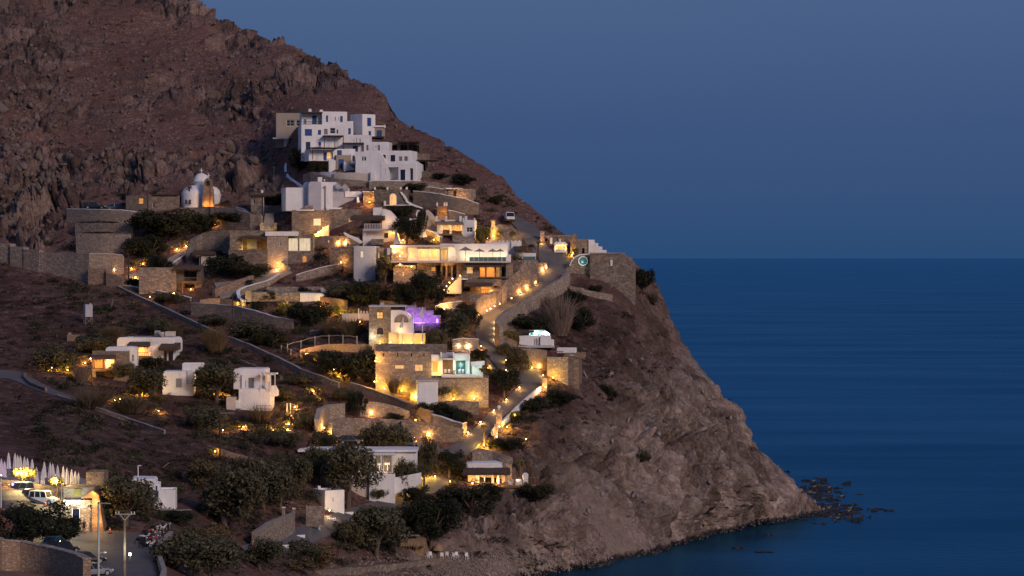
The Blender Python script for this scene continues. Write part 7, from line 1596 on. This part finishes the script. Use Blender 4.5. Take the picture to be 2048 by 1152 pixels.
def tree(px, py, w, h_, kind, label, v=0, dd=-.5, group=None):
    if 'ablaze' in label: dd = -7.0
    if 'right end of the veranda' in label: dd = -3.0
    if 'biggest tree in front' in label: dd = -5.0
    if 'slim climbing' in label or 'tall yellowish tree' in label: dd = -3.0
    if kind in ('bush', 'obush'): w, h_ = w * 1.12, h_ * 1.15
    """w, h_: size in photo pixels; py: foot"""
    D = gD(px, py) + dd; s_ = F / D
    if kind in ('reed', 'dryreed'):
        root = empty('reed_clump', P(px, py, D), v * 1.3, label, 'reeds', group); me_ = (RM if kind == 'reed' else RY)[v % (3 if kind == 'reed' else 2)]
        o_ = bpy.data.objects.new('blades', me_); COL.objects.link(o_); o_.parent = root; o_.location.z = h_ / s_ / 1.9; o_.scale = (w / s_ / 1.5, w / s_ / 1.5, h_ / s_ / 1.9); return root
    if kind in ('palm', 'palmy'):
        root = empty('palm_tree', P(px, py, D), v * 1.1, label, 'palm', group); R_ = w / s_ / 2; H_ = h_ / s_
        o_ = bpy.data.objects.new('crown', PALM if kind == 'palm' else PALMY); COL.objects.link(o_); o_.parent = root; o_.scale = (R_, R_, R_); o_.location.z = max(.2, H_ - R_ * .35)
        mb = MB(); mb.tube([(0, 0, -.8), (.05, 0, H_ * .5), (0, 0, max(.2, H_ - R_ * .35))], [.22, .17, .16], 8); mb.build('trunk', 'bark', root); return root
    low = kind in ('bush', 'dry', 'obush', 'yellow')
    cm_, tm = CR[kind][v % 3]
    root = empty('shrub' if low else 'tree', P(px, py, D), v * 2.1, label, 'shrub' if low else 'tree', group)
    rx = w / s_ / 2 / .84; rz = h_ / s_ / (1.45 if low else 1.75)
    for nm, me_ in (('crown', cm_), ('stem' if low else 'trunk', tm)):
        o_ = bpy.data.objects.new(nm, me_); COL.objects.link(o_); o_.parent = root
        o_.scale = (rx, min(rx, rx * .9), rz); o_.location.z = rz * (.5 if low else .85)
    return root
T = [
 (325, 474, 118, 66, 'bush', 'huge dark bush below the chapel forecourt', 0), (405, 464, 58, 44, 'bush', 'round dark bush right of the huge one below the chapel', 1), (300, 512, 84, 48, 'bush', 'dark shrub spilling down under the huge chapel bush', 2), (462, 446, 80, 26, 'bush', 'ivy mass hanging on the chapel forecourt wall', 0), (318, 548, 60, 46, 'bush', 'dark shrub beside the white edged path', 1), (465, 548, 90, 46, 'bush', 'wide dark shrub right of the pale shed', 2), (500, 556, 70, 34, 'bush', 'low dark shrub above the reddish stone bank', 0), (435, 520, 40, 24, 'bush', 'dark shrub touching the pale shed', 1),
 (640, 538, 48, 36, 'palm', 'low spreading palm in front of the low stone house', 0), (379, 415, 15, 44, 'palm', 'slender palm in front of the chapel', 1), (578, 416, 54, 36, 'bush', 'dark shrub between the thatched stone house and the white building', 0), (598, 340, 48, 50, 'bush', 'dark shrub left of the white cluster houses', 1), (640, 346, 38, 34, 'bush', 'dark round shrub below the lit blue shuttered window', 2), (830, 384, 40, 22, 'bush', 'shrub on the ridge terrace above the white coping', 0), (925, 368, 50, 24, 'bush', 'flat dark shrub high on the ridge', 1), (995, 408, 28, 20, 'bush', 'small dark shrub near the skyline above the van', 2), (880, 356, 40, 12, 'bush', 'flat shrub below the ridge shelter', 1),
 (765, 387, 40, 18, 'obush', 'shrub behind the merlon tower', 1), (800, 436, 48, 30, 'bush', 'dark shrub below the merlon tower door sill', 0), (814, 486, 62, 58, 'dark', 'dense dark tree beside the bright buttress lamp', 1), (846, 468, 24, 58, 'dark', 'narrow cypress like tree left of the straw eave house', 2), (770, 566, 44, 62, 'olive', 'olive tree right of the grey tower', 0), (735, 606, 100, 52, 'bush', 'broad dark shrub below the grey tower', 1), (675, 600, 80, 40, 'obush', 'greenish shrub on the bank above the pool terrace end', 2), (850, 612, 74, 80, 'dark', 'tall dark tree left of the garden stairs', 0), (810, 612, 60, 54, 'bush', 'dark shrub above the violet house roof', 1), (962, 490, 28, 58, 'yellow', 'tall green hedge lit yellow beside the straw eave house', 0), (1000, 484, 26, 24, 'palmy', 'small lit palm at the foot of the stone road wall', 1), (1028, 480, 24, 26, 'yellow', 'yellow lit shrub beside the upper road', 1),
 (1077, 517, 20, 36, 'palmy', 'lit palm at the road edge above the bastion', 2), (1062, 512, 26, 26, 'palm', 'dark palm beside the plunge pool', 0), (1033, 552, 22, 56, 'obush', 'climbing shrub between the restaurant and the bastion', 2), (1148, 512, 16, 20, 'yellow', 'small lit shrub by the cape house', 2), (616, 654, 76, 60, 'bush', 'round dark shrub below the pool terrace', 0), (570, 632, 30, 34, 'yellow', 'small tree lit yellow below the pool terrace', 0), (540, 600, 40, 22, 'bush', 'low dark shrub in front of the pool water', 1), (517, 622, 24, 22, 'bush', 'small shrub behind the curved white wall', 2), (500, 574, 30, 18, 'palm', 'low palm at the curved white wall', 2), (608, 590, 30, 20, 'bush', 'small shrub behind the pool end wall', 1), (700, 672, 76, 40, 'dryreed', 'dry reed bed left of the violet house', 0), (655, 672, 60, 36, 'dryreed', 'dry reed bed behind the white fence', 1), (676, 632, 30, 28, 'yellow', 'small shrub lit yellow right of the pool terrace', 1), (500, 676, 90, 44, 'obush', 'olive shrub below the long brown wall', 0), (430, 650, 60, 26, 'obush', 'low olive shrub under the left end of the long brown wall', 1), (545, 690, 70, 34, 'bush', 'dark shrub above the diagonal wall', 2),
 (905, 690, 74, 76, 'olive', 'olive tree between the violet house and the road', 1), (868, 702, 50, 56, 'obush', 'shrub right of the yellow lit wall', 2), (942, 664, 52, 54, 'dark', 'dark tree at the road bend', 2), (790, 690, 26, 28, 'yellow', 'yellow lit shrub at the left end of the lit wall', 2), (700, 760, 110, 70, 'bush', 'big dark bush left of the fort hotel', 0), (660, 735, 60, 40, 'bush', 'dark bush under the curved white fence', 1), (735, 740, 40, 56, 'obush', 'climbing shrub on the left flank of the fort hotel', 0), (617, 724, 30, 24, 'dryreed', 'lit grass tuft at the end of the white fence', 0),
 (1033, 756, 54, 70, 'olive', 'leafy tree in front of the brown stone wall by the road', 0), (1008, 792, 58, 62, 'dark', 'dark roadside tree left of the lower road', 1), (958, 724, 36, 30, 'dark', 'small twisted tree beside the hotel terrace stairs', 0), (968, 760, 34, 40, 'yellow', 'yellowish shrub right of the hotel terrace', 0), (900, 838, 60, 34, 'bush', 'dark shrub in front of the plain stone block', 1), (930, 852, 44, 34, 'bush', 'dark hedge beside the urn post', 2), (860, 832, 56, 34, 'bush', 'dark shrub at the foot of the white annex cube', 0), (790, 786, 52, 42, 'dryreed', 'lit reed clump at the foot of the fort hotel', 1), (910, 800, 56, 46, 'reed', 'lit reed clump against the terrace base of the fort hotel', 1), (880, 796, 44, 36, 'obush', 'shrub lit from below against the terrace base', 1), (716, 836, 46, 62, 'dark', 'tall dark tree behind the middle terrace wall', 2), (860, 745, 30, 24, 'yellow', 'orange lit shrub at the hotel windows', 1), (790, 840, 40, 16, 'bush', 'low hedge on the upper terrace', 1),
 (770, 914, 92, 82, 'olive', 'broad olive tree in front of the junction wall', 2), (696, 1000, 122, 130, 'olive', 'biggest tree in front of the long white veranda house', 0), (850, 966, 54, 104, 'olive', 'tall yellowish tree right of the veranda house', 1), (898, 954, 60, 62, 'dark', 'round dark tree below the road junction', 0), (812, 990, 52, 84, 'olive', 'slim climbing tree on the veranda wall', 2), (590, 988, 76, 86, 'olive', 'tree left of the long white veranda house', 1), (640, 965, 50, 60, 'olive', 'small tree by the left wall of the veranda house', 2), (555, 940, 60, 40, 'obush', 'olive shrub above the left tree of the veranda house', 0),
 (432, 804, 108, 88, 'olive', 'big tree between the small white cube house and the terrace house', 0), (284, 800, 100, 72, 'olive', 'tree left of the small white cube house', 1), (312, 752, 64, 46, 'dark', 'dark tree under the right thatched balcony', 2), (108, 742, 84, 64, 'obush', 'dark olive shrub above the bright bank lamp', 0), (190, 704, 96, 42, 'obush', 'olive shrub behind the stone cottage', 1), (225, 682, 60, 34, 'dryreed', 'lit dry reeds above the left white house', 0), (165, 765, 40, 40, 'reed', 'tall reeds lit beside the stone cottage', 0), (180, 816, 110, 44, 'dryreed', 'long dry reed bed below the stone cottage', 1), (260, 826, 90, 40, 'dryreed', 'dry reed bed below the left trees', 0), (400, 856, 96, 56, 'obush', 'olive shrub below the small white cube house', 2), (520, 846, 70, 46, 'dryreed', 'dry grass in front of the terrace house', 1), (350, 690, 40, 56, 'dryreed', 'dry reeds right of the left white house', 1), (430, 706, 60, 60, 'dryreed', 'dry grass on the slope above the big left tree', 0), (610, 856, 50, 36, 'obush', 'round shrub right of the slope steps', 1), (310, 668, 60, 40, 'obush', 'olive shrub above the left white house', 2), (270, 574, 30, 22, 'bush', 'small shrub at the corner of the thatched balcony house', 0), (302, 576, 30, 22, 'bush', 'small shrub below the thatched balcony house', 1), (330, 604, 60, 24, 'obush', 'shrub between the two white coped walls', 2),
 (455, 1064, 170, 148, 'olive', 'largest olive tree mass at the bottom centre left', 1), (528, 1020, 110, 120, 'olive', 'olive tree above the stone wall of the shore road', 2), (410, 980, 90, 70, 'olive', 'olive tree rising behind the largest olive mass', 0), (250, 1056, 130, 118, 'olive', 'olive tree right of the lit buttress', 0), (395, 1165, 160, 120, 'olive', 'foreground olive tree at the bottom edge', 2), (430, 1088, 90, 54, 'dry', 'brownish shrub behind the foreground olive tree', 0), (522, 1140, 100, 72, 'olive', 'olive tree at the bottom below the shore road', 1), (752, 1112, 126, 116, 'olive', 'big tree below the shore road kerb', 0), (862, 1096, 112, 112, 'dark', 'dark tree above the beach hut', 1), (940, 1036, 136, 76, 'dark', 'wide dark shrubbery below the thatched deck house', 2), (640, 1130, 100, 60, 'dry', 'dry shrub on the bank below the shore road', 1), (600, 1145, 80, 40, 'dry', 'low brown shrub at the bottom edge', 2), (830, 1010, 60, 44, 'dark', 'dark shrub below the veranda road', 0), (350, 1044, 80, 30, 'bush', 'dark clipped hedge right of the white shore house', 1), (1040, 952, 34, 34, 'palmy', 'lit feathery palm on the wooden deck', 0),
 (205, 448, 110, 8, 'dry', 'thin strip of dry plants on the upper ledge of the parking walls', 0), (205, 469, 110, 8, 'dry', 'thin strip of dry plants on the lower ledge of the parking walls', 1),
 (632, 950, 70, 64, 'olive', 'bushy tree over the left roof of the veranda house', 0), (560, 1016, 84, 76, 'olive', 'olive tree just left of the gate posts', 0), (486, 968, 80, 60, 'olive', 'olive tree below the isolated stone terrace wall', 1), (760, 1002, 34, 34, 'obush', 'shrub at the foot of the white veranda wall', 0), (338, 1000, 60, 44, 'olive', 'small olive tree right of the white shore house', 2), (610, 1122, 80, 50, 'obush', 'olive shrub on the bank under the shore road', 1), (690, 1086, 70, 56, 'obush', 'dark olive shrub left of the big tree below the kerb', 2), (812, 1058, 80, 60, 'obush', 'olive shrub between the two big trees above the beach', 0), (985, 1000, 60, 40, 'bush', 'dark shrub under the stone deck base', 1), (350, 770, 40, 30, 'obush', 'shrub in front of the small white cube house', 2), (480, 800, 50, 44, 'olive', 'small tree against the terrace house corner', 1), (250, 760, 60, 46, 'obush', 'shrub right of the stone cottage', 0), (560, 800, 70, 34, 'obush', 'shrub right of the terrace house', 1), (680, 800, 60, 30, 'obush', 'shrub above the left curved terrace wall', 2), (600, 770, 60, 26, 'obush', 'shrub below the middle of the diagonal wall', 0), (530, 760, 50, 26, 'bush', 'dark shrub above the terrace house roof', 0), (650, 890, 60, 34, 'obush', 'shrub beside the hidden dark car', 1), (560, 890, 80, 36, 'obush', 'low olive shrub right of the isolated terrace wall', 2), (930, 640, 44, 40, 'dark', 'dark tree left of the narrow road bend', 0), (885, 640, 44, 30, 'bush', 'dark shrub below the star bright lamp', 1), (1010, 712, 36, 30, 'obush', 'shrub on the inner side of the road curve', 0),
 (832, 966, 50, 58, 'olive', 'leafy plant covering the right end of the veranda house', 2), (770, 962, 30, 26, 'obush', 'low plant on the veranda terrace edge', 1),
 (60, 1098, 150, 104, 'dark', 'dark tree in front of the parked cars', 0), (130, 1092, 60, 70, 'dark', 'small dark tree at the edge of the parking lot', 1), (210, 965, 60, 40, 'obush', 'olive shrub behind the terrace building', 0),
 (1058, 664, 64, 38, 'bush', 'dark shrub under the curved road parapet', 0), (1150, 608, 48, 32, 'bush', 'green black shrub below the upper road parapet', 1), (1160, 660, 70, 50, 'bush', 'dark shrub on the cliff top right of the reeds', 2), (1190, 588, 24, 22, 'bush', 'small dark shrub below the cape wall', 0), (1120, 672, 74, 92, 'reed', 'tall pale reed clump below the road parapet', 0), (1095, 640, 40, 60, 'reed', 'smaller pale reed clump left of the tall one', 2), (1286, 584, 44, 52, 'dark', 'dark windswept tree at the right end of the cape wall', 1), (1306, 606, 46, 34, 'reed', 'pale grass tuft on the cape edge', 1), (1038, 652, 14, 26, 'palm', 'left of two small palms below the parapet', 0), (1046, 652, 14, 26, 'palm', 'right of two small palms below the parapet', 1), (1120, 806, 70, 30, 'bush', 'dark shrub below the bastion', 1), (1075, 822, 50, 30, 'bush', 'dark shrub outside the white kerb wall', 2), (1012, 900, 56, 30, 'bush', 'dark shrub below the gate pillars', 0), (1136, 758, 42, 22, 'bush', 'green shrub in front of the bastion right side', 2), (968, 888, 20, 40, 'palmy', 'small lit roadside palm above the deck house', 1), (1215, 806, 40, 44, 'bush', 'dark shrub in a cliff hollow', 1), (1026, 836, 24, 20, 'yellow', 'lit shrub outside the white kerb wall', 0), (1090, 690, 40, 30, 'obush', 'shrub left of the pool house thatch', 1), (1020, 690, 40, 36, 'yellow', 'yellowish shrub beside the bend kerb lamps', 1), (1070, 1000, 60, 40, 'bush', 'dark shrub on the cliff below the deck', 0), (1275, 930, 60, 44, 'obush', 'green shrub patch low on the cliff', 1), (1330, 905, 34, 30, 'obush', 'small green shrub patch right on the cliff', 2), (1110, 960, 40, 20, 'dry', 'dry shrub on the scree edge', 1), (45, 960, 44, 40, 'yellow', 'shrub ablaze in floodlight on the parasol terrace', 0), (113, 976, 32, 30, 'yellow', 'smaller shrub ablaze in floodlight on the parasol terrace', 1),
]
for (x, y, w, hh, kd, lab, v) in T:
    tree(x, y, w, hh, kd, lab, v, group=None)
lamp(36, 952, 'left floodlight under the blazing terrace shrub', 150, (1, .68, .26), D=gD(45, 960) - 8.0, size=1.1, name='floodlight', group='floodlights of the parking lot'); lamp(52, 952, 'right floodlight under the blazing terrace shrub', 150, (1, .68, .26), D=gD(45, 960) - 8.0, size=1.1, name='floodlight', group='floodlights of the parking lot'); lamp(113, 968, 'floodlight under the smaller blazing terrace shrub', 150, (1, .68, .26), D=gD(113, 976) - 7.8, size=1.1, name='floodlight', group='floodlights of the parking lot')

# ------------------------------------------------------------------ scattered stones and scrub (nobody could count these)
def scatter(name, templates, px, py, size, mat, dd=0.0, squash=(.6, 1.0), smooth=False, sinkf=.25):
    """one mesh of many small pieces on the hill, each from a template with its own turn and size"""
    fx = np.interp(px, cols, np.arange(len(cols))); ci = np.clip(np.round(fx).astype(int), 0, len(cols) - 1)
    tpar = (py - top[ci]) / (bot - top)[ci]; ri = np.clip(np.round(tpar * (NR - 1)).astype(int), 0, NR - 1) + nb
    base = POSG[ri, ci]
    Vs, Fs, off = [], [], 0
    tid = rng.integers(0, len(templates), len(px)); rot = rng.uniform(0, 6.28, len(px)); sq = rng.uniform(squash[0], squash[1], len(px)); st = rng.uniform(.75, 1.3, len(px))
    for k, (tv, tf) in enumerate(templates):
        ix = np.where(tid == k)[0]
        if not len(ix): continue
        c, s = np.cos(rot[ix])[:, None], np.sin(rot[ix])[:, None]
        x = tv[None, :, 0] * st[ix][:, None]; y = tv[None, :, 1]; z = tv[None, :, 2] * sq[ix][:, None]
        S = size[ix][:, None]
        V = np.stack([(x * c - y * s) * S + base[ix, 0][:, None], (x * s + y * c) * S + base[ix, 1][:, None] + dd, (z + sinkf) * S + base[ix, 2][:, None]], 2)
        nv = tv.shape[0]
        Fk = tf[None] + (np.arange(len(ix)) * nv)[:, None, None] + off
        Vs.append(V.reshape(-1, 3)); Fs.append(Fk.reshape(-1, 3)); off += len(ix) * nv
    V = np.concatenate(Vs); Fc = np.concatenate(Fs)
    me_ = bpy.data.meshes.new(name)
    me_.vertices.add(len(V)); me_.vertices.foreach_set('co', V.reshape(-1).astype(np.float32)); me_.loops.add(Fc.size); me_.loops.foreach_set('vertex_index', Fc.reshape(-1).astype(np.int32)); me_.polygons.add(len(Fc)); me_.polygons.foreach_set('loop_start', (np.arange(len(Fc)) * 3).astype(np.int32)); me_.update(calc_edges=True)
    return link_mesh(name, me_, mat)
def rock_templates(n, sub=2):
    out = []
    for k in range(n):
        bm = bmesh.new(); bmesh.ops.create_icosphere(bm, subdivisions=sub, radius=1.0)
        v = np.array([x.co[:] for x in bm.verts]); f = np.array([[q.index for q in p.verts] for p in bm.faces]); bm.free()
        d = v / np.linalg.norm(v, axis=1)[:, None]
        for q in range(12):      # cut flat facets
            nn = np.random.default_rng(k * 50 + q).normal(size=3); nn /= np.linalg.norm(nn); h_ = .32 + .42 * np.random.default_rng(k * 50 + q + 9).random()
            e = (v @ nn) - h_; v = np.where(e[:, None] > 0, v - nn * e[:, None] * .92, v)
        v *= (1 + .12 * perlin(d * 2 + k * 9))[:, None]
        v = v * np.array([.8, .8, 1.35]); an = .35 + .5 * np.random.default_rng(k).random(); v = np.c_[v[:, 0] * math.cos(an) + v[:, 2] * math.sin(an), v[:, 1], -v[:, 0] * math.sin(an) + v[:, 2] * math.cos(an)]
        out.append((v, f))
    return out
def tuft_templates(n, faces=26):
    out = []
    for k in range(n):
        r = np.random.default_rng(k + 70); a = r.normal(size=(faces, 3)); a[:, 2] = np.abs(a[:, 2]) * .8; a /= np.linalg.norm(a, axis=1)[:, None]
        c = a * (r.random(faces) ** .4)[:, None] * np.array([1, 1, .75]); t1 = r.normal(size=(faces, 3)); t2 = r.normal(size=(faces, 3))
        V = np.stack([c + t1 * .16, c + t2 * .16, c - (t1 + t2) * .12 + a * .12], 1).reshape(-1, 3); out.append((V, np.arange(faces * 3).reshape(-1, 3)))
    return out
mat_noise('boulder', (.085, .064, .056), (.21, .165, .145), .5, 1.0, .6, 4.0, .1)
mat_noise('boulder_pale', (.16, .125, .105), (.33, .275, .245), .5, 1.0, .6, 4.0, .1)
mat_noise('boulder_wet', (.012, .011, .011), (.03, .026, .024), .5, .45, .5, 4.0, .4)
RT = rock_templates(8); RT1 = rock_templates(6, 1); TT = tuft_templates(8)
def field(n, x0, x1, y0, y1, dens):
    px = rng.uniform(x0, x1, n); py = rng.uniform(y0, y1, n)
    tp = np.interp(px, SIL[:, 0], SIL[:, 1]); bt = np.interp(px, BOT[:, 0], BOT[:, 1])
    a = bil(AG, px, py); keep = (py > tp + 1) & (py < bt - 6) & (rng.random(n) < dens(px, py, a))
    mk = MASKG[np.clip(((py + 300) / 4).astype(int), 0, MASKG.shape[0] - 1), np.clip(((px + 340) / 4).astype(int), 0, MASKG.shape[1] - 1)]
    keep &= ~mk
    return px[keep], py[keep]
nz = lambda px, py, s, o: fbm(np.c_[px / s, py / s, np.full(len(px), o)], 3)
px, py = field(9000, 0, 1140, -20, 500, lambda x, y, a: np.clip((a[:, 0] - .5) * .6, 0, 1) * np.clip(.5 + 1.6 * nz(x, y, 90, 3.3), .05, 1) * (a[:, 1] < .6))
sz = .16 + 1.0 * rng.random(len(px)) ** 4.5
o_ = scatter('scattered_stones', RT1, px, py, sz, 'boulder'); tag(o_, 'loose brown stones strewn over the mountain slope', 'stones', kind='stuff')
px, py = field(1500, 0, 620, 180, 500, lambda x, y, a: np.clip((a[:, 0] - 2.2) * .9, 0, 1))
o_ = scatter('outcrop_boulders', RT, px, py, .5 + 1.5 * rng.random(len(px)) ** 2.5, 'boulder', squash=(.6, 1.15)); tag(o_, 'big broken boulders of the rock outcrop above the walls', 'boulders', kind='stuff')
px, py = field(5000, 1000, 1660, 560, 1140, lambda x, y, a: np.clip(a[:, 1] - .3, 0, 1) * np.clip(.35 + 1.4 * nz(x, y, 70, 8.1), .03, 1))
o_ = scatter('cliff_stones', RT1, px, py, .2 + .9 * rng.random(len(px)) ** 4, 'boulder_pale'); tag(o_, 'pale broken stones lying on the cliff face', 'stones', kind='stuff')
px, py = field(9000, 620, 1180, 1105, 1170, lambda x, y, a: np.clip((a[:, 1] - .25) * 1.5, 0, 1))
o_ = scatter('beach_stones', RT1, px, py, .08 + .3 * rng.random(len(px)) ** 2.5, 'boulder_pale'); tag(o_, 'grey pebbles and stones of the beach', 'stones', kind='stuff')
px, py = field(26000, 0, 1340, -20, 1150, lambda x, y, a: np.clip(a[:, 2] * 1.1, .04, 1) * np.clip(.45 + 1.5 * nz(x, y, 60, 5.5), .04, 1) * np.where(a[:, 1] > .75, .35, 1) * np.where((y < 480), .55, 1))
o_ = scatter('scrub', TT, px, py, .3 + .75 * rng.random(len(px)) ** 2, 'leaf_scrub', sinkf=-.05); tag(o_, 'low dark brown scrub covering the dry slopes', 'scrub', kind='stuff')
px, py = field(6000, 0, 700, 560, 1100, lambda x, y, a: np.clip(a[:, 2] * .6, 0, 1) * np.clip(.2 + 1.6 * nz(x, y, 40, 2.2), 0, 1))
o_ = scatter('dry_grass', TT, px, py, .25 + .5 * rng.random(len(px)) ** 2, 'leaf_dry', sinkf=-.05); tag(o_, 'pale dry grass tufts on the lower slopes', 'grass', kind='stuff')
UT = []
for k in range(6):
    r = np.random.default_rng(k + 300); fc = 110; a = r.normal(size=(fc, 3)); a /= np.linalg.norm(a, axis=1)[:, None]; a[:, 2] = np.abs(a[:, 2])
    lob = r.uniform(-.5, .5, (4, 3)) * np.array([1, 1, .5]); c = lob[r.integers(0, 4, fc)] + a * (r.random(fc) ** .35)[:, None] * np.array([.6, .6, .6]); t1 = r.normal(size=(fc, 3)); t2 = r.normal(size=(fc, 3))
    UT.append((np.stack([c + t1 * .075, c + t2 * .075, c - (t1 + t2) * .06 + a * .08], 1).reshape(-1, 3), np.arange(fc * 3).reshape(-1, 3)))
vil = lambda x, y: (np.abs(x - 640) < 620) & (y > 380)
px, py = field(18000, 60, 1240, 300, 1150, lambda x, y, a: np.where(vil(x, y), .6, .12) * np.clip(np.where((x > 380) & (x < 1050) & (y > 400) & (y < 760), .75, .45) + 1.9 * nz(x, y, 45, 7.7), 0.02, 1) * np.where(a[:, 0] > 1.0, .15, 1) * np.where(a[:, 1] > .5, .12, 1))
half = rng.random(len(px)) < .55
o_ = scatter('undergrowth', UT, px[half], py[half], .6 + 1.3 * rng.random(half.sum()) ** 2, 'leaf_dark', sinkf=.05, squash=(.6, 1.1)); tag(o_, 'dark green undergrowth between the houses', 'undergrowth', kind='stuff')
o_ = scatter('dry_undergrowth', UT, px[~half], py[~half], .6 + 1.2 * rng.random((~half).sum()) ** 2, 'leaf_olive', sinkf=.05, squash=(.6, 1.1)); tag(o_, 'olive brown undergrowth between the houses', 'undergrowth', kind='stuff')
# planting added around the garden lamps, pale leaves to catch more of their light
lx = np.repeat(np.array([q[0] for q in LAMP_SPOTS]), 9); ly = np.repeat(np.array([q[1] for q in LAMP_SPOTS]), 9); ld_ = np.repeat(np.array([q[2] for q in LAMP_SPOTS]), 9)
lx = lx + rng.normal(0, 9, len(lx)); ly = ly + rng.normal(-4, 4.5, len(ly))
mk = MASKG[np.clip(((ly + 300) / 4).astype(int), 0, 409), np.clip(((lx + 340) / 4).astype(int), 0, 511)]
rdm = rng.random(len(lx)) < .55; keep = ~mk | rdm
onroad = bil(rdist, lx, ly) < 24
keep &= ~onroad
o_ = scatter('garden_plants', UT, lx[keep], ly[keep], .35 + .5 * rng.random(keep.sum()), 'leaf_yellow', sinkf=.1, squash=(.7, 1.3)); tag(o_, 'low yellow green planting around the garden lamps', 'plants', kind='stuff')
# dark wet stones along the waterline
WLX = np.array([(1040, 1158), (1130, 1143), (1230, 1126), (1300, 1110), (1400, 1076), (1500, 1048), (1580, 1038), (1640, 1029), (1668, 1024)], float)
px = rng.uniform(1050, 1668, 1500); py = np.interp(px, WLX[:, 0], WLX[:, 1]) + rng.normal(0, 3.0, 1500)
o_ = scatter('shore_rocks', RT1, px, py, .25 + .8 * rng.random(1500) ** 3, 'boulder_wet', sinkf=.0); tag(o_, 'dark wet rubble along the foot of the cliff', 'rocks', kind='stuff')
nrk = 420
rx_ = np.concatenate([rng.normal(1632, 26, nrk // 2), rng.normal(1672, 32, nrk // 2)]); ry_ = np.concatenate([rng.normal(984, 12, nrk // 2), rng.normal(1024, 9, nrk // 2)])
ok = (ry_ < 1045) & (ry_ > 955) & (rx_ > 1590); rx_, ry_ = rx_[ok], ry_[ok]
Vr, Fr_, off = [], [], 0
for k, (x, y) in enumerate(zip(rx_, ry_)):
    v, f = RT1[k % 6]; D_ = CAMZ * F / (y - HOR); c_ = P(x, y, D_); s0 = .3 + 1.1 * rng.random() ** 3
    Vr.append(v * np.array([s0 * 1.5, s0, s0 * .6]) + np.array([c_.x, c_.y, -.05])); Fr_.append(f + off); off += len(v)
me_ = bpy.data.meshes.new('reef'); me_.from_pydata(np.concatenate(Vr).tolist(), [], np.concatenate(Fr_).tolist()); tag(link_mesh('reef', me_, 'boulder_wet'), 'dark low reef of broken rock off the cliff tip', 'reef', kind='stuff')
SR = [(1572, 943, 18, 5, 'pair of dark rocks just off the upper cliff tip'), (1620, 980, 34, 9, 'wide dark reef touching the cliff tip'), (1648, 974, 26, 7, 'dark reef rock beyond the tip'), (1671, 977, 16, 5, 'small dark rock right of the tip reef'), (1684, 987, 12, 4, 'tiny dark rock below the tip reef'), (1721, 988, 24, 4, 'flat lone dark rock in open water'), (1654, 998, 22, 8, 'dark hump below the tip reef'), (1690, 1016, 44, 7, 'long low reef right of the cliff foot'), (1748, 1022, 15, 5, 'dark rock left of the pointed rock'), (1776, 1018, 22, 15, 'pointed dark rock farthest out to sea'), (1706, 1036, 40, 9, 'dark reef lowest at the cliff foot'), (1740, 1034, 8, 5, 'tiny dark fragment right of the lowest reef'), (1536, 1068, 20, 5, 'small dark rock in the bay below the cliff'), (1524, 1103, 48, 7, 'right half of the long bar of rock in the bay'), (1478, 1096, 40, 6, 'left half of the long bar of rock in the bay'), (1447, 1101, 12, 4, 'tiny dark rock left of the long bar'), (1495, 1073, 9, 3, 'tiny dark rock above the long bar'), (1456, 799, 22, 5, 'dark rock showing right of the cliff edge high up'), (1640, 1046, 30, 6, 'dark ledge in the water at the cliff foot')]
for k, (x, y, w, hh, lab) in enumerate(SR):
    D_ = CAMZ * F / (y + hh * .3 - HOR); s_ = F / D_; v, f = RT[k % 8]
    r_ = empty('sea_rock', P(x, y + hh * .3, D_), 0, lab, 'rock', 'rocks in the sea off the cliff')
    for q in range(5):
        V = v * np.array([w / s_ / 2 * rng.uniform(.3, .6), w / s_ / 3 * rng.uniform(.4, .8), hh / s_ * rng.uniform(.45, 1.0)]); V = V + np.array([w / s_ * rng.uniform(-.38, .38), rng.uniform(-.5, .5), 0.0])
        me_ = bpy.data.meshes.new('stone'); me_.from_pydata(V.tolist(), [], f.tolist()); link_mesh('stone', me_, 'boulder_wet', r_)
